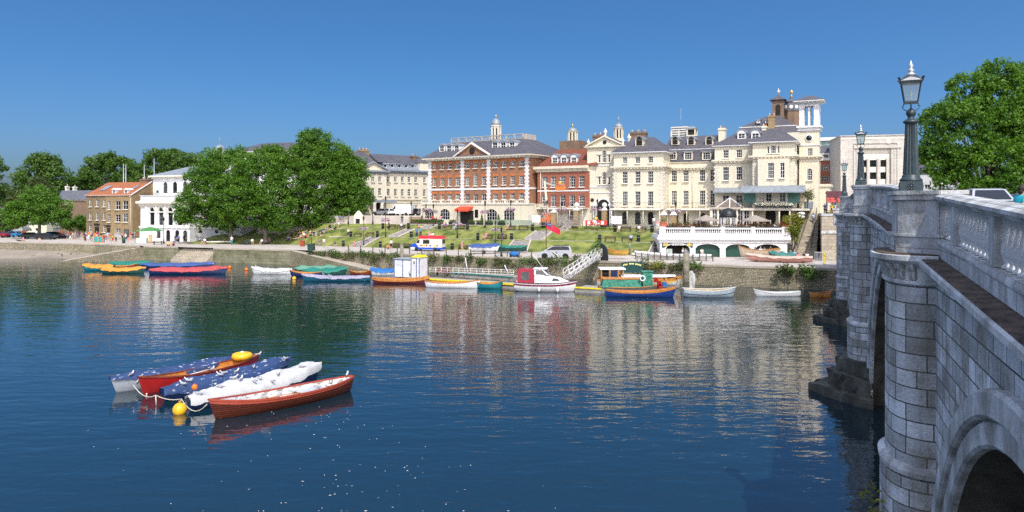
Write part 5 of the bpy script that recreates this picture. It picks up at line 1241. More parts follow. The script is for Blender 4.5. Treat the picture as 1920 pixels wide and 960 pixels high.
places = [('by the slipway top', 592), ('beside the green litter bin', 606), ('right of the leaning cyclist', 622), ('above the slipway middle', 636), ('below the first lawn steps', 652), ('between the slipway and the tall pile', 668), ('near the two strollers', 684), ('below the sitting couple', 700), ('left of the tall mooring pile', 718), ('behind the floating shed', 742), ('with yellow blooms below the ice cream van', 790), ('below the van rear wheel', 812), ('hanging halfway down the wall', 838), ('below the woman in white', 858), ('below the blue covered dinghy', 884), ('under the boat trailer', 905), ('behind the white railing', 930), ('below the flagpole', 955), ('behind the cabin cruiser mast', 985), ('below the silver car nose', 1010), ('below the silver car doors', 1032), ('below the silver car tail', 1052), ('beside the gangway head', 1078), ('behind the green signboard', 1208), ('yellowish by the signboard edge', 1232), ('between signboard and tall pile', 1256), ('beside the thick mooring pile', 1276), ('hanging at the end of the white boat rack', 1300)]
for i, (nm, px) in enumerate(places):
    a = bank_pt(px, sr.uniform(-.9, -.2), -.45); pts = [a + Vector((sr.uniform(-1,1), sr.uniform(-.35,.05), sr.uniform(-.5,.3))) for _ in range(5)]; pts[0] = a
    shrub('wall_shrub', ['rough green','straggly','dense leafy','brownish green'][i % 4]+' shrub on the river wall '+nm.replace('right of','past').replace('left of','before'), pts, sr.uniform(.4,.75), 45, .24, L_bush if i % 3 else L_dark, 40+i, 'shrubs along the river wall') if 'yellow' not in nm else shrub('wall_shrub', 'yellow tinged shrub on the river wall '+nm, pts, .65, 60, .22, L_yel, 40+i, 'shrubs along the river wall')
for i, (px, py, nm) in enumerate(((1470,512,'biggest ivy bush hanging from the right river wall'),(1500,512,'middle ivy bush hanging above its own trailing stem'),(1526,516,'smaller ivy bush hanging close by the bridge'))):
    a = bank_pt(px, 0, -.5); a.z = PZ(py, a.y)
    shrub('ivy_bush', nm.replace('right ','stone '), [a + Vector((sr.uniform(-1.1,1.1), sr.uniform(-.3,.1), sr.uniform(-.5,.5))) for _ in range(6-i)], .6, 60, .26, L_dark if i else L_bush, 80+i, 'ivy bushes on the river wall')
t = thing('pier_weed', 'small bright weed sprouting from the bridge pier foot', 'weed', bworld(19.0, 1.35, 2.15)); link('foliage', leaf_mesh('foliage', [(0,0,.3),(.1,-.1,.6),(-.1,0,.8),(.05,0,1.0),(.1,-.1,.1)], .2, 14, .13, L_yel, 9), t)
m = MB(); m.tube([(0,0,-.2),(0,0,.9)], .012, 5); m.build('stem', M_bark, t)
# yellow green climber beside the stairs
a = at(1487, 422, 108); t = thing('golden_shrub', 'big yellow-green climbing shrub beside the white terrace and stairs', 'shrub', (a.x, a.y, 2.5))
cl = []
for px, py, n in ((1478,414,7),(1490,410,8),(1500,412,7),(1493,425,7),(1484,432,6),(1488,445,5),(1478,425,5)):
    q = at(px, py, 107.3)
    for _ in range(n): cl.append((q.x-a.x+sr.uniform(-.5,.5), q.y-a.y+sr.uniform(-.6,.6), q.z-2.5+sr.uniform(-.5,.5)))
link('foliage', leaf_mesh('foliage', cl, .55, 50, .24, L_yel, 3), t); m = MB()
for dx in (-.3,.1,.4): m.tube([(dx,0,0),(dx+.1,-.2,2),(dx*1.5,-.3,4.2)], [.12,.09,.05], 6)
m.build('trunk', M_bark, t)
# ================================================================= BOATHOUSE TERRACE, STAIRS, WALLS
b = Bld('brick_retaining_wall', 'long brown brick wall between lawn top and car park', 'wall', 612, 150.4, 790, 146.2, 6.25)
W = b.W; m = MB(); m.box(0, W, -.2, .2, -.4, 1.55); b.part('brickwork', m, masonry('tan_wall_brick', (.36,.25,.15), (.29,.19,.12), (.36,.3,.23), .24, .085, .01, bump=.15, stain=.5, stain_col=(.42,.36,.28), sscale=.3)); m = MB(); m.box(-.05, W+.05, -.28, .28, 1.552, 1.7); b.part('coping', m, M_trim)
g = Bld('stone_gable_niche', 'small pale stone gabled niche in the brown brick wall', 'monument', 666, 148.5, 681, 148, 6.25); W = g.W
m = MB(); m.prism([(0,-.3),(W,-.3),(W,1.7),(W/2,2.7),(0,1.7)], -.6, .1); g.part('gable_block', m, M_trim); m = MB(); m.box(W*.25, W*.75, -.63, -.604, .1, 1.1); g.part('niche', m, M_dark)
b = Bld('white_boathouse', 'white arched boathouse with balustraded roof terrace at the promenade', 'boathouse', 1237.5, 108.6, 1476, 107.2, ZP)
W = b.W; zc0, zc1 = b.z(1355,455), b.z(1355,444.5); zb = b.z(1355,427)
px_w = [1255+3.5*0]
arches = []
for c, w_ in ((1271,45),(1327,46),(1384,47),(1440,47)):
    u0, u1 = b.u(c-w_/2), b.u(c+w_/2); arches.append((u0, u1, (u0+u1)/2))
zs = b.z(1355,466); za = b.z(1355,455.8)
m = MB(); us = [0]
for u0, u1, c in arches: us += [u0, u1]
us.append(W)
for i in range(0, len(us), 2): 
    m = MB(); m.box(us[i], us[i+1], 0, 6, -.1, zs); m.box(us[i]+.12, us[i+1]-.12, -.1, -.003, .3, zs-.1); b.part('white_pillar', m, M_white)
m = MB()
for u0, u1, c in arches:
    k = 12; top = [(u0+(u1-u0)*i/k, zs+(za-zs-.15)*math.sqrt(max(0,1-(2*i/k-1)**2))) for i in range(k+1)]
    for p, q in zip(top, top[1:]): m.prism([p, q, (q[0], zc0), (p[0], zc0)], 0, 6)
for i in range(0, len(us), 2): m.box(us[i], us[i+1], 0.0, 6, zs+.001, zc0)
b.part('arcade_wall', m, M_white)
for i, (u0, u1, c) in enumerate(arches):
    if i == 0: continue
    m = MB(); k = 12; top = [(u0+(u1-u0)*j/k, zs+(za-zs-.2)*math.sqrt(max(0,1-(2*j/k-1)**2))) for j in range(k+1)]
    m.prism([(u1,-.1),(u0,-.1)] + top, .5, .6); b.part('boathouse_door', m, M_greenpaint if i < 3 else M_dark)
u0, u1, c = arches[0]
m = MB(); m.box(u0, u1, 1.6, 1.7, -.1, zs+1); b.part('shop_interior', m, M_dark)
m = MB(); m.box(u0+.05, u0+.95, .3, .45, -.05, zs-.1); b.part('shop_door', m, plain('pale_grey_green', (.35,.42,.38), .7, .15, 2)); m = MB(); m.box(u1-.9, u1-.05, .3, .45, -.05, zs); b.part('shop_door', m, M_greenpaint)
# green sign fascia over the first arch
m = MB(); k = 12; top = [(u0-.15+(u1-u0+.3)*j/k, zs+.12+(za-zs-.1)*math.sqrt(max(0,1-(2*j/k-1)**2))) for j in range(k+1)]
m = MB()
for p, q in zip(top, top[1:]): m.prism([p, q, (q[0], zc0-.02), (p[0], zc0-.02)], -.08, -.003)
m.box(u0-.55, u0-.151, -.08, -.003, zs+.1, zc0-.02); m.box(u1+.151, u1+.4, -.08, -.003, zs+.1, zc0-.02)
sg = b.part('shop_sign', m, M_greenpaint)
for i in range(9):
    m = MB(); x = c-.8+.2*i; m.box(x-.07, x+.06-.02*(i % 2), -.095, -.081, zc0-.42, zc0-.25); m.build('faded_lettering', M_white, sg)
for x in (u0-.05, u1-.1):
    m = MB(); m.box(x-.35, x+.35, -.1, -.081, zc0-.5, zc0-.12); m.build('gilt_panel', plain('gilt_paint', (.62,.42,.10), .5, .4, 6), sg)
b.cornice('cornice', M_white, 0, W, zc0, zc1-.002, proud=.42, depth=8)
m = MB(); m.box(-.3, W+.3, -.3, 7, zc1, zc1+.3); b.part('terrace_floor', m, M_white)
h = zb-zc1-.3; bays = [(b.u(1246), b.u(1296)), (b.u(1301), b.u(1352)), (b.u(1357), b.u(1408)), (b.u(1414), b.u(1467))]
for u0, u1 in bays:
    m = MB(); m.box(u0, u1, -.3, -.06, zc1+.3, zc1+.3+h*.22); m.box(u0, u1, -.34, -.02, zc1+.3+h*.78, zc1+.3+h); q = b.part('balustrade', m, M_white)
    n = MB()
    for i in range(14):
        x = u0+(u1-u0)*(i+.5)/14; n.lathe([(.07,h*.22),(.115,h*.36),(.05,h*.6),(.08,h*.78)], (x,-.18,zc1+.3), 7)
    n.build('baluster_lattice', M_white, q)
for px in (1241.5, 1298.5, 1354.5, 1411, 1471):
    m = MB(); u = b.u(px); w_ = .42 if px in (1241.5,1471) else .22; m.box(u-w_, u+w_, -.36, .1, zc1+.3, zb); m.box(u-w_-.06, u+w_+.06, -.42, .16, zb, zb+.14); b.part('balustrade_pier', m, M_white)
TZ = ZP+zc1+.78
m = MB(); m.box(.13, W-.2, 0, 6.9, zc1+.302, zc1+.778) if False else m.box(0.0, W, .13, 6.9, zc1+.302, zc1+.778); b.part('paved_deck', m, M_pave)
def bp(px, v, dz=0): u = b.u(px, v); return Vector((b.A.x+b.t.x*u+b.n.x*v, b.A.y+b.t.y*u+b.n.y*v, TZ+dz))
ang = math.atan2(b.t.y, b.t.x)
M_hedge = leafmat('reddish_hedge', (.05,.06,.015), (.20,.09,.02))
for i, (u0, u1) in enumerate(bays):
    mid = (u0+u1)/2; q = Vector((b.A.x+b.t.x*mid+b.n.x*.35, b.A.y+b.t.y*mid+b.n.y*.35, TZ))
    t = thing('trough_hedge', 'clipped reddish-green hedge in trough behind balustrade, '+['next to the row of red pots','below the parasol of the dome side','below the window of the glass room','at the golden shrub end'][i], 'hedge', q, ang, 'clipped hedges along the boathouse balustrade')
    m = MB(); L = (u1-u0)*.48; m.box(-L, L, -.25, .25, 0, .75); m.build('trough', M_black, t)
    n = int(L*5); link('foliage', leaf_mesh('foliage', [(-L+2*L*j/n, 0, .95) for j in range(n+1)], .3, 50, .14, M_hedge, i), t)
M_terra = plain('terracotta', (.45,.11,.06), .8, .15, 4)
for px, v, nm, k in ((1244,.5,'at the outer corner of the boathouse balustrade',.5),(1263,2.2,'behind the first hedge, smallest of the pots',.36),(1273.5,2.4,'with rounded box ball beside the stone pillar',.45),(1288.5,2.6,'with pale trailing leaves near the door',.45),(1303,2.8,'with red flowers near the parasol edge',.4),(1470.5,.6,'on the last boathouse pier by the golden shrub',.5)):
    t = thing('potted_bush', 'terracotta pot with clipped bush '+nm, 'plant pot', bp(px, v, .02 if v > 1 else .5), 0, 'terracotta pots on the boathouse terrace')
    m = MB(); m.box(-k*.8,k*.8,-k*.8,k*.8,0,k*1.5); m.box(-k*.9,k*.9,-k*.9,k*.9,k*1.5,k*1.7); m.build('pot', M_terra, t); link('foliage', leaf_mesh('foliage', [(0,0,k*2.4)], k*1.1, 130, .15, F_red if 'red flowers' in nm else L_bush, 7), t)
def brick_pillar(px, D, zt_, zb_, nm):
    q = at(px, zt_, D); z0 = PZ(zb_, D); h = q.z-z0; t = thing('brick_pillar', nm, 'pillar', (q.x, q.y, z0), R(-20), 'brick gate pillars along the terrace')
    m = MB(); m.box(-.42,.42,-.42,.42,0,h-.55); m.build('brick_shaft', M_stock, t); m = MB(); m.box(-.52,.52,-.52,.52,h-.55,h-.4); m.lathe([(.45,h-.4),(.42,h-.25),(.25,h-.08),(.01,h)], n=12); m.build('stone_cap', M_white, t); return t, h
brick_pillar(1244.5, 113, 396.5, 424, 'yellow brick pillar with white cap behind the boathouse corner')
brick_pillar(1263, 114, 396.5, 424, 'yellow brick pillar with lilac flower basket above first hedge')
brick_pillar(1038.5, 128, 392.5, 422, 'yellow brick pillar with white cap beside the orange lift')
for px, nm in ((1081,'brick pillar topped by white ball before the small brick house'),(1133.5,'brick pillar topped by white ball before the arched entrance')):
    t, h = brick_pillar(px, 127.5, 388.5, 422, nm); m = MB(); m.sphere((0,0,h+.35), .45, None, None, 12, 8); m.build('ball_finial', M_white, t)
# parasols
M_taupe = plain('taupe_canvas', (.30,.26,.22), .85, .08, 1)
def parasol(px, py, v, w, nm):
    q = bp(px, v); h = PZ(py, q.y)-TZ; t = thing('parasol', nm, 'parasol', q, .2, 'parasols on the boathouse terrace')
    m = MB(); m.box(-.3,.3,-.3,.3,0,.12); m.build('base', M_black, t); m = MB(); m.tube([(0,0,.1),(0,0,h)], .035, 6); m.build('pole', M_wood, t)
    m = MB(); k = 8; zr = h-.75
    for r0, z0_, r1, z1_ in ((.12,h,w*.55,h-.42),(w*.55,h-.42,w,zr),(w,zr,w,zr-.16)):
        m.lathe([(r1,z1_),(r0,z0_)], n=8, sm=False)
    m.lathe([(w*.98,zr-.03),(w*.54,h-.46),(.1,h-.05)], n=8, sm=False); m.build('canopy', M_taupe, t)
parasol(1324, 403, 2.2, 1.9, 'taupe parasol standing before the dark dome'); parasol(1416, 403.5, 2.0, 2.1, 'taupe parasol sheltering diners beside arched doorway')
# dark dome gazebo
q = bp(1365, 3.6); t = thing('domed_gazebo', 'white slatted gazebo bar under black fabric dome', 'gazebo', q + Vector((0,0,.75)))
m = MB(); m.lathe([(1.5,-.75),(1.5,-.02)], n=20); m.build('plinth', M_white, t)
m = MB(); r = 1.15
m.lathe([(r,0),(r,.1)], n=20)
for i in range(18):
    a = 2*math.pi*i/18; m.beam((r*math.cos(a),r*math.sin(a),.1),(r*math.cos(a),r*math.sin(a),1.15), .13, .04)
m.lathe([(r+.06,1.15),(r+.06,1.25)], n=20); m.build('slatted_bar', M_white, t)
m = MB(); m.lathe([(1.25,1.25+.0),(1.25,1.5),(1.15,1.95),(.85,2.35),(.45,2.6),(.02,2.68)], n=20); m.build('fabric_dome', M_black, t)
# glass conservatory with pyramid roof
c = Bld('glass_conservatory', 'cream glazed garden room with pyramid glass and timber roof', 'conservatory', 1331, 117.5, 1412, 115.5, 6.4)
W = c.W; z1 = c.z(1370,390.5); w = c.row([1340,1352,1364,1376,1388,1400], 1370, 393, 423, 9.5, nx=2, ny=3, style='wn')
c.wall('wall', M_cream, 0, W, -.2, z1, w, depth=4); c.cornice('cornice', M_cream, 0, W, z1-.2, z1+.1, proud=.3, depth=4)
m = MB(); u0, u1 = c.u(1343), c.u(1393); m.frustum((u0,u1,.2,3.8), z1+.1, ((u0+u1)/2-.05,(u0+u1)/2+.05,1.9,2.0), c.z(1369,371.5,2)); c.part('glass_roof', m, plain('brown_tinted_glass', (.16,.12,.09), .2, .3, 2, spec=.7))
m = MB(); ap = ((u0+u1)/2, 1.95, c.z(1369,371.5,2)+.05)
for p in ((u0,.2),(u1,.2),((u0+u1)/2,.2),(u1,3.8),(u1,2),(u0,2)): m.beam((p[0],p[1],z1+.14), ap, .14, .1)
c.part('glazing_bars', m, M_white)
# white octagonal jars / urn by tower and olive tree in tub
q = at(1516, 393, 114.5); t = thing('olive_tree', 'round olive tree in ribbed grey tub on hotel terrace corner', 'potted tree', q); m = MB(); m.lathe([(.5,0),(.62,.3),(.66,1.1),(.7,1.2),(.6,1.22)], n=16); m.build('tub', M_lead, t); link('crown', leaf_mesh('crown', [(0,0,2.4),(.3,0,2.1),(-.4,0,2.2),(0,0,1.8),(.2,0,2.7)], .75, 120, .18, L_bush, 5), t); m = MB(); m.tube([(0,0,1),(0,0,2)], .07, 6); m.build('trunk', M_bark, t)
for px in (1497, 1504):
    pass
q = at(1501, 410, 110); t = thing('closed_umbrella', 'white fabric heap of folded umbrella below balcony edge', 'umbrella', q); m = MB(); m.lathe([(.05,-2),(.05,.1)], n=6); m.build('pole', M_steel, t)
m = MB(); m.sphere((-.1,0,.25), .75, .4, .32, 12, 6); m.sphere((.1,0,.75), .6, .35, .25, 12, 6); m.build('canopy', M_white, t)

# stairs up to the bridge end
st = thing('bridge_stairs', 'long straight stone staircase climbing from promenade to the bridge street', 'stairs')
L0, L1 = at(1494,473,107), at(1519,401,117.2); R0, R1 = at(1531,473,107), at(1536,401,117.2)
N = 30; m = MB()
for i in range(N):
    f0, f1 = i/N, (i+1)/N; l0, l1 = L0.lerp(L1,f0), L0.lerp(L1,f1); r0, r1 = R0.lerp(R1,f0), R0.lerp(R1,f1); z = L0.z+(L1.z-L0.z)*(i+1)/N
    m.slab([(l0.x,l0.y),(r0.x,r0.y),(r1.x,r1.y),(l1.x,l1.y)], ZP-.1, z)
m.build('stone_steps', M_ashlar2, st)
m = MB(); a, e = L0+Vector((-.35,0,0)), L1+Vector((-.2,0,0))
m.poly([(a.x,a.y,ZP),(a.x+.35,a.y,ZP),(a.x+.35,a.y,ZP+1.2),(a.x,a.y,ZP+1.2)]); m.poly([(a.x,a.y,ZP+1.2),(a.x+.35,a.y,ZP+1.2),(e.x+.2,e.y,e.z+1.0),(e.x-.15,e.y,e.z+1.0)]); m.poly([(a.x+.35,a.y,ZP),(e.x+.2,e.y,ZP),(e.x+.2,e.y,e.z+1),(a.x+.35,a.y,ZP+1.2)]); m.poly([(a.x,a.y,ZP),(a.x,a.y,ZP+1.2),(e.x-.15,e.y,e.z+1),(e.x-.15,e.y,ZP)]); m.build('side_wall', M_rubble, st)
m = MB()
for f in range(11):
    p = L0.lerp(R0,.72).lerp(L1.lerp(R1,.72), f/10); m.tube([p+Vector((0,0,0)), p+Vector((0,0,1.0))], .025, 5)
p, q = L0.lerp(R0,.72), L1.lerp(R1,.72); m.tube([p+Vector((0,0,1)), q+Vector((0,0,1))], .03, 6); m.build('handrail', M_black, st)
t = thing('abutment_wall', 'tall banded pale stone wall between stairs and bridge', 'wall')
p0, p1 = G(1531.5,488,ZP), G(1577,489,ZP); zt_ = PZ(400.5, p0.y+1)
m = MB(); x0, x1 = p0.x+.05, 45.6
m.slab([(x0,p0.y-1.5),(x1,p0.y-1.5),(49.6,117.2),(48.3,117.2)], ZP-.1, zt_-.3); m.build('ashlar_face', M_ashlar2, t)
m = MB(); m.slab([(x0-.1,p0.y-1.6),(x1,p0.y-1.6),(49.6,117.25),(48.2,117.25)], zt_-.3, zt_); m.box(x0-.12, x1, p0.y-1.62, p0.y-1.505, PZ(438,p0.y-1.5), PZ(433,p0.y-1.5)); m.build('coping_band', M_parapet, t)
# noticeboard, flowers and bridge-end sign
q = at(1563, 402, 104); t = thing('restaurant_banner', 'dark red printed banner sign at the bridge end', 'sign', (q.x, q.y, q.z)); zb_ = PZ(380,104)-q.z; z2 = PZ(358.5,104)-q.z
m = MB(); m.box(-1.05,1.15,-.06,0,zb_,z2); m.build('banner_board', plain('dark_plum', (.10,.03,.04), .6, .3, 3), t)
M_redl = plain('red_lettering', (.65,.10,.07), .6, .2, 4)
for k, (x, z, w_) in enumerate(((-.8,.55,.4),(-.2,.55,.55),(.75,.5,.5),(-.75,.18,.45),(-.1,.2,.7),(.8,.2,.5))):
    m = MB(); m.box(x-w_/2, x+w_/2, -.09, -.061, zb_+z-.12, zb_+z+.14); m.build('red_panel', M_redl, t)
m = MB(); m.tube([(-1.0,-.03,0),(-1.0,-.03,zb_)], .05, 6); m.build('post', M_black, t); m = MB(); m.tube([(1.1,-.03,0),(1.1,-.03,zb_)], .05, 6); m.build('post', M_black, t)
q = at(1564, 402.5, 103); t = thing('flower_trough', 'orange flower trough under the red banner at bridge end', 'planter', (q.x,q.y,q.z)); m = MB(); m.box(-.9,.9,-.2,.2,-.1,.3); m.build('trough', M_wood, t); link('flowers', leaf_mesh('flowers', [(x*.2-.8,0,.4) for x in range(9)], .25, 30, .14, None, 4, [F_yel, F_yel, L_bush, plain('orange_petals',(.7,.25,.03),.7,.2,9)]), t)
t = thing('yellow_cross_gate', 'white metal gate with yellow diagonal cross under the bridge end', 'gate', G(1541,495,ZP)); m = MB()
for x in [-.9+.18*i for i in range(11)]: m.beam((x,0,.1),(x,0,1.5), .03)
m.beam((-.9,0,1.5),(.9,0,1.5),.06); m.beam((-.9,0,.1),(.9,0,.1),.06); m.build('gate_frame', M_white, t); m = MB(); m.box(.25,.4,-.05,-.02,.1,1.5); m.beam((0,-.06,1.3),(.65,-.06,.9),.1,.03); m.build('yellow_marker', F_yel, t)
q = at(1551, 386, 106); t = thing('wall_lantern', 'small black lantern post beside the tower foot', 'street lamp', (q.x,q.y,8.55)); h = PZ(357,106)-8.55; m = MB(); m.tube([(0,0,0),(0,0,h-.8)], .06, 8); m.build('post', M_black, t); m = MB(); m.lathe([(.12,h-.8),(.25,h-.35),(.28,h-.3),(.05,h-.05),(.02,h)], n=6, sm=False); m.build('lantern', M_black, t)
# ================================================================= BOATS
def hull_parts(root, L, B, H, rise=.35, transom=.0, hullm=None, inm=None, gunm=None, seats=3, floor=.08, bow_rake=.35, n=22, deck=None, planks=0, cover=None, cov_h=.5, cov_a=.0, seed=1, cov_w=.1, cov_d=.15, boot=None, cover_holes=False):
    """hull along local x, stern at -L/2, bow at +L/2"""
    def hb(t):
        if t < .45: return B/2*(transom+(1-transom)*(1-(1-t/.45)**2.3))
        return B/2*max(1-((t-.45)/.55)**2.4, 0.0)
    def sheer(t): return H + rise*(abs(2*t-.9)**2.2)*(.6 if t < .45 else 1.0)
    def keel(t): return -.18 + (.18*(abs(2*t-1)**6))
    def xs(t, f): return -L/2 + L*t - (bow_rake*(1-f) if t > .8 else 0)*((t-.8)/.2)**2 + (.2*(1-f)*((.15-t)/.15)**2 if t < .15 and transom < .3 else 0)
    sec = [(0,0),(.45,.05),(.75,.22),(.92,.5),(.985,.78),(1,1)]
    def ring(t, inset=0, bottom=None):
        w, zk, zs = hb(t), keel(t), sheer(t); half = []
        for fy, fz in sec:
            z = zk+(zs-zk)*fz; y = max(w*fy-inset, 0)
            if bottom is not None: z = max(z, bottom)
            half.append((xs(t, fz), y, z))
        return [(x,-y,z) for x, y, z in reversed(half[1:])] + half
    T = [i/n for i in range(n+1)]
    m = MB(); m.loft([ring(t) for t in T], 0, False, True)
    if transom > 0:
        r0 = ring(0); k = m.add(r0); m.face([k+i for i in range(len(r0))][::-1])
    m.build('hull', hullm, root)
    if boot:
        m = MB()
        for sg in (-1, 1): m.loft([[(xs(t,f), sg*(np.interp(f,[q[1] for q in sec],[q[0] for q in sec])*hb(t)+.012), keel(t)+(sheer(t)-keel(t))*f) for f in (boot[0], boot[1])] for t in T][::-1 if sg > 0 else 1], 0, False, True)
        m.build('hull_stripe', boot[2], root)
    if cover is None or cov_a > 0:
        m = MB(); m.loft([ring(t, .05, floor) for t in T][::-1], 0, False, True); m.build('lining', inm, root)
        if seats:
            for i in range(seats):
                t = .16+.66*i/max(seats-1,1); w = hb(t)-.06; x = -L/2+L*t; m = MB(); m.box(x-.13, x+.13, -w, w, sheer(t)*.62, sheer(t)*.62+.04); m.build('thwart', deck or gunm, root)
    m = MB(); g = .05
    for sg in (-1, 1):
        rows = []
        for t in T:
            x, y, z = xs(t,1), sg*hb(t), sheer(t); rows.append([(x,y-sg*.06,z-.04),(x,y-sg*.06,z+.03),(x,y+sg*.035,z+.03),(x,y+sg*.035,z-.05)])
        m.loft(rows if sg < 0 else rows[::-1], 0, True, False)
    m.build('gunwale', gunm, root)
    if cover is not None:
        rr = random.Random(seed); ph = rr.uniform(0,6); m = MB(); rows = []; C_T = [cov_a+(1-cov_a)*i/40 for i in range(41)]
        for i, t in enumerate(C_T):
            w, z = hb(t)+.045, sheer(t); e = min(1, 6*(1-t))*min(1, 6*(t-cov_a)+.05); hh = cov_h*e*(1+cov_w*1.3*(1-2*abs(((t*3.4+ph)%1)*2-1))+cov_w*.4*math.sin(t*23+ph*2))
            row = []
            for f in (-1,-1,-.75,-.5,-.25,0,.25,.5,.75,1,1):
                zz = z+.04+hh*(1-abs(f)**1.1)+rr.uniform(-.03,.03)*B/1.6; y = w*f
                row.append((xs(t,1), y, zz))
            d = cov_d+.05*math.sin(t*33+ph)+rr.uniform(-.03,.03)
            row[0] = (xs(t,1), -w-.02, z-d); row[-1] = (xs(t,1), w+.02, z-d); rows.append(row)
        m.loft(rows, 0, False, True); m.build('tarpaulin', cover, root)
    return hb, sheer
def boat(name, label, a, b, B, H, group=None, cat='boat', **kw):
    """a = stern end, b = bow end, both points on the water"""
    a, b = Vector(a), Vector(b); d = b-a; L = d.length; mid = (a+b)/2
    t = thing(name, label, cat, (mid.x, mid.y, mid.z), math.atan2(d.y, d.x), group); kw.setdefault('hullm', M_white); kw.setdefault('inm', M_wood); kw.setdefault('gunm', M_wood)
    hull_parts(t, L, B, H, **kw); t['len'] = L; return t
M_varn = plain('varnished_mahogany', (.22,.05,.022), .28, .3, 2.5, spec=.6)
M_varn2 = plain('orange_varnished_timber', (.52,.22,.05), .3, .25, 2.5, spec=.6)
def clinker(name, c, dark):
    mt = masonry(name, c, [q*.8 for q in c], dark, 6.0, .105, .012, rough=.3, bump=.6, stain=.15, stain_col=[q*.5 for q in c]); return mt
M_redclink = clinker('red_brown_clinker', (.115,.026,.013), (.03,.008,.006))
M_redpaint = plain('crimson_paint', (.33,.015,.014), .3, .15, 1.5, spec=.6)
M_rim = plain('salmon_red_rim', (.38,.07,.04), .35, .12, 3, spec=.5)
def tarp(name, col, white=.0, seed=0):
    col = [c*.8 for c in col]
    if not white: return plain(name, col, .65, .18, 1.2, bump=.5, bscale=2.2)
    if name in MATS: return MATS[name]
    mt = plain(name, col, .65, .18, 1.2, bump=.5, bscale=2.2); t = mt.node_tree; N = t.nodes; b = N['Principled BSDF']; src = b.inputs['Base Color'].links[0].from_socket
    tc = N.new('ShaderNodeTexCoord'); nz = N.new('ShaderNodeTexNoise'); nz.inputs['Scale'].default_value = 5.5; nz.inputs['Detail'].default_value = 9; nz.inputs['Roughness'].default_value = .7
    mp = N.new('ShaderNodeMapping'); mp.inputs['Scale'].default_value = (.45,1,1); t.links.new(tc.outputs['Object'], mp.inputs[0]); t.links.new(mp.outputs[0], nz.inputs['Vector']); r = N.new('ShaderNodeValToRGB'); r.color_ramp.elements[0].position = white; r.color_ramp.elements[1].position = white+.06
    t.links.new(nz.outputs['Fac'], r.inputs[0]); mx = N.new('ShaderNodeMixRGB'); t.links.new(r.outputs[0], mx.inputs[0]); t.links.new(src, mx.inputs[1]); mx.inputs[2].default_value = (.72,.74,.76,1); t.links.new(mx.outputs[0], b.inputs['Base Color'])
    return mt
T_blue = tarp('guano_spotted_blue_tarp', (.028,.065,.18), .585); T_white = tarp('white_tarp', (.62,.63,.63), 0)
M_droppings = tarp('guano_white_lining', (.40,.36,.30), .44)
M_navy = plain('navy_paint', (.012,.03,.10), .3, .15, 2, spec=.5); M_grey = plain('grey_blue_hull', (.32,.36,.40), .45, .12, 2)
GN = 'moored rowing boats on the near water'
def W0(px, py): return G(px, py, 0)
n1 = boat('rowing_boat', 'red-brown clinker rowing boat with white fouled interior, closest of the moored raft', W0(662,731), W0(390,789), 1.85, .62, GN, hullm=M_redclink, inm=M_droppings, gunm=M_rim, rise=.3, transom=.12, seats=4, deck=M_droppings, boot=(.80,.97,M_rim))
n2 = boat('rowing_boat', 'rowing boat shrouded in white tarpaulin next to the red-brown one', W0(352,771), W0(602,708), 1.55, .5, GN, hullm=M_navy, gunm=M_white, rise=.3, cover=T_white, cov_h=.42, cov_w=.26, cov_d=.3, seed=4, transom=.25)
n3 = boat('rowing_boat', 'rowing boat under spotted blue tarpaulin between white one and open orange one', W0(303,753), W0(545,694), 1.5, .5, GN, hullm=M_navy, gunm=M_navy, rise=.25, cover=T_blue, cov_h=.34, cov_d=.3, seed=9, transom=.2)
n4 = boat('rowing_boat', 'open crimson rowing boat with orange varnished interior and yellow buoy', W0(484,686), W0(258,744), 1.45, .58, GN, hullm=M_redpaint, inm=M_varn2, gunm=M_varn, rise=.38, transom=.15, seats=4, deck=M_varn2)
n5 = boat('rowing_boat', 'grey hulled rowing boat under blue tarpaulin, outermost from the bridge', W0(432,690), W0(206,739), 1.45, .52, GN, hullm=M_grey, gunm=M_navy, rise=.3, cover=T_blue, cov_h=.26, cov_d=.12, seed=14, transom=.2)
# white board and oars in the first boat
def in_boat(t, name, label, cat, mesh_fn, mat, x, y, z, rz=0, group=None):
    p = t.matrix_basis @ Vector((x, y, z)); m = MB(); mesh_fn(m); o = m.build(name, mat, None, p, t.rotation_euler.z+rz); return tag(o, label, cat, group)
in_boat(n1, 'white_board', 'loose white board lying across the red-brown rowing boat', 'board', lambda m: m.box(-.75,.75,-.45,.45,0,.04), T_white, -1.3, .1, .52, .2)
def oar(m): m.tube([(-1.5,0,0),(.9,0,0)], .028, 6); m.slab([(.9,-.03),(1.5,-.09),(1.55,0),(1.5,.09),(.9,.03)], -.015, .015)
in_boat(n1, 'oar', 'varnished oar lying along the red-brown boat, nearer its white board', 'oar', oar, M_varn2, .4, .25, .47, .06, 'oars lying in the open boats')
in_boat(n1, 'oar', 'varnished oar lying along the red-brown boat by the rowlocks', 'oar', oar, M_varn2, .5, -.1, .47, -.05, 'oars lying in the open boats')
in_boat(n4, 'oar', 'pale oar lying in the open crimson boat', 'oar', oar, M_white, .6, .0, .5, .05, 'oars lying in the open boats')
in_boat(n4, 'oar', 'second oar in the crimson boat with orange blade', 'oar', oar, M_varn2, 1.6, .15, .5, -.06, 'oars lying in the open boats')
M_yel = plain('yellow_buoy_plastic', (.75,.42,.015), .35, .15, 2, spec=.5); M_orange2 = plain('orange_buoy_plastic', (.72,.17,.02), .4, .12, 2)
def ring_buoy(m):
    n = 20
    rows = [[((.42+.2*math.cos(b_))*math.cos(a), (.42+.2*math.cos(b_))*math.sin(a), .2*math.sin(b_)) for b_ in [2*math.pi*j/8 for j in range(8)]] for a in [2*math.pi*i/n for i in range(n+1)]]
    m.loft(rows, 0, True)
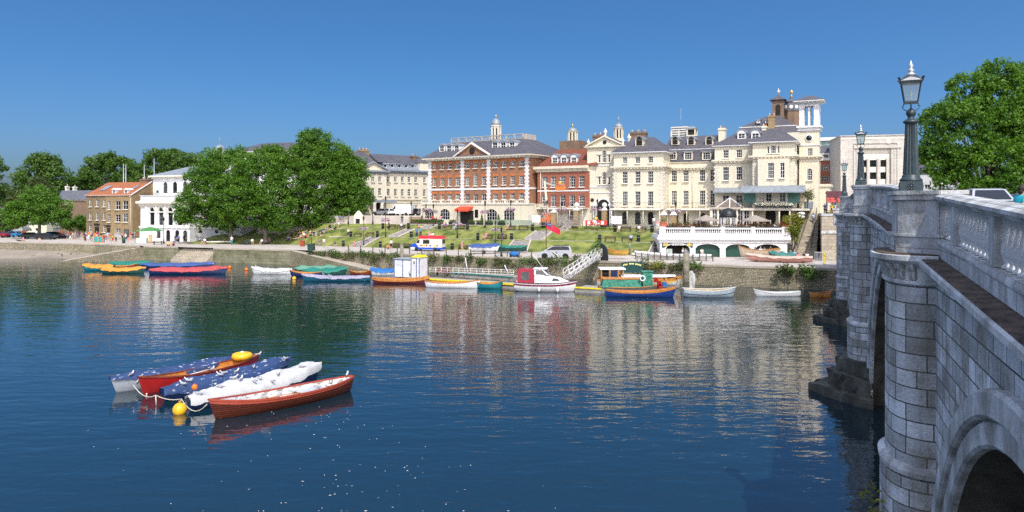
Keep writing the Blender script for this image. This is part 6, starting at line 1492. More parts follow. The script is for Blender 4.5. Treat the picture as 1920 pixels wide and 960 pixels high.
o = in_boat(n4, 'yellow_float', 'fat yellow round float heaped on the crimson boat stern', 'buoy', lambda m: (ring_buoy(m), m.sphere((0,0,.05), .36, None, .22)), M_yel, -2.9, 0, .85, 0); 
m = MB(); m.sphere((0,0,.22), .13, None, .08); m.build('white_knob', M_white, o)
def buoy(px, py, r, mat, label, D=None):
    p = G(px, py, 0) if D is None else at(px, py, D); t = thing('buoy', label, 'buoy', (p.x,p.y,p.z), 0, 'small buoys on the river'); m = MB(); m.sphere((0,0,r*.55), r, None, r, 14, 10); m.build('float', mat, t); m = MB(); m.lathe([(r*.18,r*1.5),(r*.14,r*1.75),(r*.2,r*1.8)], n=8); m.build('eye', mat, t); return t
buoy(337, 775, .33, M_yel, 'biggest yellow mooring buoy floating by the rope of the raft')
buoy(365, 729, .15, M_orange2, 'orange teardrop buoy hanging on the blue tarpaulin', 37.3)
for px, py, r, mt, lb in ((430.5,503,.28,M_orange2,'orange buoy at the bow of the red covered boat'),(462,507,.28,M_orange2,'lone orange buoy before the white covered boat'),(551.5,524,.27,M_yel,'small yellow buoy at the navy boat bow'),(851,537,.2,M_yel,'yellow fender on the pale open boat'),(917,539,.25,M_white,'white fender on the teal boat'),(1197,538,.3,M_yel,'yellow ball fender above the navy boat')): buoy(px, py, r, mt, lb)
M_rope = plain('pale_rope', (.55,.50,.40), .9, .15, 20)
def rope(label, pts, r=.022):
    m = MB(); m.tube(pts, r, 6); return tag(m.build('mooring_rope', M_rope), label, 'rope', 'ropes of the near raft')
def sag(a, b, s, n=7): return [a.lerp(b, i/n)+Vector((0,0,-s*4*(i/n)*(1-i/n))) for i in range(n+1)]
bows = [at(250,722,38.6), at(292,741,37.5), at(340,748,36.6), at(352,757,36), at(388,758,34.7)]
rope('pale rope drooping from the crimson boat bow to the blue tarpaulin', sag(bows[0], bows[1], .3)); rope('rope knotted from blue tarpaulin boat to the yellow buoy', sag(bows[1], bows[2], .12)+[at(337,764,36.2)]); rope('slack rope between white tarpaulin boat and red-brown bow', sag(bows[2], bows[4], .45))
rope('rope end hanging into water below the crimson bow', [at(275,737,38), at(275,748,38)], .03); rope('rope end hanging into water below the blue tarpaulin', [at(292,742,37.4), at(293,763,37.4)], .03)

# ---- boats along the far bank
T_red = tarp('red_tarp', (.50,.075,.08), .68); T_or = tarp('orange_tarp', (.68,.30,.04), .72); T_gr = tarp('green_tarp', (.012,.20,.15)); T_gr2 = tarp('faded_green_tarp', (.13,.32,.22)); T_bl = tarp('bright_blue_tarp', (.02,.17,.48)); T_bl2 = tarp('dull_blue_tarp', (.045,.10,.30)); T_lil = tarp('lilac_tarp', (.36,.34,.45)); T_gry = tarp('pale_grey_tarp', (.62,.64,.62))
M_teal = plain('teal_paint', (.015,.20,.24), .35, .15, 2); M_dkgreen = plain('bottle_green_hull', (.015,.07,.06), .35, .15, 2); M_whull = plain('white_hull', (.72,.73,.73), .35, .08, 2)
GF = 'boats moored along the town bank'
def fb(label, x0, x1, y, B, H, dy=0, **kw):
    if 'cov_h' in kw: kw['cov_h'] *= .62
    kw.setdefault('cov_w', .12)
    return boat('moored_boat', label, W0(x0, y), W0(x1, y+dy), B, H, GF, **kw)
fb('small teal boat heaped with orange covers at the raft end', 214, 154, 507, 1.7, .55, hullm=M_teal, gunm=M_varn2, cover=T_or, cov_h=.55, seed=21, transom=.4)
fb('dark green skiff under an orange cover before the teal one', 190, 274, 512.5, 1.6, .5, hullm=M_dkgreen, gunm=M_varn2, cover=T_or, cov_h=.5, seed=22, transom=.2)
fb('long blue hull under a red cover', 281, 427, 514, 1.9, .55, hullm=M_navy, gunm=M_navy, cover=T_red, cov_h=.65, seed=23, rise=.4, transom=.3)
fb('green covered boat lying behind the orange covers', 203, 283, 500, 1.7, .45, hullm=M_dkgreen, gunm=M_varn, cover=T_gr, cov_h=.6, seed=24)
fb('low brown open skiff between orange and green covers', 200, 258, 504, 1.5, .45, hullm=M_varn, gunm=M_varn2, inm=M_varn2, seats=3)
fb('blue covered boat half hidden by the red one', 262, 404, 503, 1.7, .5, hullm=M_navy, gunm=M_navy, cover=T_bl2, cov_h=.5, seed=25)
fb('white boat under pale grey cover, alone in open water', 548, 471, 513.5, 1.8, .5, hullm=M_whull, gunm=M_whull, cover=T_gry, cov_h=.45, seed=26, rise=.45)
fb('boat under faded green cover by the slipway foot', 552, 632, 511.5, 1.8, .55, hullm=M_dkgreen, gunm=M_varn, cover=T_gr2, cov_h=.7, seed=27)
fb('boat under bright green cover before the faded one', 567, 652, 516, 1.8, .5, hullm=M_dkgreen, gunm=M_varn, cover=T_gr, cov_h=.75, seed=28, rise=.5)
fb('navy skiff with varnished rail poking out behind lilac cover', 604, 542, 518, 1.5, .5, hullm=M_navy, gunm=M_varn2, inm=M_varn2)
fb('long blue-green hull under a lilac cover', 694, 565, 527, 1.8, .5, hullm=plain('petrol_blue_hull', (.012,.10,.16), .35, .15, 2), gunm=M_teal, cover=T_lil, cov_h=.3, seed=29, transom=.4)
fb('low open skiff with green floor behind the lilac cover', 655, 700, 514, 1.5, .35, hullm=M_varn, gunm=M_varn2, inm=T_gr2)
fb('white boat under bright blue cover beside the floating shed', 742, 693, 516, 1.9, .55, hullm=M_whull, gunm=M_whull, cover=T_bl, cov_h=.6, seed=30)
fb('varnished orange skiff with maroon hull', 697, 806, 531, 1.6, .6, 1, hullm=plain('maroon_hull', (.12,.02,.02), .35, .2, 2), gunm=M_varn2, inm=M_varn2, seats=4, deck=M_varn2, boot=(.62,.97,M_varn2))
fb('pale grey open rowing boat with timber interior', 796, 901, 538, 1.6, .6, 2, hullm=M_whull, gunm=M_varn2, inm=M_varn2, seats=4)
fb('short teal dinghy next to the cabin cruiser', 893, 944, 540, 1.5, .6, 1, hullm=M_teal, gunm=M_varn2, inm=M_varn2, seats=2)
fb('navy skiff with orange varnished rail before the green narrowboat', 1134, 1268, 556, 1.7, .6, 1, hullm=plain('royal_blue_hull', (.015,.045,.20), .3, .15, 2), gunm=M_varn2, inm=M_varn2, seats=4, rise=.45, boot=(.80,.97,M_varn2))
fb('pale blue open motorboat with rounded white rail beside the thick pile', 1281, 1380, 556, 2.3, .75, 1, hullm=plain('pale_blue_hull', (.42,.50,.56), .35, .1, 2), gunm=M_whull, inm=plain('tan_boat_floor', (.42,.33,.17), .8, .2, 2), seats=2, rise=.3, transom=.7, boot=(.5,.56,M_navy))
fb('small white rowing boat alone by the stone wall', 1500, 1412, 555, 1.3, .38, hullm=M_whull, gunm=M_whull, inm=M_whull, seats=3, transom=.3)
fb('small orange skiff half hidden by the bridge pier', 1516, 1562, 557, 1.3, .4, hullm=M_varn2, gunm=M_varn2, inm=M_varn, seats=2)
# cabin cruiser
cr = boat('cabin_cruiser', 'white motor cruiser with maroon canvas cabin and maroon stripe', W0(966,545), W0(1082,546.5), 2.7, 1.0, None, rise=.25, transom=.85, hullm=M_whull, gunm=plain('maroon_rubber', (.09,.015,.03), .5, .1, 3), inm=M_white, seats=0, boot=(.70,.86,plain('maroon_stripe', (.17,.012,.04), .4, .1, 3)), floor=.5)
L = cr['len']; M_mar = plain('maroon_canvas', (.33,.02,.045), .7, .12, 2)
m = MB(); m.frustum((-L/2+.35,-L/2+2.35,-1.1,1.1), 1.02, (-L/2+.45,-L/2+2.3,-.95,.95), 2.55); m.build('canvas_cabin', M_mar, cr)
for sg in (-1,1):
    m = MB(); m.poly([(-L/2+.75,sg*1.09,1.35),(-L/2+1.7,sg*1.09,1.35),(-L/2+1.72,sg*.99,2.3),(-L/2+.78,sg*.99,2.3)][::sg]); m.build('canvas_window', M_pane2, cr)
m = MB(); m.loft([[(x, y*w, z) for y, z in ((-1,1.05),(-.93,zr*.75+.3),(-.7,zr),(.7,zr),(.93,zr*.75+.3),(1,1.05))] for x, w, zr in ((-L/2+2.36,1.1,2.3),(-L/2+2.9,1.1,2.3),(-L/2+4.1,1.08,1.75),(-L/2+5.2,.95,1.6),(L/2-1.4,.6,1.35),(L/2-.9,.3,1.15))], 0, False, True); m.build('coachroof', M_whull, cr)
m = MB(); m.frustum((-L/2+2.3,-L/2+4.0,-1.05,1.05), 2.0, (-L/2+2.3,-L/2+3.3,-.85,.85), 2.6); m.box(-L/2+2.2,-L/2+3.8,-.95,.95,2.605,2.7); m.build('wheelhouse', M_whull, cr)
for sg in (-1,1):
    m = MB(); m.poly([(-L/2+2.5,sg*1.06,2.02),(-L/2+3.75,sg*1.06,2.02),(-L/2+3.25,sg*.93,2.5),(-L/2+2.5,sg*.93,2.5)][::sg]); m.build('side_window', M_pane, cr)
    m = MB(); m.poly([(-L/2+4.3,sg*1.05,1.3),(-L/2+5.3,sg*.97,1.3),(-L/2+5.0,sg*.93,1.55),(-L/2+4.5,sg*.98,1.6)][::sg]); m.build('side_window', M_pane, cr)
m = MB(); m.poly([(-L/2+4.03,-.9,2.08),(-L/2+4.03,.9,2.08),(-L/2+3.42,.8,2.56),(-L/2+3.42,-.8,2.56)]); m.build('windscreen', M_pane, cr)
m = MB(); m.tube([(-L/2+3.2,.4,2.7),(-L/2+2.0,.4,4.3)], .03, 6); m.build('mast', M_white, cr)
for x in (-L/2+2.9, L/2-2.2):
    m = MB(); m.sphere((x,-1.42,.35), .17, .17, .3, 10, 8); m.build('fender', M_white, cr)
m = MB(); m.tube([(L/2-2.6,-.9,1.25),(L/2-2.4,-.9,1.75),(L/2-.3,-.15,1.9),(L/2-.3,.15,1.9),(L/2-2.4,.9,1.75),(L/2-2.6,.9,1.25)], .02, 5); m.build('bow_rail', M_steel, cr)
# passenger launch
la = boat('passenger_launch', 'old wooden passenger launch with white deck and orange wheelhouse', W0(1118,540), W0(1278,540), 2.8, 1.0, None, rise=.35, transom=.5, hullm=plain('grey_launch_hull', (.45,.45,.43), .5, .1, 2), gunm=M_varn2, inm=M_wood, seats=0, boot=(.78,.97,M_varn2))
L = la['len']; m = MB(); m.box(-L/2+3.2, L/2-2.0, -1.0, 1.0, 1.0, 1.38); m.build('cabin_side', M_varn2, la)
m = MB(); m.loft([[(x, y*w, z+zz) for y, zz in ((-1.2,0),(-1.2,.1),(-.6,.2),(.6,.2),(1.2,.1),(1.2,0))] for x, w, z in ((-L/2+2.9,1,1.39),(0,1,1.39),(L/2-2.2,.9,1.39),(L/2-.8,.35,1.41))], 0, False, False); m.build('cabin_roof', M_white, la)
m = MB(); 
for x in (-L/2+.5,-L/2+1.5,-L/2+2.5,-L/2+3.1):
    for y in (-1.05,1.05): m.box(x-.06,x+.06,y-.06,y+.06,1.0,2.3)
m.box(-L/2+.44,-L/2+3.16,-1.1,1.1,.95,1.45); m.build('wheelhouse_frame', M_varn2, la); m = MB(); m.box(-L/2+.3,-L/2+3.4,-1.2,1.2,2.3,2.45); m.build('wheelhouse_roof', M_white, la)
m = MB(); m.box(-L/2+1.62,-L/2+2.4,-1.09,-1.07,1.2,2.25); m.build('blue_curtain', M_navy, la)
m = MB(); m.box(-L/2+.6,-L/2+1.4,-.9,.9,1.5,2.25); m.build('pane', M_pane, la)
for i in range(4):
    m = MB(); m.lathe([(.13,0),(.13,.03)], n=10); q = m.build('porthole', M_dark, la, (-L/2+5+i*1.5,-1.0,1.2)); q.rotation_euler = (R(90),0,0)
# green narrowboat
nb_ = boat('green_narrowboat', 'worn green narrowboat with upright green locker and red canisters', W0(1122,547), W0(1236,547), 1.9, .6, None, rise=.15, transom=.7, hullm=plain('grey_black_hull', (.10,.10,.10), .6, .2, 2), gunm=M_varn2, inm=M_wood, seats=0)
L = nb_['len']; M_worng = plain('worn_green_paint', (.04,.22,.15), .6, .45, 3); m = MB(); m.frustum((-L/2+.3, L/2-2.2, -.9, .9), .6, (-L/2+.5, L/2-2.3, -.8, .8), 1.5); m.build('cabin', M_worng, nb_)
m = MB(); m.box(-L/2+.4, L/2-2.3, -.86, .86, 1.502, 1.58); m.build('cabin_top', M_varn2, nb_); m = MB(); m.box(L/2-2.0, L/2-.85, -.5,.6,.55,2.3); m.box(L/2-2.08,L/2-.77,-.58,.68,2.3,2.4); m.build('locker', M_worng, nb_)
def lifering(px, py, D, lb):
    p = at(px,py,D); m = MB(); n = 16; m.loft([[((.28+.08*math.cos(b_))*math.cos(a), .08*math.sin(b_), (.28+.08*math.cos(b_))*math.sin(a)) for b_ in [2*math.pi*j/6 for j in range(6)]] for a in [2*math.pi*i/n for i in range(n+1)]], 0, True); return tag(m.build('lifebuoy', M_white, None, p), lb, 'lifebuoy')
lifering(1205, 522, 85.2, 'white lifebuoy hung on the green narrowboat locker'); 
for px, py, mt, lb in ((1236,530,M_redpaint,'red canister on the narrowboat stern beside the locker'),(1230,524,M_redpaint,'upper red canister against the green locker'),(1238,536,M_redpaint,'lowest red canister near the waterline'),(1246,532,T_bl,'blue canister beside the red ones')):
    p = at(px,py,86.2); t = thing('fuel_canister', lb, 'canister', (p.x,p.y,p.z-.3), 0, 'canisters on the narrowboat'); m = MB(); m.box(-.22,.22,-.15,.15,0,.5); m.build('can_body', mt, t); m = MB(); m.tube([(-.12,0,.5),(-.12,0,.6),(.1,0,.6),(.1,0,.5)], .03, 6); m.build('can_handle', mt, t)
p = at(1254,530,87); t = boat('inflatable_tender', 'yellow edged inflatable tender lying over the narrowboat stern', (p.x-1.1,p.y+.5,p.z-.2), (p.x+1.1,p.y-.2,p.z-.2), .9, .25, None, hullm=T_gry, gunm=M_yel, inm=M_navy, seats=1)
# arched dark green signboard
p = at(1185, 511, 92); t = thing('boat_trip_signboard', 'dark green riverside signboard with arc of gold lettering', 'sign', (p.x,p.y,1.5))
hz = p.z-1.5; top = PZ(490,92)-1.5; m = MB(); m.prism([(-1.32,hz),(1.32,hz),(1.32,top-.18)] + [(1.32-2.64*i/10, top-.18+.18*math.sin(math.pi*i/10)) for i in range(1,10)] + [(-1.32,top-.18)], -.05, .05); m.build('board', plain('deep_green_board', (.008,.05,.045), .4, .2, 2), t)
for i in range(15):
    if i in (4, 9): continue
    f = (i-7)/7.5; m = MB(); w_ = .045+.012*(i % 3); m.box(-w_, w_, -.012, 0, -.1+.03*(i % 2), .1); q = m.build('gilt_lettering', plain('gold_leaf_paint', (.75,.62,.22), .5, .1, 9), t, (f*1.12, -.052, top-.3-.2*f*f)); q.rotation_euler = (0, f*.25, 0)
for x in (-1.3,0,1.3):
    m = MB(); m.tube([(x,.08,-1),(x,.08,hz+.2)], .05, 6); m.build('post', M_black, t)
# pontoon
def slabq(name, label, cat, pts, z0, z1, mat, grp=None):
    c = Vector((sum(p.x for p in pts)/len(pts), sum(p.y for p in pts)/len(pts), 0)); t = thing(name, label, cat, c, 0, grp); m = MB(); m.slab([(p.x-c.x,p.y-c.y) for p in pts], z0, z1); m.build('float_body', mat, t); return t, c
M_deck = plain('grey_deck_boards', (.30,.28,.25), .9, .25, 1.5)
A, B_ = G(748,521,.45), G(963,534.5,.45); up = Vector((.455,.89,0))*3.0
t, c = slabq('floating_pontoon', 'long grey floating pontoon with yellow edge beam behind the rowing boats', 'pontoon', [A, B_, B_+up, A+up], -.3, .45, M_deck)
m = MB(); a1 = A.lerp(B_,.22); m.beam(a1-c+Vector((0,0,.08)), B_-c+Vector((0,0,.08)), .22, .2); m.build('yellow_edge', plain('yellow_edge_paint', (.75,.62,.02), .5, .08, 2), t)
m = MB(); m.beam(A-c+Vector((.0,0,.0)), B_-c, .1, .3); m.build('fender_strip', M_wood, t)
A2, B2 = G(1078,540,.45), G(1127,543,.45)
t, c = slabq('floating_pontoon', 'short pontoon with yellow edge between cruiser and launch', 'pontoon', [A2, B2, B2+up*1.2, A2+up*1.2], -.3, .45, M_deck)
m = MB(); m.beam(A2-c+Vector((0,0,.08)), B2-c+Vector((0,0,.08)), .2, .16); m.build('yellow_edge', MATS['yellow_edge_paint'], t)
def rail(label, a, b, h, n, mat, name='white_railing', rails=3, r=.03, truss=False, cat='railing'):
    t = thing(name, label, cat, a); d = b-a; m = MB()
    for i in range(n+1): p = d*(i/n); m.tube([p, p+Vector((0,0,h))], r, 5)
    for k in range(rails): z = h*(k+1)/rails; m.tube([Vector((0,0,z)), d+Vector((0,0,z))], r, 5)
    if truss:
        for i in range(n): p, q = d*(i/n), d*((i+1)/n); m.tube([p+Vector((0,0,h if i%2 else .05)), q+Vector((0,0,.05 if i%2 else h))], r*.8, 5)
    m.build('rail_frame', mat, t); return t
A3, B3 = G(806,513.5,.8), G(963,519.5,.8)
rail('white tubular railing along the back of the long pontoon', A3, B3, .9, 14, M_white)
t, c = slabq('hulk_lighter', 'grey timber lighter hull with green top strake behind pontoon', 'barge', [G(845,520,.35), G(962,529,.35), G(962,529,.35)+up*.7, G(845,520,.35)+up*.7], .45, .95, plain('grey_timber', (.30,.28,.26), .85, .3, 1.5))
m = MB(); m.beam(G(845,520,.35)-c+Vector((0,-.04,.6)), G(962,529,.35)-c+Vector((0,-.04,.6)), .1, .16); m.build('green_strake', T_gr, t)
for px, lb in ((873,'leaning white spar standing on the pontoon by the brown bench'),(950,'short leaning white spar near the cruiser')):
    y0 = 513 if px < 900 else 515; p = at(px+4,y0,96); q = at(px-(.5 if px<900 else 4),483 if px < 900 else 497,96); m = MB(); m.tube([p-p, q-p], .06, 6); tag(m.build('white_spar', M_white, None, p), lb, 'spar', 'white spars on the pontoon')
# floating shed
p = G(767,520,.45); t = thing('floating_shed', 'white cabin with blue corner posts standing on the pontoon', 'cabin', (p.x,p.y+1.2,.45), R(-24)); m = MB(); m.box(-1.85,.75,-1,1,0,2.35); m.box(.78,2.0,-1.0,1.1,0,2.65); m.build('cabin_wall', M_white, t)
m = MB(); M_bluef = plain('grey_blue_trim', (.13,.18,.32), .5, .1, 3)
for x, h in ((-1.85,2.35),(-.55,2.35),(.76,2.65),(1.6,2.65),(2.0,2.65)): m.box(x-.06,x+.06,-1.06,-1.0,0,h)
m.box(-1.9,.7,-1.06,-1.005,2.25,2.35); m.box(.83,1.54,-1.06,-1.005,2.55,2.65); m.build('corner_post', M_bluef, t); m = MB(); m.box(-1.95,.74,-1.1,1.1,2.355,2.45); m.build('flat_roof', M_gold if False else M_grey, t); m = MB(); m.frustum((.7,2.1,-1.1,1.2),2.66,(1.1,1.9,-.5,.6),2.95); m.build('yellow_roof', MATS['yellow_edge_paint'], t)
m = MB(); m.box(-1.7,-.7,-1.03,-1.003,1.55,2.1); m.build('hatch', plain('pale_hatch', (.6,.62,.62), .5, .06, 3), t); m = MB(); m.box(.95,1.5,-1.03,-1.003,.1,2.3); m.build('cabin_door', MATS['pale_hatch'], t); m = MB(); m.box(1.15,1.3,-1.06,-1.035,1.8,2.1); m.build('door_vent', M_dark, t)
q = at(770,514,99.3); t = thing('planted_pot', 'pale pot of greenery by the floating shed wall', 'plant pot', (q.x,q.y,.45)); m = MB(); m.lathe([(.22,0),(.3,.55),(.33,.6)], n=12); m.build('pot', M_grey, t); link('foliage', leaf_mesh('foliage', [(0,0,.75)], .3, 80, .12, L_bush, 3), t)
q = G(828,518,.5); t = thing('pontoon_bench', 'brown timber bench on the pontoon beside white clutter', 'bench', (q.x,q.y+1.2,.45), R(-27)); m = MB(); m.box(-.9,.9,-.2,.2,.4,.46); m.build('seat', M_varn, t); m = MB(); m.box(-.9,.9,.18,.23,.5,.95); m.build('backrest', M_varn, t)
for x in (-.8,.8): m = MB(); m.box(x-.04,x+.04,-.18,.2,0,.4); m.build('leg', M_black, t)
# gangway
a, c_ = at(1056,521,91), at(1117,480,101.2); t = thing('gangway', 'white truss-sided gangway sloping from river wall to pontoon', 'gangway', a); d = c_-a; s_ = Vector((.6,-.35,0)).normalized()*.9
m = MB(); k = m.add([Vector((0,0,0)), d, d+s_, s_, Vector((0,0,-.12)), d+Vector((0,0,-.12)), d+s_+Vector((0,0,-.12)), s_+Vector((0,0,-.12))])
for q in ((0,3,2,1),(4,5,6,7),(0,1,5,4),(1,2,6,5),(2,3,7,6),(3,0,4,7)): m.face([k+i for i in q])
m.build('walkway', M_deck, t)
for o_ in (Vector((0,0,0)), s_):
    m = MB(); n = 7
    for i in range(n+1): p = o_+d*(i/n); m.tube([p, p+Vector((0,0,1.05))], .035, 5)
    for z in (.05,.55,1.05): m.tube([o_+Vector((0,0,z)), o_+d+Vector((0,0,z))], .035, 5)
    for i in range(n): m.tube([o_+d*(i/n)+Vector((0,0,.05)), o_+d*((i+1)/n)+Vector((0,0,1.05))], .028, 5)
    m.build('truss_rail', M_white, t)
p = bank_pt(1127, 0, .5); t = thing('gangway_arch', 'dark green arched gate with mesh disc at the gangway head', 'gate', p, R(-25)); m = MB(); k = 14
pts = [(-1.0,0,0),(-1.0,0,1.0)] + [(-1.0*math.cos(math.pi*i/k), 0, 1.0+1.3*math.sin(math.pi*i/k)) for i in range(1,k)] + [(1.0,0,1.0),(1.0,0,0)]; m.tube(pts, .09, 6); m.build('arch_frame', M_greenpaint, t); m = MB(); m.prism([(1.0,0),(1.0,1.0)] + [(1.0*math.cos(math.pi*i/k), 1.0+1.3*math.sin(math.pi*i/k)) for i in range(1,8)] + [(0,2.28),(0,0)], -.03, .03); m.build('mesh_panel', M_black, t)
a = bank_pt(1112, .3, .3); shrub('gate_creeper', 'dark creeper climbing the green arch at the gangway', [a, a+Vector((.5,0,.7)), a+Vector((1.0,0,1.5)), a+Vector((.2,0,1.2)), a+Vector((-.5,0,.3)), a+Vector((.7,.1,2.0))], .5, 60, .22, L_dark, 61, None)
# mooring piles
for px, y0, y1, D, r, lb in ((753.5,459,500,107.5,.26,'slim grey mooring pile behind the floating shed'),(1286.5,473,548,85.5,.38,'thick weathered timber mooring pile beside pale blue motorboat')):
    z1 = PZ(y0,D); t = thing('mooring_pile', lb, 'mooring pile', (PX(px,D),D,0)); m = MB(); m.tube([(0,0,-2),(.02,0,z1*.5),(0,0,z1)], [r,r*.96,r*.92], 12); m.build('timber_pile', plain('weathered_pile', (.20,.18,.135), .95, .5, 1.2, bump=.7, detail=8), t); m = MB(); m.tube([(0,0,z1+.002),(0,0,z1+.06)], r*.97, 12); m.build('pile_cap', M_lead, t)
p = at(1296,535,86.5); t = thing('hanging_sheet', 'crumpled off-white canvas sheet hanging behind the thick pile', 'canvas', p)
m = MB(); m.loft([[(x*w+.1*math.sin(i*2+x*5), .12*math.sin(x*9+i), z) for x in [j/8-.5 for j in range(9)]] for i, (w, z) in enumerate(((.7,-.7),(.9,0),(1.0,.7),(.7,1.3),(.2,1.7)))], 0); m.build('canvas', T_gry, t)
# ================================================================= STREET FURNITURE
def ground(px, py):
    """where a picture point stands: lawn, promenade, terrace"""
    p = lawn_on(px, py); x = 960 + p.x/p.y*FPX; y = HORIZ + (CAMZ-p.z)/p.y*FPX
    if abs(y-py) < 1.8 and abs(x-px) < 14: p.x = PX(px, p.y); return p
    if y < py: return G(px, py, ZP+.01)
    return G(px, py, 6.4)
LA = R(-27)
# benches
def bench0(label):
    t = thing('park_bench', label, 'bench', group='benches on the lawn terraces')
    m = MB()
    for k in range(4): m.box(-.9,.9,-.22+.12*k,-.12+.12*k,.42,.46)
    m.build('seat', M_wood, t); m = MB()
    for k in range(3): m.box(-.9,.9,.24+.02*k,.28+.02*k,.52+.13*k,.62+.13*k)
    m.build('backrest', M_wood, t)
    for x in (-.8,.8):
        m = MB(); m.box(x-.04,x+.04,-.22,-.15,0,.42); m.box(x-.04,x+.04,.2,.28,0,.9); m.box(x-.04,x+.04,-.22,.25,.62,.67); m.box(x-.04,x+.04,-.2,-.15,.42,.62); m.build('leg', M_wood, t)
    return t
BEN = [(670,444.5,'empty dark bench before the first lilac flower lamp'),(693,444.5,'empty dark bench just past the first lilac flower lamp'),(734,430,'top row bench behind the woman in black'),(750.6,430,'top row bench with a man in white shirt'),(761.5,466,'bench on the promenade before the ice cream van bonnet'),(740,466,'promenade bench behind the kneeling couple'),(838,430.6,'top row bench with person in purple'),(863,430.5,'top row bench beside the low flower lamp'),(957,432,'top row bench with pale reclining sitter'),(981,432,'empty top row bench below red building corner'),(914.7,448.7,'middle row bench with pink sunbathers'),(941,448.7,'middle row bench with dark shirted sitter'),(1144,454,'empty middle row bench beside dark bin'),(1175.4,454,'middle row bench with man in pale shirt'),(1172.8,435,'top row bench below the white notice board'),(1201.7,435.6,'top row bench with woman in black skirt'),(868,470,'promenade bench behind man in pale pink')]
b0 = None
for px, py, lb in BEN:
    p = ground(px, py)
    if b0 is None: b0 = bench0(lb); b0.location = p; b0.rotation_euler = (0,0,LA)
    else: copy_tree(b0, p, LA, lb)
# bins
def bin0(label):
    t = thing('litter_bin', label, 'litter bin', group='black bins on the lawn terraces'); m = MB(); m.lathe([(.25,0),(.27,.05),(.26,.95),(.29,.97),(.29,1.05),(.2,1.12),(.16,1.12),(.15,1.0)], n=14); m.build('bin_body', M_black, t); m = MB(); m.lathe([(.275,.7),(.275,.76)], n=14); m.build('gold_band', M_lead, t); return t
BINS = [(657.6,444.5,'black bin beside the man in white by first bench'),(707.6,445,'black bin past the second empty bench'),(718,429.5,'black bin at the top row beside a tall lamp'),(766,429.5,'black bin right of the man in white shirt'.replace('right of','just past')),(771,445.5,'black bin beside couple in blue behind van'),(643.6,463,'black bin beside the boy in navy on the promenade'),(713,465.5,'black bin before the kneeling couple'),(848,470,'black bin behind the ice cream van tail'),(824,430,'black bin beside the purple clad sitter'),(876.5,430.5,'black bin past the low flower lamp bench'),(896,449,'black bin beside the pink sunbathers'),(959,449,'black bin past the dark shirted sitter'),(998.5,433,'black bin below the orange lift'),(1124.4,453.5,'black bin above the gangway arch'),(1197,454,'black bin past the man in pale shirt'),(1153,435,'black bin below the first white notice board edge'),(1222.5,435.6,'black bin close to the boathouse corner'),(588,469,'black bin beside the green litter container')]
q0 = None
for px, py, lb in BINS:
    p = ground(px, py)
    if q0 is None: q0 = bin0(lb); q0.location = p
    else: copy_tree(q0, p, 0, lb)
p = ground(582,471); t = thing('litter_bin', 'square dark green litter container beside the black bin', 'litter bin', p); m = MB(); m.frustum((-.35,.35,-.35,.35),0,(-.42,.42,-.4,.4),1.1); m.box(-.45,.45,-.43,.43,1.102,1.2); m.build('bin_body', M_greenpaint, t)
p = ground(567,462); t = thing('litter_bin', 'red-brown square bin under the plane tree edge', 'litter bin', p); m = MB(); m.box(-.35,.35,-.35,.35,0,1.0); m.box(-.38,.38,-.38,.38,1.002,1.08); m.build('bin_body', plain('rust_red', (.28,.05,.03), .6, .2, 3), t)
p = G(232,456,ZP); t = thing('litter_bin', 'dark green bin before the pub drinkers', 'litter bin', p); m = MB(); m.lathe([(.3,0),(.32,1.0),(.2,1.15)], n=12); m.build('bin_body', M_greenpaint, t)
# lamps with flower baskets
def flower_lamp(px, py, ytop, label, p=None, nb=2, ybask=None, hb=.62):
    p = ground(px, py) if p is None else p; h = PZ(ytop, p.y)-p.z
    t = thing('flower_lamp' if nb else 'lamp_post', label, 'street lamp', p, LA, 'riverside lamp posts')
    m = MB(); m.lathe([(.16,0),(.16,.4),(.1,.5),(.085,1.0),(.06,1.1),(.045,h-.9)], n=10); m.build('post', M_black, t)
    m = MB(); m.lathe([(.10,h-.9),(.17,h-.45),(.2,h-.42),(.14,h-.25),(.05,h-.12),(.02,h)], n=6, sm=False); m.build('lantern', M_black, t)
    zb = h*hb if ybask is None else PZ(ybask, p.y)-p.z
    if nb:
        m = MB(); m.beam((-.75,0,zb+.35),(.75,0,zb+.35), .04); m.build('cross_arm', M_black, t)
        for k, x in enumerate((-.55,.55)[:nb]): link('flower_basket', leaf_mesh('flower_basket', [(x,0,zb),(x+.15,0,zb+.1),(x-.15,0,zb+.05)], .33, 60, .16, None, int(px)+k, [F_mauve, F_pink, F_white, F_mauve, L_bush]), t)
    return t
flower_lamp(682,461.7,404,'lamp with lilac baskets on the lowest path near strollers',ybask=429); flower_lamp(723,443.7,367,'tall lamp with pink-lilac baskets near the lady in black',ybask=413)
flower_lamp(584,466,412,'plain dark lamp post at the slipway head',nb=0); flower_lamp(812.5,427,381,'lamp with baskets at the red building west corner',ybask=397); flower_lamp(857.6,445,390,'lamp with big baskets below the red awning',ybask=421)
flower_lamp(909.4,428,377,'lamp with baskets before the arched windows',ybask=398); flower_lamp(957.5,426,374,'lamp with pale baskets nearest the red building east corner'.replace('nearest','by'),ybask=393.5); flower_lamp(929,459,412,'lamp with baskets standing on the paved lawn steps',ybask=431)
flower_lamp(940,481,424,'plain black post beside the covered dinghy trailer',nb=0); flower_lamp(1025.6,427,374,'lamp with double basket tiers beside orange lift',ybask=401); flower_lamp(1053,426,376,'lamp with lilac baskets before the small brick house',ybask=394.5); flower_lamp(1120,424,372,'lamp with pink baskets before the arched entrance',ybask=393)
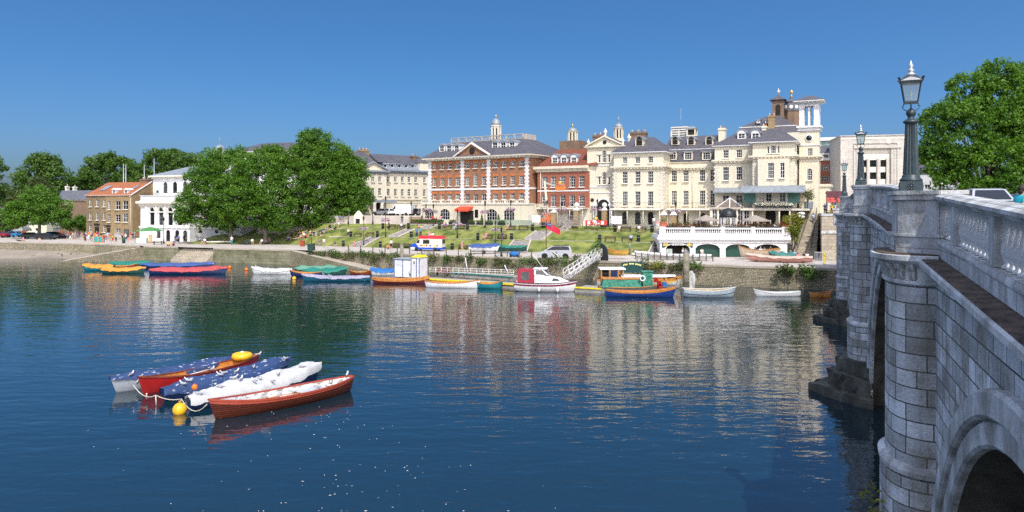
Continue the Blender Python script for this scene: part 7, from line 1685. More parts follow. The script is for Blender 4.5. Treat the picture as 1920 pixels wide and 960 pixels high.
flower_lamp(1267,424,376,'lamp with lilac basket behind the terrace pots',p=Vector((PX(1267,114.8),114.8,6.4)),ybask=397); flower_lamp(799,424,380,'lamp with baskets over the cafe tables',p=Vector((PX(799,148.4),148.4,6.42)),ybask=393); flower_lamp(307,457,406,'lone black lamp post before the white clubhouse',nb=0)
flower_lamp(653,424,395,'plain lamp post beside the plane trunk and brick wall',p=Vector((PX(653,145),145,6.4)),nb=0); flower_lamp(771,420,377,'plain thin lamp before the brown brick wall',p=Vector((PX(771,146),146,6.4)),nb=0); flower_lamp(699,424,366,'plain tall lamp before the pale pavilion porch',p=Vector((PX(699,145),145,6.4)),nb=0)
# edge posts along the promenade
e0 = None
for i, px in enumerate(range(652, 1062, 23)):
    p = bank_pt(px, 0, .5); lb = 'short dark post on the promenade edge'
    near = ['above the slipway','second along from the slipway','below the lowest lawn steps','before the strollers','before the kneeling couple','beside the grey pile','before the van bonnet','before the van front wheel','before the van rear wheel','past the ice cream van','before the man in pale pink','left of covered dinghy','before the dinghy trailer','beside the blue covered engine','past the blue engine','before the silver car nose','before the silver car doors','before the silver car tail'][i].replace('left of','before the')
    if e0 is None:
        e0 = thing('edge_post', lb+' '+near, 'post', p, 0, 'posts along the promenade edge'); m = MB(); m.box(-.07,.07,-.07,.07,-.02,.95); m.frustum((-.09,.09,-.09,.09),.95,(-.03,.03,-.03,.03),1.05); m.build('timber_post', M_wood, e0)
    else: copy_tree(e0, p, 0, lb+' '+near)
# lawn steps (paved ramps with pale kerbs)
def lawn_steps(label, a, b, c, d):
    """a,b lower edge picture points, c,d upper edge (left to right)"""
    P_ = [ground(*q)+Vector((0,0,.07)) for q in (a, b, c, d)]; o = P_[0].copy(); t = thing('lawn_steps', label, 'steps', o, 0, 'paved steps crossing the lawn'); q = [p-o for p in P_]
    m = MB(); N = 9
    for i in range(N):
        f0, f1 = i/N, (i+1)/N; l0, l1, r0, r1 = q[0].lerp(q[2],f0), q[0].lerp(q[2],f1), q[1].lerp(q[3],f0), q[1].lerp(q[3],f1); z = (l1.z+r1.z)/2
        m.slab([(l0.x,l0.y),(r0.x,r0.y),(r1.x,r1.y),(l1.x,l1.y)], z-.5, z)
    m.build('treads', plain('grey_setts', (.30,.28,.27), .9, .3, 3), t)
    for k in (0, 1):
        m = MB(); m.beam(q[k]+Vector((0,0,.06)), q[k+2]+Vector((0,0,.1)), .2, .22); m.build('kerb', M_pave, t)
lawn_steps('lowest paved steps near the strollers', (655,463),(681,463),(695,446),(712,446)); lawn_steps('middle paved steps above the strollers', (727,445),(746,445),(762,431),(778,431)); lawn_steps('uppermost paved steps below the cafe hedge', (790,429.5),(806,429.5),(800,422.5),(822,422.5))
lawn_steps('lowest wide steps behind the dinghy trailer', (948,472),(988,472.5),(964,451.5),(995,451.5)); lawn_steps('middle wide steps below the orange lift', (983,450),(1018,450),(1006,434),(1038,434)); lawn_steps('uppermost wide steps by the brick pillars', (1046,433),(1062,433),(1060,424.8),(1074,424.8)); lawn_steps('narrow steps beside the boathouse wall', (1213,481.5),(1236,482),(1226,456),(1239,456))

# white noticeboards, lift, barriers
def board(px, py, w, h, label, D):
    p = at(px, py, D); t = thing('notice_board', label, 'notice board', (p.x,p.y,6.4), R(-22)); z = p.z-6.4; m = MB(); m.box(-w/2,w/2,-.03,.03,z-h/2,z+h/2); m.build('white_panel', M_white, t)
    for x in (-w/2+.1,w/2-.1): m = MB(); m.box(x-.04,x+.04,.04,.1,0,z+h/2); m.build('post', M_steel, t)
    for k in range(3):
        m = MB(); m.box(-w*.38,w*(.36-.1*k),-.045,-.031,z+h*(.25-.2*k),z+h*(.30-.2*k)); m.build('faded_print', plain('faded_blue_print', (.45,.55,.68), .7, .1, 5), t)
board(1005.5,410.5,1.5,1.2,'white printed hoarding panel beside the orange lift',127.5); board(1156,412.5,1.8,1.3,'white printed hoarding panel before the cream terrace doors',124.5)
M_lift = plain('orange_lift_paint', (.68,.16,.02), .45, .12, 2)
p = Vector((PX(1027,130.5),130.5,6.4)); t = thing('boom_lift', 'orange boom lift with raised cage against the small brick house', 'lift', p); m = MB(); m.box(-1.1,1.3,-.8,.8,.45,1.3); m.box(-.5,.7,-.6,.6,1.302,2.2); m.build('chassis', M_lift, t)
for x in (-.8,.95): m = MB(); m.tube([(x,-1.0,.4),(x,-.7,.4)], .4, 14); m.build('wheel', M_black, t)
top = at(1021,352,130.5)-p; cg = at(1046,349,131)-p; m = MB(); m.beam((0,0,2.2), top+Vector((.0,0,1.2)), .35, .35); m.build('boom', M_cream, t); m = MB(); m.beam(top+Vector((0,0,.9)), cg+Vector((-.3,-.3,.0)), .25, .25); m.build('jib', M_steel, t)
m = MB(); c0 = cg+Vector((.35,-.5,0))
m.box(c0.x-.8,c0.x+.8,c0.y-.45,c0.y+.45,c0.z-.75,c0.z-.65)
for z in (-.3,.1,.4):
    for y in (-.45,.45): m.beam(c0+Vector((-.8,y,z)), c0+Vector((.8,y,z)), .07)
    for x in (-.8,.8): m.beam(c0+Vector((x,-.45,z)), c0+Vector((x,.45,z)), .07)
for x in (-.8,0,.8):
    for y in (-.45,.45): m.beam(c0+Vector((x,y,-.7)), c0+Vector((x,y,.4)), .07)
m.box(c0.x-.78,c0.x+.78,c0.y-.5,c0.y-.46,c0.z-.7,c0.z-.1); m.build('cage', M_lift, t)
LIFT_CAGE = p + c0 + Vector((0,0,-.65))
p = ground(1119,427); t = thing('site_barrier', 'red and white site barrier before the arched entrance', 'barrier', (PX(1118,126.5),126.5,6.4), R(-22)); m = MB(); m.box(-1.9,1.9,-.06,.06,.25,1.05); m.build('barrier_panel', plain('red_barrier', (.55,.06,.05), .5, .1, 2), t)
for x in (-1.2,0,1.2): m = MB(); m.box(x-.35,x+.15,-.075,-.061,.35,.95); m.build('white_stripe', M_white, t)
for x in (-1.7,1.7): m = MB(); m.box(x-.05,x+.05,-.25,.25,0,.24); m.build('barrier_foot', M_black, t)
t = thing('steel_fence', 'grey mesh site fence before the small brick house', 'fence', (PX(992,130),130,6.4), R(-24)); m = MB()
for k in range(4): m.beam((0,0,.15+.55*k),(9,0,.15+.55*k), .05)
for k in range(31): m.beam((.3*k,0,.15),(.3*k,0,1.8), .02 if k % 5 else .06)
m.build('fence_mesh', M_steel, t)
# cafe hedge, tables, umbrellas
for i, px in enumerate((781,795,809,823)):
    p = Vector((PX(px,145-i*.8),145-i*.8,6.4)); t = thing('cafe_hedge', 'clipped green hedge by the cafe tables, '+['below the flower lamp','beside the brown brick wall end','under the west arched window','at the edge of the uppermost steps'][i], 'hedge', p, R(-36), 'hedges round the cafe'); m = MB(); m.box(-.9,.9,-.25,.25,0,.3); m.build('trough', M_wood, t); link('foliage', leaf_mesh('foliage', [(x*.22-.9,0,.6) for x in range(9)], .38, 50, .18, L_dark, i), t)
for px, D, lb in ((884,138.5,'low dark planter beside the red awning entrance'),(899.5,137.5,'low planter before the west pair of arched windows'),(917,136.6,'low planter between two arched windows'),(940,135.5,'low planter below the last arched window'),(848,140.5,'low planter beside the awning lamp')):
    t = thing('low_planter', lb, 'planter', (PX(px,D),D,6.4), R(-36), 'planters before the red building'); m = MB(); m.box(-.7,.7,-.25,.25,0,.45); m.build('trough', M_black, t); link('foliage', leaf_mesh('foliage', [(x*.25-.6,0,.65) for x in range(6)], .32, 45, .17, L_dark, int(px)), t)
for px, lb in ((903.5,'small cone conifer before the arched windows'),(934.5,'small cone conifer below the easternmost arched window')):
    t = thing('cone_conifer', lb, 'conifer', (PX(px,137),137,6.4)); link('crown', leaf_mesh('crown', [(0,0,.5+.22*k) for k in range(7)], [.45-.055*k for k in range(7)], 60, .15, L_dark, 4), t); m = MB(); m.tube([(0,0,0),(0,0,.6)], .06, 6); m.build('trunk', M_bark, t)
# flag
p = Vector((PX(1024,110),110,ZP)); t = thing('ensign_flagpole', 'slim flagpole beside the silver car', 'flagpole', p); h = PZ(414,110)-ZP; m = MB(); m.lathe([(.06,0),(.05,h),(.08,h+.05),(.01,h+.15)], n=8); m.build('pole', M_wood, t)
M_flag = plain('red_ensign_cloth', (.60,.02,.055), .75, .08, 2); m = MB(); rows = []
for i in range(13):
    x = i/12; rows.append([(.08+x*2.0, .18*math.sin(x*7+z*1.2)*x, h-.1-x*1.15-z*1.05*(1-.15*x)) for z in (0,.25,.5,.75,1)])
m.loft(rows, 0, False, True); m2 = m
fl = tag(m.build('red_ensign', M_flag, None, p), 'red ensign with small blue canton streaming from the flagpole', 'flag'); m = MB(); m.loft([[(x_, y_-.02, z_) for x_, y_, z_ in r[:3]] for r in rows[:6]], 0, False, True); m.build('canton', plain('canton_blue', (.03,.05,.25), .75, .3, 4), fl)
m = MB(); m.beam(Vector(rows[0][0])+Vector((0,-.035,0)), Vector(rows[5][2])+Vector((0,-.045,0)), .09, .02); m.beam(Vector(rows[0][2])+Vector((0,-.035,0)), Vector(rows[5][0])+Vector((0,-.045,0)), .09, .02); m.beam(Vector(rows[0][1])+Vector((0,-.04,0)), Vector(rows[5][1])+Vector((0,-.05,0)), .1, .02); m.build('cross', F_white, fl)

# ================================================================= VEHICLES
M_tyre = plain('tyre_rubber', (.012,.012,.013), .85, .2, 4); M_rimm = plain('wheel_rim', (.45,.46,.47), .35, .1, 5, metal=.6)
def wheel(root, x, y, r=.32, w=.2, sg=1):
    m = MB(); m.lathe([(r*.62,-w/2),(r*.95,-w/2),(r,-w*.35),(r,w*.35),(r*.95,w/2),(r*.62,w/2)], n=18); o = m.build('wheel', M_tyre, root, (x,y,r)); o.rotation_euler = (R(90),0,0)
    m = MB(); m.lathe([(.001,w/2*sg*-1-.0),(r*.2,-w/2*sg*.9),(r*.63,-w/2*sg*.7)][::1], n=14); m.lathe([(r*.63,w*.35),(r*.15,w*.45),(.001,w*.46)], n=14); m.lathe([(r*.63,-w*.35),(r*.15,-w*.45),(.001,-w*.46)][::-1], n=14); m.build('rim', M_rimm, o); return o
def car(label, p, rz, L=4.3, Wd=1.75, H=1.45, paint=None, prof='hatch', group=None, cat='car', glass=None, name='parked_car'):
    """front towards +x"""
    t = thing(name, label, cat, p, rz, group); paint = paint or M_grey; h = H; hw = Wd/2
    if prof == 'mpv': body = [(-.5,.25),(-.5,.62),(-.485,.66),(-.46,.69),(.1,.68),(.30,.62),(.44,.50),(.5,.38),(.5,.22)]; cab = [(-.485,.66),(-.44,.97),(-.3,1.0),(.0,1.0),(.12,.95),(.33,.62)]
    elif prof == 'saloon': body = [(-.5,.28),(-.5,.6),(-.46,.66),(-.3,.68),(.15,.66),(.42,.57),(.49,.48),(.5,.25)]; cab = [(-.36,.67),(-.2,.98),(-.05,1.0),(.08,.97),(.24,.65)]
    else: body = [(-.5,.25),(-.5,.6),(-.47,.66),(.15,.66),(.40,.58),(.49,.48),(.5,.25)]; cab = [(-.49,.64),(-.40,.97),(-.15,1.0),(.05,.97),(.26,.65)]
    body = [(x*L, z*h) for x, z in body]; cab = [(x*L, z*h) for x, z in cab]
    xw = (-.31*L, .31*L); r = .225*h
    under = []
    for cx in sorted(xw, reverse=True):
        under += [(cx+r*1.15*math.cos(a), .25*h*0+ .2*h + r*1.15*math.sin(a)) for a in [math.pi*i/8 for i in range(9)]]
    # side outline with wheel arches
    poly = body + [(x, max(z,.18*h)) for x, z in under]
    m = MB(); sides = []
    n = len(poly); rows = []
    for y, k in ((-hw,.0),(-hw+.08,1),(hw-.08,1),(hw,.0)):
        c = .97 if not k else 1.0
        rows.append([(x*(.985 if not k else 1), y, z if (k or z < .4*h) else z-.03) for x, z in poly])
    idx = [m.add(q) for q in rows]
    for a, b in zip(idx, idx[1:]):
        for i in range(n): m.face((a+i, b+i, b+(i+1)%n, a+(i+1)%n), 0, None, False)
    bx0, bx1 = [m.add(rows[0]), m.add(rows[3])]
    m.face([bx0+i for i in range(n)]); m.face([bx1+i for i in range(n)][::-1]); m.build('body', paint, t)
    m = MB(); ci = hw-.1; ct = hw-.3
    def cy(z): return ci + (ct-ci)*((z-.62*h)/(.38*h))
    L_ = [(x,-cy(z),z) for x, z in cab]; R_ = [(x,cy(z),z) for x, z in cab]; a, b = m.add(L_), m.add(R_); k = len(cab)
    for i in range(k-1): m.face((a+i, b+i, b+i+1, a+i+1)[::-1], 0)
    m.face([a+i for i in range(k)][::-1]); m.face([b+i for i in range(k)]); m.build('cabin', paint, t)
    gl = glass or M_pane
    def inset(poly, f=.12):
        cx = sum(q[0] for q in poly)/len(poly); cz = sum(q[1] for q in poly)/len(poly); return [(x+(cx-x)*f, z+(cz-z)*f) for x, z in poly]
    sp = inset(cab, .13)
    mid = sum(x for x, z in cab)/k
    for sg in (-1, 1):
        m = MB(); pts = [(x, sg*(cy(z)+.012), z) for x, z in sp]; m.poly(pts if sg > 0 else pts[::-1]); m.build('side_window', gl, t)
        m = MB(); m.box(mid-.05, mid+.05, sg*(ci+.0)-.02 if sg > 0 else -ci-.0, sg*ci+.02 if sg > 0 else -ci+.02, .64*h, .66*h); m.build('door_pillar', paint, t)
    for nm, q0_, q1_ in (('windscreen', cab[-1], cab[-2]), ('rear_window', cab[0], cab[1])):
        (x0,z0),(x1,z1) = q0_, q1_; e = .03*(1 if nm == 'windscreen' else -1); f0, f1 = .12, .9
        p0 = (x0+(x1-x0)*f0+e, z0+(z1-z0)*f0+.012); p1 = (x0+(x1-x0)*f1+e, z0+(z1-z0)*f1+.012)
        m = MB(); pts = [(p0[0],-cy(p0[1])+.08,p0[1]),(p0[0],cy(p0[1])-.08,p0[1]),(p1[0],cy(p1[1])-.08,p1[1]),(p1[0],-cy(p1[1])+.08,p1[1])]; m.poly(pts if nm == 'windscreen' else pts[::-1]); m.build(nm, gl, t)
    for x in xw:
        for sg in (-1, 1): wheel(t, x, sg*(hw-.1), r, .2, sg)
    for sg in (-1, 1):
        m = MB(); m.box(L*.46, L*.495, sg*(hw-.35)-.16, sg*(hw-.35)+.16, .42*h, .52*h); m.build('headlight', M_silver, t); m = MB(); m.box(-L*.503, -L*.48, sg*(hw-.2)-.1, sg*(hw-.2)+.1, .5*h, .63*h); m.build('tail_light', M_redpaint, t)
    m = MB(); m.box(L*.47, L*.508, -hw+.12, hw-.12, .2*h, .32*h); m.build('front_bumper', M_black if prof != 'mpv' else paint, t); m = MB(); m.box(-L*.508, -L*.47, -hw+.1, hw-.1, .2*h, .34*h); m.build('rear_bumper', M_black if prof != 'mpv' else paint, t)
    return t
def paint(name, c): return plain(name, c, .25, .05, 1, spec=.7)
P_sil = paint('silver_paintwork', (.42,.44,.47)); P_blue = paint('turquoise_blue_paintwork', (.02,.22,.48)); P_red = paint('dark_red_paintwork', (.25,.015,.03)); P_blk = paint('black_paintwork', (.015,.016,.02)); P_wht = paint('white_paintwork', (.7,.71,.71)); P_gry = paint('grey_paintwork', (.22,.23,.25))
t = car('silver people carrier parked side-on on the promenade', G(1041,484.5,ZP+.01), R(180)+R(-6), 4.75, 1.85, 1.78, P_sil, 'mpv')
for y in (-.6,.6): m = MB(); m.beam((-1.9,y,1.83),(.3,y,1.83), .05); m.build('roof_rail', M_black, t)
car('bright turquoise-blue hatchback parked beside the camper van', G(22,445,ZP+.01), R(170), 4.0, 1.7, 1.45, P_blue, 'hatch'); car('dark red car cut by the picture edge near kiosk', G(0,445.5,ZP+.01), R(172), 4.2, 1.7, 1.45, P_red, 'saloon')
for px, py, rz, lb in ((61,447.5,8,'black car with rounded roof before the tree trunk'),(87,449,4,'black car parked between camper van and motorbikes'),(104,446,10,'black car in the tree shade beside the drinkers')): car(lb, G(px,py,ZP+.01), R(rz), 4.2, 1.75, 1.45, P_blk, 'hatch', 'dark cars under the round tree')
D_ = 153
for px, pt, lb, pr in ((664,P_blk,'black car glimpsed below plane foliage on raised street','saloon'),(718,P_gry,'grey saloon parked before the pavilion porch','saloon'),(729,P_wht,'small white car parked beside the porch column','hatch'),(774,P_blk,'black car parked by the red building corner','hatch'),(784,P_gry,'grey car squeezed at the car park end','hatch'),(741,P_blk,'dark car between the white car and white van','saloon')): car(lb, Vector((PX(px,D_),D_,7.91)), R(150 if pr == 'saloon' else 120), 4.2, 1.75, 1.45, pt, pr, 'cars in the raised car park')
# vans
def van(name, label, p, rz, L, Wd, H, body_prof, mats, cat):
    t = thing(name, label, cat, p, rz); m = MB(); hw = Wd/2; n = len(body_prof); idx = [m.add([(x, y*(1 if z < H*.6 else .93), z) for x, z in body_prof]) for y in (-hw, hw)]
    for i in range(n): m.face((idx[0]+i, idx[1]+i, idx[1]+(i+1)%n, idx[0]+(i+1)%n))
    m.face([idx[0]+i for i in range(n)]); m.face([idx[1]+i for i in range(n)][::-1]); m.build('body', mats[0], t)
    for x in (-L*.28, L*.31):
        for sg in (-1, 1): wheel(t, x, sg*(hw-.09), .33, .22, sg)
    return t
P_cr = paint('cream_paintwork', (.72,.68,.52)); P_rblue = paint('royal_blue_paintwork', (.01,.07,.50)); P_sred = paint('signal_red_paintwork', (.62,.015,.03))
L, Wd, H = 5.4, 2.0, 2.1
iv = van('ice_cream_van', 'cream and blue ice cream van with red roof and serving hatch', G(803,470.3,ZP+.01), R(180)-R(14), L, Wd, H, [(-2.65,.35),(-2.7,2.05),(1.25,2.05),(1.95,1.25),(2.55,1.05),(2.7,.8),(2.7,.35)], [P_cr], 'van')
m = MB(); m.box(-2.72,1.95,-1.012,1.012,.3,.62); m.build('blue_skirt', P_rblue, iv); m = MB(); m.prism([(1.3,.63),(2.715,.63),(2.715,.82),(2.56,1.07),(1.95,1.27),(1.75,1.27)], -1.012, 1.012); m.build('blue_bonnet', P_rblue, iv)
m = MB(); m.frustum((-2.75,1.4,-1.02,1.02), 2.06, (-2.6,1.2,-.85,.85), 2.5); m.build('red_roof', P_sred, iv)
for sg in (-1, 1):
    m = MB(); m.box(-.55,.55,sg*.985-.02,sg*.985+.02,1.22,1.85); m.build('serving_hatch', M_dark, iv); m = MB(); pts = [(1.15,sg*1.0,1.3),(1.85,sg*1.0,1.3),(1.38,sg*.955,1.85),(1.15,sg*.955,1.88)]; m.poly(pts if sg < 0 else pts[::-1]); m.build('cab_window', M_pane, iv)
    for k, (x, c_) in enumerate(((1.05,'pink_petals'),(.75,'orange_buoy_plastic'),(.35,'yellow_buoy_plastic'),(-.1,'crimson_paint'),(-.7,'canton_blue'),(-1.5,'yellow_petals'),(-1.9,'red_petals'))):
        m = MB(); m.lathe([(.16,0),(.14,.012),(.001,.013)], n=10); q = m.build('lolly_sticker', MATS[c_], iv, (x, sg*1.003, .92)); q.rotation_euler = (R(90)*-sg if sg > 0 else R(90),0,0)
    for x0, x1 in ((-1.35,-.75),(.68,1.05)): m = MB(); m.box(x0,x1,sg*.985-.012,sg*.985+.012,1.25,1.83); m.build('price_panel', plain('pale_price_panel', (.62,.66,.62), .5, .3, 6), iv)
m = MB(); m.box(-2.72,-2.705,-.7,.7,1.25,1.9); m.build('rear_window', M_pane, iv); m = MB(); m.poly([(1.93,-.85,1.3),(1.93,.85,1.3),(1.33,.78,1.98),(1.33,-.78,1.98)]); 
m.v = [(x+.03,y,z+.03) for x,y,z in m.v]; m.build('windscreen', M_pane, iv); m = MB(); m.box(-2.73,-2.706,-.6,.6,.7,1.1); m.build('menu_board', MATS['pale_price_panel'], iv)
cv = van('camper_van', 'old cream coachbuilt camper van behind the tree trunk', G(74,443,ZP+.01), R(172), 5.6, 2.1, 2.75, [(-2.8,.45),(-2.8,2.7),(1.7,2.75),(2.0,2.35),(1.35,1.95),(1.9,1.3),(2.7,1.05),(2.8,.5)], [P_cr], 'van')
for sg in (-1,1):
    m = MB(); m.box(-1.0,.1,sg*1.03-.03,sg*1.03+.03,1.4,2.0); m.build('side_window', M_pane, cv); m = MB(); m.poly([(1.2,sg*1.06,1.35),(1.8,sg*1.06,1.35),(1.35,sg*1.06,1.85),(1.2,sg*1.06,1.85)][::-sg]); m.build('cab_window', M_pane, cv)
wv = van('delivery_van', 'plain white delivery van on the raised car park', Vector((PX(754,D_-1),D_-1,7.91)), R(160), 5, 1.95, 2.3, [(-2.5,.4),(-2.5,2.25),(1.2,2.25),(1.8,1.3),(2.4,1.1),(2.5,.4)], [P_wht], 'van')
for sg in (-1,1): m = MB(); m.poly([(1.0,sg*.99,1.35),(1.65,sg*.99,1.35),(1.2,sg*.93,1.95),(1.0,sg*.93,1.95)][::-sg]); m.build('cab_window', M_pane, wv)
s_car = 33; pz = zt(s_car)-1.65; car('silver hatchback driving over the bridge behind the parapet', bworld(s_car, -3.6, pz+.06), BR_A+R(180), 4.0, 1.65, 1.42, P_sil, 'hatch')
# motorbikes
def motorbike(label, p, rz, col):
    t = thing('motorbike', label, 'motorbike', p, rz, 'motorbikes by the round tree'); 
    for x in (-.65,.65): wheel(t, x, 0, .3, .12)
    m = MB(); m.tube([(-.65,0,.3),(-.3,0,.5),(.25,0,.45),(.5,0,.75),(.65,0,.3)], .06, 6); m.sphere((-.05,0,.4), .25, .16, .2, 8, 6); m.build('frame', M_black, t)
    m = MB(); m.sphere((.15,0,.75), .3, .15, .16, 10, 6); m.build('tank', col, t); m = MB(); m.sphere((-.35,0,.72), .38, .13, .08, 10, 5); m.build('seat', M_black, t); m = MB(); m.tube([(.45,-.35,.98),(.5,0,.95),(.45,.35,.98)], .025, 6); m.build('handlebar', M_steel, t)
for px, py, c_, lb in ((111,447,P_blk,'black motorbike in front of the drinkers'),(117,447.5,P_red,'red tanked motorbike beside the black one'),(123,447,P_sil,'silver motorbike closest to the drinkers'.replace('closest to','touching'))): motorbike(lb, G(px,py,ZP+.01), R(50), c_)
# covered dinghy on trailer, upturned green hull, blue engine cover
p = G(911,476,ZP); dd = boat('covered_dinghy', 'white dinghy under blue cover on a road trailer', (p.x-2.6,p.y+.3,ZP+.55), (p.x+2.2,p.y-.3,ZP+.55), 1.7, .55, None, hullm=M_whull, gunm=M_whull, cover=T_bl2, cov_h=.4, seed=33, transom=.5)
t = thing('boat_trailer', 'low black road trailer carrying the covered dinghy', 'trailer', (p.x,p.y,ZP)); m = MB(); m.beam((-2.4,.2,.38),(3.0,-.3,.38), .1); m.beam((-.3,-.8,.35),(-.3,.8,.35), .1); m.beam((-1.8,-.5,.4),(-1.8,.5,.4), .08); m.build('chassis', M_black, t)
for y in (-.85,.85): wheel(t, -.3, y, .27, .16)
p = G(953,474.5,ZP); gh = boat('upturned_hull', 'dark green sailing hull with red keel line beside the trailer', (p.x+2.9,p.y-.2,ZP+.3), (p.x-2.6,p.y+.6,ZP+.5), 1.7, .6, None, hullm=M_dkgreen, gunm=M_varn2, cover=T_gr, cov_h=.15, seed=35, transom=.4)
p = G(964,482,ZP); t = thing('engine_cover', 'small bright blue covered engine trolley on the promenade', 'trolley', p); m = MB(); m.sphere((0,0,.45), .75, .45, .4, 12, 7); m.build('blue_cover', T_bl, t)
for x in (-.5,.5): wheel(t, x, -.3, .18, .1)
t = thing('dinghy_stand', 'black and white folded buggy frame before the silver car', 'buggy', G(1044,487,ZP)); m = MB(); m.beam((-.6,0,1.0),(.3,-.1,.1), .3, .1); m.build('black_fabric', M_black, t); m = MB(); m.tube([(-.5,-.1,1.05),(.1,-.2,.6),(.4,-.2,.1)], .05, 6); m.build('white_frame', M_white, t)
# rack of white hull, long pink hull, wooden boat, green tarp boat on the quay
def quay(px, off): q = bank_pt(px, .0, off); return q
a, b_ = at(1334,487,100.5), at(1190,479.5,104.5); a.z = b_.z = ZP+.32
rk = boat('racked_boat', 'long white racing hull stored on the quay rack', a, b_, .75, .38, None, hullm=M_whull, gunm=M_whull, cover=M_whull, cov_h=.12, cov_w=.0, seed=3)
t = thing('boat_rack', 'row of dark timber rack posts along the quay edge', 'rack', (a.x,a.y-.7,ZP)); 
for i in range(13):
    q = (Vector((b_.x,b_.y-.7,ZP))-Vector((a.x,a.y-.7,ZP)))*(i/12); m = MB(); m.box(q.x-.06,q.x+.06,q.y-.06,q.y+.06,0,1.0); m.build('rack_post', M_wood, t)
q = Vector((b_.x,b_.y-.7,ZP))-Vector((a.x,a.y-.7,ZP)); m = MB(); m.beam((0,.1,.45),q+Vector((0,.1,.45)), .07); m.beam((0,.1,.72),q+Vector((0,.1,.72)), .05); m.build('rack_rail', M_wood, t)
M_pink = plain('faded_pink_hull', (.50,.25,.20), .55, .2, 1.5)
a, b_ = at(1524,495,96.5), at(1398,489,99.5); a.z = b_.z = ZP+.22; boat('long_gig', 'long faded pink gig hull resting on trestles by the wall edge', a, b_, 1.3, .5, None, hullm=M_pink, gunm=M_pink, cover=plain('cream_foredeck',(.55,.42,.34),.6,.15,1), cov_h=.1, cov_w=0, seed=4, transom=.3)
for f, lb in ((.15,'timber trestle under the pink gig stern'),(.5,'timber trestle under the pink gig middle'),(.85,'timber trestle under the pink gig bow')):
    q = a.lerp(b_, f); t = thing('trestle', lb, 'trestle', (q.x,q.y,ZP), 0, 'trestles under the pink gig'); m = MB(); m.beam((-.1,-.6,0),(0,-.4,.2), .1); m.beam((.1,.6,0),(0,.4,.2), .1); m.beam((0,-.7,.18),(0,.7,.18), .12); m.build('trestle_frame', M_wood, t)
a, b_ = at(1462,485,103), at(1384,484,103.5); a.z = b_.z = ZP+.45; boat('wooden_dory', 'big bare timber boat propped before the white boathouse arches', a, b_, 1.9, .9, None, hullm=plain('pale_bare_timber', (.46,.36,.26), .75, .2, 1.5), gunm=M_varn2, inm=M_wood, seats=3, rise=.5, transom=.5)
a, b_ = at(1494,488,99.5), at(1440,486,100.5); a.z = b_.z = ZP+.45; boat('tarped_boat', 'small boat under loose green tarpaulin near the stairs', a, b_, 1.4, .4, None, hullm=M_wood, gunm=M_wood, cover=tarp('sea_green_tarp', (.06,.22,.19)), cov_h=.35, cov_w=.3, seed=6)
a, b_ = at(1180,483,103.5), at(1137,481,104.5); a.z = b_.z = ZP+.7; boat('stacked_skiff', 'orange-yellow skiff stacked on the rack beside the green arch', a, b_, 1.2, .45, None, hullm=plain('ochre_hull', (.48,.30,.05), .5, .2, 2), gunm=M_varn2, inm=M_wood, seats=3)
t = thing('info_lectern', 'sloping brown information lectern on the lowest lawn', 'information board', ground(1194,478), LA); m = MB(); m.box(-.7,.7,-.3,.3,0,.3); m.build('stone_base', M_trim, t); m = MB(); m.prism([(-.3,.31),(.3,.31),(.3,.75)], -.6, .6, 0, lambda x, z, y: (y, x, z)); m.build('panel', M_wood, t)
t = thing('info_lectern', 'pale sloping information panel beside the lone black lamp', 'information board', G(296,459,ZP)); m = MB(); m.prism([(-.4,.75),(.4,1.15),(.4,1.22),(-.4,.82)], -.95, .95, 0, lambda x, z, y: (y, x, z)); m.build('panel', M_trim, t)
for x in (-.7,.7): m = MB(); m.box(x-.08,x+.08,-.08,.08,0,.9); m.build('leg', M_wood, t)
# market stall by the clubhouse
p = G(282,455,ZP); t = thing('market_stall', 'stall under green canopy before the white clubhouse', 'stall', p); m = MB(); m.frustum((-2.6,2.2,-1.5,1.5), 2.35, (-.3,.1,-.1,.1), 3.15); m.build('canopy', plain('leaf_green_canvas', (.06,.22,.06), .75, .12, 1), t)
for x in (-2.4,2.0):
    for y in (-1.4,1.4): m = MB(); m.tube([(x,y,0),(x,y,2.36)], .04, 6); m.build('pole', M_steel, t)
m = MB(); m.box(-2.2,-.2,-1.3,-.6,0,.95); m.build('counter', plain('pale_cyan_board', (.50,.66,.66), .6, .2, 3), t)
t = thing('menu_board', 'tan menu board leaning under the green canopy', 'board', p+Vector((.7,-1.45,0))); m = MB(); m.box(-.35,.35,-.03,.03,.1,1.6); m.build('panel', M_varn2, t); m = MB(); m.box(-.25,.25,-.045,-.031,.3,1.4); m.build('paper', plain('buff_paper', (.5,.36,.2), .8, .1, 4), t)
p = G(184,455.5,ZP); t = thing('sign_frame', 'orange framed board with two teal panels before the pub', 'sign', p); m = MB(); m.box(-.9,.9,-.05,.05,0,.12); m.box(-.9,-.8,-.05,.05,.12,1.3); m.box(.8,.9,-.05,.05,.12,1.3); m.box(-.05,.05,-.05,.05,.12,1.3); m.box(-.9,.9,-.05,.05,1.3,1.42); m.build('frame', MATS['orange_buoy_plastic'], t)
for x in (-.42,.42): m = MB(); m.box(x-.36,x+.36,-.03,.02,.13,1.29); m.build('teal_panel', plain('teal_panel', (.03,.30,.28), .5, .2, 4), t)
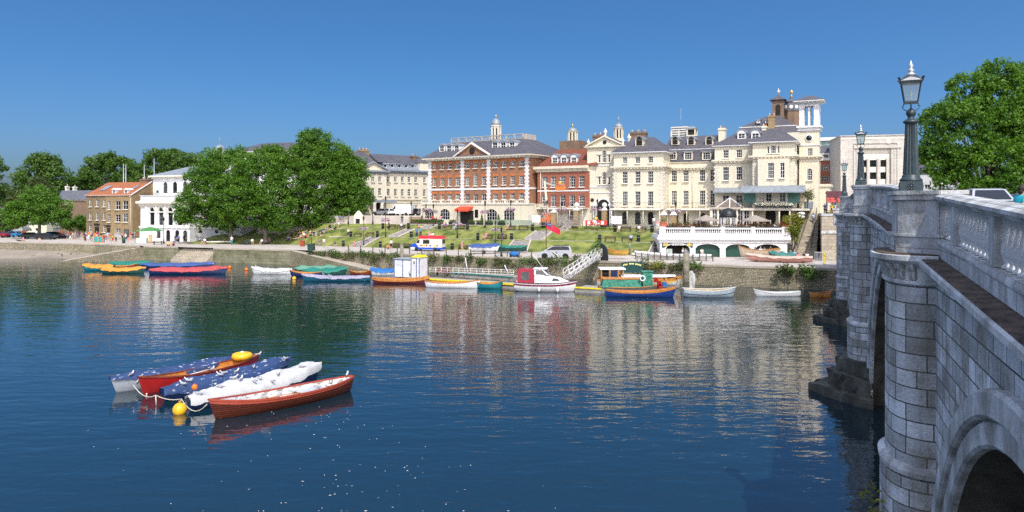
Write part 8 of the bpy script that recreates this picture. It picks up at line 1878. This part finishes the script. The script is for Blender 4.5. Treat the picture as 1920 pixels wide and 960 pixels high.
# low log rail and bikes
t = thing('log_rail', 'pale horizontal log rail along the shaded grass edge', 'rail', G(385,458,ZP)); e_ = G(436,457.5,ZP)-G(385,458,ZP); m = MB(); m.tube([(0,0,.45),e_+Vector((0,0,.45))], .13, 8); m.build('log', M_trim, t)
for f in (.05,.5,.95): m = MB(); q = e_*f; m.tube([q, q+Vector((0,0,.4))], .1, 6); m.build('support', M_wood, t)
def bicycle(label, p, rz, c_):
    t = thing('bicycle', label, 'bicycle', p, rz, 'bicycles on the promenade')
    for x in (-.52,.52):
        m = MB(); m.loft([[((.32+.025*math.cos(b_))*math.cos(a), .02*math.sin(b_), (.32+.025*math.cos(b_))*math.sin(a)) for b_ in [2*math.pi*j/5 for j in range(5)]] for a in [2*math.pi*i/16 for i in range(17)]], 0, True); m.build('wheel', M_tyre, t, (x,0,.34))
    m = MB(); m.tube([(-.52,0,.34),(-.05,0,.3),(.35,0,.8),(-.2,0,.78),(-.05,0,.3)], .022, 5); m.tube([(-.2,0,.78),(-.52,0,.34)], .018, 5); m.tube([(.35,0,.8),(.52,0,.34)], .02, 5); m.build('frame', c_, t); m = MB(); m.sphere((-.24,0,.9), .14, .07, .04, 8, 4); m.build('saddle', M_black, t); m = MB(); m.tube([(.28,-.28,1.0),(.36,0,1.0),(.28,.28,1.0)], .015, 5); m.build('handlebar', M_steel, t)
for px, py, c_, lb in ((458,459,P_blk,'black bicycle leaning among others under the plane trees'),(464,459.5,P_blue,'blue framed bicycle beside the black one'),(1246,482,P_wht,'white bicycle leaning on the boathouse pillar')): bicycle(lb, G(px,py,ZP+.01), R(-15), c_)
# ================================================================= PEOPLE
M_skin = plain('skin', (.50,.30,.21), .6, .08, 6); M_hair = {'dark': plain('dark_hair', (.03,.02,.015), .7, .3, 9), 'fair': plain('fair_hair', (.36,.24,.11), .7, .2, 9), 'grey': plain('grey_hair', (.4,.39,.37), .7, .2, 9)}
def skin(name, chains, sub=1):
    """one continuous tapered surface over joints: chains of (x,y,z,r); equal joints are shared"""
    key = {}; vs = []; rs = []; es = []
    for ch in chains:
        prev = None
        for x, y, z, r in ch:
            k = (round(x,3), round(y,3), round(z,3))
            if k not in key: key[k] = len(vs); vs.append((x,y,z)); rs.append(r)
            i = key[k]
            if prev is not None and prev != i: es.append((prev, i))
            prev = i
    me = bpy.data.meshes.new(name); me.from_pydata(vs, es, []); o = bpy.data.objects.new(name, me); COL.objects.link(o)
    sm = o.modifiers.new('skin', 'SKIN'); sm.use_smooth_shade = True; 
    for i, r in enumerate(rs): d = me.skin_vertices[0].data[i]; d.radius = (r, r); d.use_root = (i == 0)
    ss_ = o.modifiers.new('sub', 'SUBSURF'); ss_.levels = sub; ss_.render_levels = sub
    dg = bpy.context.evaluated_depsgraph_get(); out = bpy.data.meshes.new_from_object(o.evaluated_get(dg)); out.name = name; bpy.data.objects.remove(o); return out
POSES = {}
def make_pose(name, pel, chest, neck, head, sh, el, ha, hip, kn, an):
    """two-sided joints given as [left, right] triples"""
    b = [[(*pel,.12),(*chest,.135),(*neck,.055),(head[0],head[1],head[2]-.05,.085),(head[0],head[1]-.01,head[2]+.06,.09)]]
    t = [[(*pel,.145),(*chest,.165),(neck[0],neck[1],neck[2]-.03,.075)]]; tr = []
    for i in (0, 1):
        w = [ha[i][j]+(ha[i][j]-el[i][j])*.3 for j in range(3)]
        b.append([(*chest,.135),(*sh[i],.065),(*el[i],.043),(*ha[i],.033),(*w,.03)]); b.append([(*pel,.12),(*hip[i],.09),(*kn[i],.06),(*an[i],.042),(an[i][0],an[i][1]-.13,an[i][2]-.04,.035)])
        m_ = [sh[i][j]*.35+el[i][j]*.65 for j in range(3)]; t.append([(*chest,.165),(*sh[i],.085),(*m_,.068)])
        k_ = [kn[i][j]*.9+an[i][j]*.1 for j in range(3)]; l_ = [an[i][j]*.88+kn[i][j]*.12 for j in range(3)]
        tr.append(([(*pel,.14),(*hip[i],.11),(*k_,.08)], [(*pel,.14),(*hip[i],.11),(*kn[i],.08),(*l_,.06)]))
    hm = MB(); hm.sphere((head[0],head[1]+.025,head[2]+.05), .105, .112, .11, 10, 6); hm.sphere((head[0],head[1]+.07,head[2]-.02), .09, .06, .09, 8, 5)
    nm = MB(); nm.sphere((head[0],head[1]-.1,head[2]+.0), .016, .02, .02, 6, 4)
    for s in (-1,1): nm.sphere((head[0]+s*.035,head[1]-.088,head[2]+.03), .012, .008, .009, 6, 4)
    POSES[name] = dict(body=skin('body', b, 2), shirt=skin('shirt', t), shorts=skin('shorts', [q[0] for q in tr]), trousers=skin('trousers', [q[1] for q in tr]), hair=hm.mesh('hair', [None]), face=nm.mesh('face', [M_skin]))
def two(x, *yz): return [(-x, *yz), (x, *yz)]
make_pose('stand', (0,0,.95), (0,0,1.28), (0,0,1.47), (0,-.02,1.60), two(.19,0,1.40), two(.25,.02,1.12), two(.25,-.1,.88), two(.1,0,.9), two(.11,-.02,.5), two(.11,.02,.09))
make_pose('walk', (0,0,.93), (0,-.03,1.27), (0,-.05,1.46), (0,-.08,1.59), two(.19,-.03,1.39), [(-.24,.12,1.13),(.24,-.15,1.13)], [(-.24,.1,.88),(.24,-.33,.98)], two(.1,0,.88), [(-.1,-.2,.5),(.1,.08,.48)], [(-.1,-.3,.09),(.1,.36,.14)])
make_pose('sit', (0,0,.55), (0,-.02,.88), (0,-.03,1.07), (0,-.06,1.2), two(.19,-.02,1.0), two(.25,-.05,.74), two(.16,-.32,.66), two(.1,-.05,.53), two(.12,-.45,.53), two(.12,-.45,.09))
make_pose('ground', (0,0,.13), (0,.06,.46), (0,.03,.65), (0,-.0,.78), two(.19,.05,.58), two(.27,.02,.34), two(.18,-.25,.34), two(.1,-.05,.14), two(.13,-.38,.45), two(.13,-.62,.09))
make_pose('lie', (0,0,.13), (0,.32,.22), (0,.5,.3), (0,.6,.38), two(.19,.42,.26), two(.3,.5,.12), two(.28,.3,.06), two(.1,-.08,.13), two(.12,-.5,.16), two(.13,-.92,.08))
make_pose('bend', (0,.1,.85), (0,-.28,1.0), (0,-.45,1.0), (0,-.56,.98), two(.19,-.38,.98), two(.22,-.42,.7), two(.18,-.5,.45), two(.1,.08,.82), two(.12,-.08,.45), two(.12,.1,.09))
CLO = {'white':(.72,.72,.70),'black':(.02,.02,.023),'navy':(.02,.035,.11),'blue':(.05,.15,.42),'pale blue':(.35,.48,.65),'red':(.50,.03,.04),'pink':(.62,.24,.30),'purple':(.20,.05,.27),'grey':(.25,.26,.27),'yellow':(.72,.55,.06),'orange':(.65,.2,.04),'green':(.06,.25,.10),'teal':(.02,.27,.30),'beige':(.50,.41,.28),'brown':(.15,.09,.055),'turquoise':(.02,.42,.48),'denim':(.09,.13,.22),'mauve':(.42,.32,.50),'maroon':(.24,.02,.05)}
def cloth(c): return plain('cloth_'+c.replace(' ','_'), CLO[c], .85, .12, 6)
PUSED = set(); pr = random.Random(77)
def person(label, p, pose='stand', top='white', bot='black', short=False, rz=0, hair=None, h=1.0, group=None, lift=0):
    q = POSES[pose]; t = thing('person', label, 'person', (p[0], p[1], p[2]+lift), rz, group); t.scale = (h,h,h); assert label not in PUSED, label; PUSED.add(label)
    def pc(name, me, mt):
        o = link(name, me, t)
        if not me.materials: me.materials.append(None)
        o.material_slots[0].link = 'OBJECT'; o.material_slots[0].material = mt; return o
    bd = pc('body', q['body'], M_skin); pc('face', q['face'], M_skin); pc('shirt', q['shirt'], cloth(top)); nm = 'shorts' if short else 'trousers'; pc(nm, q[nm], cloth(bot)); pc('hair', q['hair'], M_hair[hair or pr.choice(['dark','dark','fair','grey'])]); return t
def gp(px, py): return ground(px, py)
for a in [('man in white shirt and black shorts walking by the first empty bench',gp(653,445.5),'walk','white','black',True,R(60)),('child in purple standing before the lowest lawn',gp(599,463),'stand','purple','grey',False,0,None,.75),('cyclist in white top standing on promenade beside the child in purple',gp(607.5,464),'stand','white','grey',True,R(20)),('boy in navy top sitting on the lowest lawn',gp(628,462.5),'ground','navy','beige',True,R(30)),('small girl in pink standing at the lowest lawn steps',gp(664.5,463.5),'stand','pink','pink',False,R(-30),None,.68),('person in blue top standing against the brown brick wall',Vector((PX(637,147),147,6.4)),'stand','blue','black'),('person in pale grey standing in shade just below the brick wall',gp(636.5,426),'walk','grey','white',True),('woman in black dress walking beside the tall lilac lamp',gp(729.5,433),'walk','black','black',True,R(-50),'fair'),('man in white shirt sitting on the top row bench',gp(752.5,431),'sit','white','navy',False,LA),('person in dark top standing before the car park wall',Vector((PX(754,143),143,6.4)),'stand','black','denim'),('person in white top and black shorts standing by a promenade bench',gp(733.5,467.5),'stand','white','black',True,R(-20),'dark'),('person in orange crouching beside the white-topped one',gp(727.5,467),'ground','orange','black',True,R(20)),('man in blue standing on the path behind the van bonnet',gp(781.5,445),'stand','blue','navy'),('woman in teal and black beside the man in blue',gp(788.5,445),'stand','teal','black'),('person in purple top sitting on the top row bench',gp(836,431),'sit','purple','black',False,LA),('person in white and pale blue sitting by the big flower lamp',gp(854,431),'sit','white','pale blue',False,LA,'fair'),('sunbather in pink sitting on grass above the van roof',gp(805,443.5),'ground','pink','white',True,R(40)),('sunbather in white beside the pink one above the van roof',gp(811,444),'ground','white','brown',True,R(-10)),('sunbather lying beside the uppermost steps',gp(789,426.5),'lie','pink','beige',True,R(70)),('man in pale pink shirt walking on the promenade past the bin',gp(866,472),'walk','pink','beige',True,R(80)),('reclining pale figure on the top row bench',gp(952,433),'sit','beige','pink',True,R(-60)),('sunbather in beige on the middle row grass',gp(907,449),'ground','beige','pink',True,R(20)),('sunbather in pink against the first middle row bench',gp(911.5,449),'sit','pink','beige',True,LA),('dark shirted person on the second middle row bench',gp(943,449.5),'sit','navy','brown',False,LA),('person in white sitting beneath the cream terrace board',gp(1161,436),'sit','white','beige',True,LA,'fair'),('woman in white top and black skirt on the bench past the board',gp(1198,436.3),'sit','white','black',True,R(20)),('man in pale shirt and dark trousers on the middle row bench',gp(1183,454.7),'sit','pale blue','black',False,LA),('person in teal standing by the sloping lectern',gp(1181,478),'stand','teal','denim',False,R(90)),('person in black on the narrow steps by the boathouse',gp(1229,478),'walk','black','black',False,R(160)),('person in white before the red and white barrier',Vector((PX(1114,125.5),125.5,6.4)),'sit','white','beige',True,0,'fair'),('person in red sitting before the striped barrier',Vector((PX(1122,125.4),125.4,6.4)),'sit','red','white',True),('worker in yellow vest standing behind the barrier',Vector((PX(1118,128.5),128.5,6.4)),'stand','yellow','navy',False,0,None,1.05),('worker in yellow vest standing in the orange lift cage',LIFT_CAGE,'stand','yellow','grey'),
 ('man in red top bending over on the pontoon',G(830,519,.45)+Vector((0,.3,0)),'bend','maroon','grey',False,R(-70)),('pedestrian in pale blue shirt climbing the stone stairs',at(1525,420.5,114.4),'walk','pale blue','denim',False,R(190)),('person in turquoise top walking on the bridge pavement',bworld(23,-2.55,zt(23)-1.65),'walk','turquoise','denim',False,R(90),'dark'),('person in navy sitting on the bridge end wall beside the banner',Vector((PX(1547,103.5),103.5,8.6)),'stand','navy','black'),('person in yellow top under the red banner',Vector((PX(1560,104.5),104.5,8.6)),'stand','yellow','black'),('person in white under the red banner',Vector((PX(1566,105),105,8.6)),'stand','white','grey'),
 ('man in white shirt sitting before the second boathouse arch',G(1316,482,ZP),'sit','white','beige',True,R(10)),('person in white top before the boathouse shop',G(1280,482,ZP),'sit','white','denim',False,R(60)),('person in pale grey beside the shop door',G(1285.5,482,ZP),'sit','grey','black',False,R(-40)),('person in navy behind the timber boat',G(1416,486,ZP),'stand','navy','beige',True),('man in white behind the timber boat',G(1426,486,ZP),'stand','white','denim'),('person in grey top beside the man in white at the boat',G(1433,486,ZP),'stand','grey','white',True),('person in black standing by the last boathouse arch',G(1445,484,ZP),'stand','black','grey'),('person in white sitting under the golden shrub',G(1482,487,ZP),'sit','white','grey',False,R(20)),('person in mauve sitting under the golden shrub',G(1489.5,487,ZP),'sit','mauve','pale blue',False,R(-10)),('person in pink leaning back near the stair foot',G(1496,486,ZP),'ground','pink','beige',True),('person in black sitting on the quay edge rail',G(1507,491,ZP),'sit','black','navy',False,R(30)),('person in white and black sitting on the quay edge rail',G(1513,491,ZP),'sit','white','black',False,R(-20)),
 ('person in white top and teal trousers beside the leaning plane trunk',G(434.5,459.5,ZP),'stand','white','teal'),('person in white sitting by the bicycles',G(473,459.5,ZP),'sit','white','black',True,R(30)),('person in white and navy sitting on the low wall',G(491,460,ZP),'sit','white','navy',True,R(-20)),('person in pink sitting behind the mottled trunk',gp(505,455),'ground','pink','grey',True),('person in pale blue sitting on the shaded lawn',gp(540,450),'ground','pale blue','denim'),('person in pale blue standing in the deep tree shade',gp(523,443),'stand','pale blue','beige'),
 ('person in yellow top sitting on the quay edge by the steps',G(315.5,461.5,ZP),'ground','yellow','black',True,R(10)),('person in dark red sitting beside the yellow top',G(325.5,461,ZP),'ground','maroon','black',True,R(-20)),('person in black passing the clubhouse arch doors',G(345,456,ZP),'walk','black','black',True,R(80)),('couple member in navy at the clubhouse arch',G(329,457,ZP),'stand','navy','denim'),('couple member in blue at the clubhouse arch',G(335,457,ZP),'stand','blue','black'),('person in denim sitting at the log rail end',G(380,458.5,ZP),'sit','denim','beige',True),('person in white sitting at the log rail end',G(384,458.7,ZP),'sit','white','black',True),
 ('person in pink sitting on the kerb before the black cars',G(44,453,ZP),'ground','pink','beige',True,R(60)),('person in beige sitting on the kerb before the tree',G(74,453,ZP),'ground','beige','white',True,R(40)),('person in black lying by the kerb before the blue car',G(36,452.5,ZP),'lie','black','black',False,R(80)),
 ('person in red top and denim standing near the orange framed board',G(195,455.5,ZP),'walk','red','denim',False,R(70)),('person in yellow top and red shorts walking past the pub',G(211.5,456,ZP),'walk','yellow','red',True,R(-60)),('person in white shirt walking by the dark green bin',G(235.5,453,ZP),'walk','white','denim',True),('small child in pink beside the dark green bin',G(241,454,ZP),'stand','pink','pink',False,0,None,.65)]: person(*a)
def crowd(group, where, spots, poses, tops, bots, zf, doing):
    i = 0
    combos = [(t, b) for b in bots for t in tops]; pr.shuffle(combos)
    for px, py in spots:
        t, b = combos[i % len(combos)]; i += 1; po = pr.choice(poses); sh = pr.random() < .5
        person(f"person in {t} top and {b} {'shorts' if sh else 'trousers'} {doing[po]} {where}", zf(px, py), po, t, b, sh, pr.uniform(-1.5,1.5), None, pr.uniform(.93,1.05), group)
crowd('people picnicking under the plane trees', 'in the plane tree shade', [(x+pr.uniform(-2,2), y) for x, y in ((556,449),(561,446),(566,448),(570,444),(575,447),(580,443),(584,446),(588,441),(592,444),(597,440),(600,444),(604,438),(568,440),(576,438),(585,436),(594,435),(603,433),(611,437),(614,431),(560,441),(620,428),(551,446),(626,430),(548,442))], ['ground','ground','lie'], ['white','red','navy','black','blue','pink','teal','grey','green','yellow'], ['denim','black','beige'], gp, {'ground':'sitting on grass','lie':'lying on grass'})
crowd('drinkers outside the yellow brick pub', 'outside the yellow brick pub', [(128,449),(132,450),(136.5,449.5),(141,450),(145,449),(154,449.5),(157.5,451),(161,449),(164,451.5),(167,449),(170.5,451),(174,449.5),(177.5,451),(181,448.5),(186,449),(190,450),(199,451.5),(202,449.5),(206,452.5),(217.5,454),(221,450),(225,449),(229,450),(245,450),(249,451),(254,450),(172,453.5),(160,453)], ['stand','stand','walk'], ['white','red','navy','black','pink','pale blue','grey','purple','orange','beige'], ['denim','black','beige','white'], lambda x, y: G(x, y, ZP+.01), {'stand':'standing','walk':'walking'})
def terr(px, py): D = 147-.09*(px-780); return Vector((PX(px,D), D, 6.42))
crowd('cafe guests beside the red brick building', 'at the cafe tables', [(x, 0) for x in (778,784,789,792,798,801,806,811,815,819,826,830)], ['sit','sit','stand'], ['white','red','pink','black','navy','pale blue','maroon'], ['beige','denim','black'], terr, {'sit':'sitting','stand':'standing'})
def dine(px, v): return bp(px, v, .02)
crowd('diners on the boathouse terrace', 'on the boathouse terrace', [(1385,1.6),(1390,2.2),(1395,1.7),(1408,1.5),(1413,2.3),(1418,1.4),(1427,1.8),(1433,2.4),(1444.5,1.4),(1452.5,1.3),(1310,2.4),(1318,2.8)], ['stand','sit'], ['white','pink','red','blue','black','maroon','grey'], ['black','beige','denim'], dine, {'sit':'sitting','stand':'standing'})
# people glimpsed by cream terrace doors
person('person in pink sitting outside the cream terrace doors', Vector((PX(1232,121),121,6.4)), 'sit', 'pink', 'white'); person('person in white standing outside the last cream terrace door', Vector((PX(1226,122),122,6.4)), 'stand', 'white', 'grey')

# ================================================================= BIRDS
def bird_mesh(kind):
    bw, bd = (plain('gull_white', (.78,.78,.77), .7, .06, 9), plain('gull_grey_wing', (.36,.38,.41), .7, .1, 9)) if kind == 'gull' else (plain('duck_brown', (.10,.075,.055), .7, .35, 9), plain('duck_dark_wing', (.05,.045,.045), .7, .3, 9))
    sec = [(-.26,.012,.15),(-.18,.045,.15),(-.08,.075,.145),(.02,.08,.15),(.1,.06,.19),(.13,.042,.24),(.15,.047,.28),(.175,.045,.30),(.205,.03,.30),(.225,.014,.293),(.26,.004,.288)]
    m = MB(); m.loft([[(x, r*math.cos(a), z+r*math.sin(a)*.95) for a in [2*math.pi*k/8 for k in range(8)]] for x, r, z in sec], 0, True, True); body = m.mesh('bird_body', [bw])
    w = MB()
    for s in (-1,1): w.loft([[(x, s*(y+.012), z) for y, z in ((.02+k*.05, .235-k*.02),(.06+k*.03,.19),(.055+k*.02,.13))] for x, k in ((-.30,.0),(-.15,.35),(.0,.6),(.09,.3))][::s], 0, False, True)
    wing = w.mesh('wings', [bd]); l = MB()
    for s in (-1,1): l.tube([(0,s*.03,.09),(.01,s*.03,0)], .007, 4); l.tube([(.01,s*.03,.005),(.05,s*.035,.003)], .007, 4)
    leg = l.mesh('legs', [plain('bird_leg', (.35,.1,.06), .6, .1, 9)]); return body, wing, leg
BIRD = {k: bird_mesh(k) for k in ('gull','duck')}
def bird(kind, p, rz, label, group, s=.82):
    t = thing('gull' if kind == 'gull' else 'duck', label, 'gull' if kind == 'gull' else 'duck', p, rz, group); t.scale = (s,s,s)
    for n, me in zip(('body','wings','legs'), BIRD[kind]): link(n, me, t)
    return t
br_ = random.Random(8); bpy.context.view_layer.update()
dgx = bpy.context.evaluated_depsgraph_get()
def perch(px, py, z):
    """where the line of sight to a bird's feet meets the boat it stands on"""
    d = (at(px, py, 100)-Vector((0,0,CAMZ))).normalized(); hit, loc, nrm, ix, ob, mx = SC.ray_cast(dgx, Vector((0,0,CAMZ)), d)
    return loc if hit and loc.z > .2 and loc.y < 60 else None
GU = {'a': ('gull standing on the red-brown rowing boat', 'gulls on the red-brown rowing boat'), 'b': ('gull standing on the white tarpaulin boat', 'gulls on the white tarpaulin'), 'c': ('gull standing on the blue tarpaulin between white and orange boats', 'gulls on the middle blue tarpaulin'), 'd': ('gull standing on the open crimson rowing boat', 'gulls on the crimson rowing boat'), 'e': ('gull standing on the blue tarpaulin of the grey hull', 'gulls on the outer blue tarpaulin')}
for k, px, py in (('e',209,716),('e',247,705),('e',277,694),('d',256,720),('d',485,668),('c',535,676),('b',568,690),('b',606,687),('a',618,708),('a',651,706),('c',303,741),('b',377,741),('d',398,696),('c',418,703),('c',411,706),('c',342,723),('c',352,717),('c',444,700),('c',476,692),('c',440,712),('b',452,714),('b',415,728),('b',522,704),('b',476,718),('b',488,713),('b',510,718),('a',598,729),('a',621,720),('a',549,738),('a',500,748),('a',520,744)):
    q = perch(px, py, .75)
    if q: bird('gull', q, br_.uniform(0, 6.28), *GU[k])
for px, py in ((480,500),(505,511),(400,497),(606,516),(618,518)):
    p = G(px, py, .75); bird('gull', p, br_.uniform(0,6.28), 'gull resting on the moored boats by the town bank', 'gulls on the town bank boats')
for px, py in ((5,477),(13,478),(21,477),(28,481),(36,477),(43,482),(61,478),(63,482.5),(74,480.5),(88,480.5),(90,481.5),(99,481),(110,478.5),(116,480),(133,479),(147,479),(170,483),(192,483)):
    bird('duck', G(px, py, .03 if py > 480 else .3), br_.uniform(0,6.28), 'dark waterfowl at the beach waterline', 'waterfowl along the beach', 1.5)
# floating feathers and specks on the near water
m = MB()
for cx, cy, sx, sy, n in ((640,880,90,45,45),(520,840,120,60,22),(800,920,160,35,18),(600,770,70,22,26),(330,840,120,60,8)):
    for _ in range(n):
        p = G(cx+br_.gauss(0,sx), min(958, max(735, cy+br_.gauss(0,sy))), .012); a = br_.uniform(0,6.28); l, w = br_.uniform(.02,.06), br_.uniform(.01,.024); c, s = math.cos(a), math.sin(a)
        m.poly([(p.x+l*c, p.y+l*s, .012),(p.x-w*s, p.y+w*c, .02),(p.x-l*c, p.y-l*s, .012),(p.x+w*s, p.y-w*c, .014)])
o = m.build('floating_feathers', plain('feather_white', (.62,.62,.58), .8, .2, 9)); o['kind'] = 'stuff'; o['label'] = 'pale feathers and specks drifting on the near water'
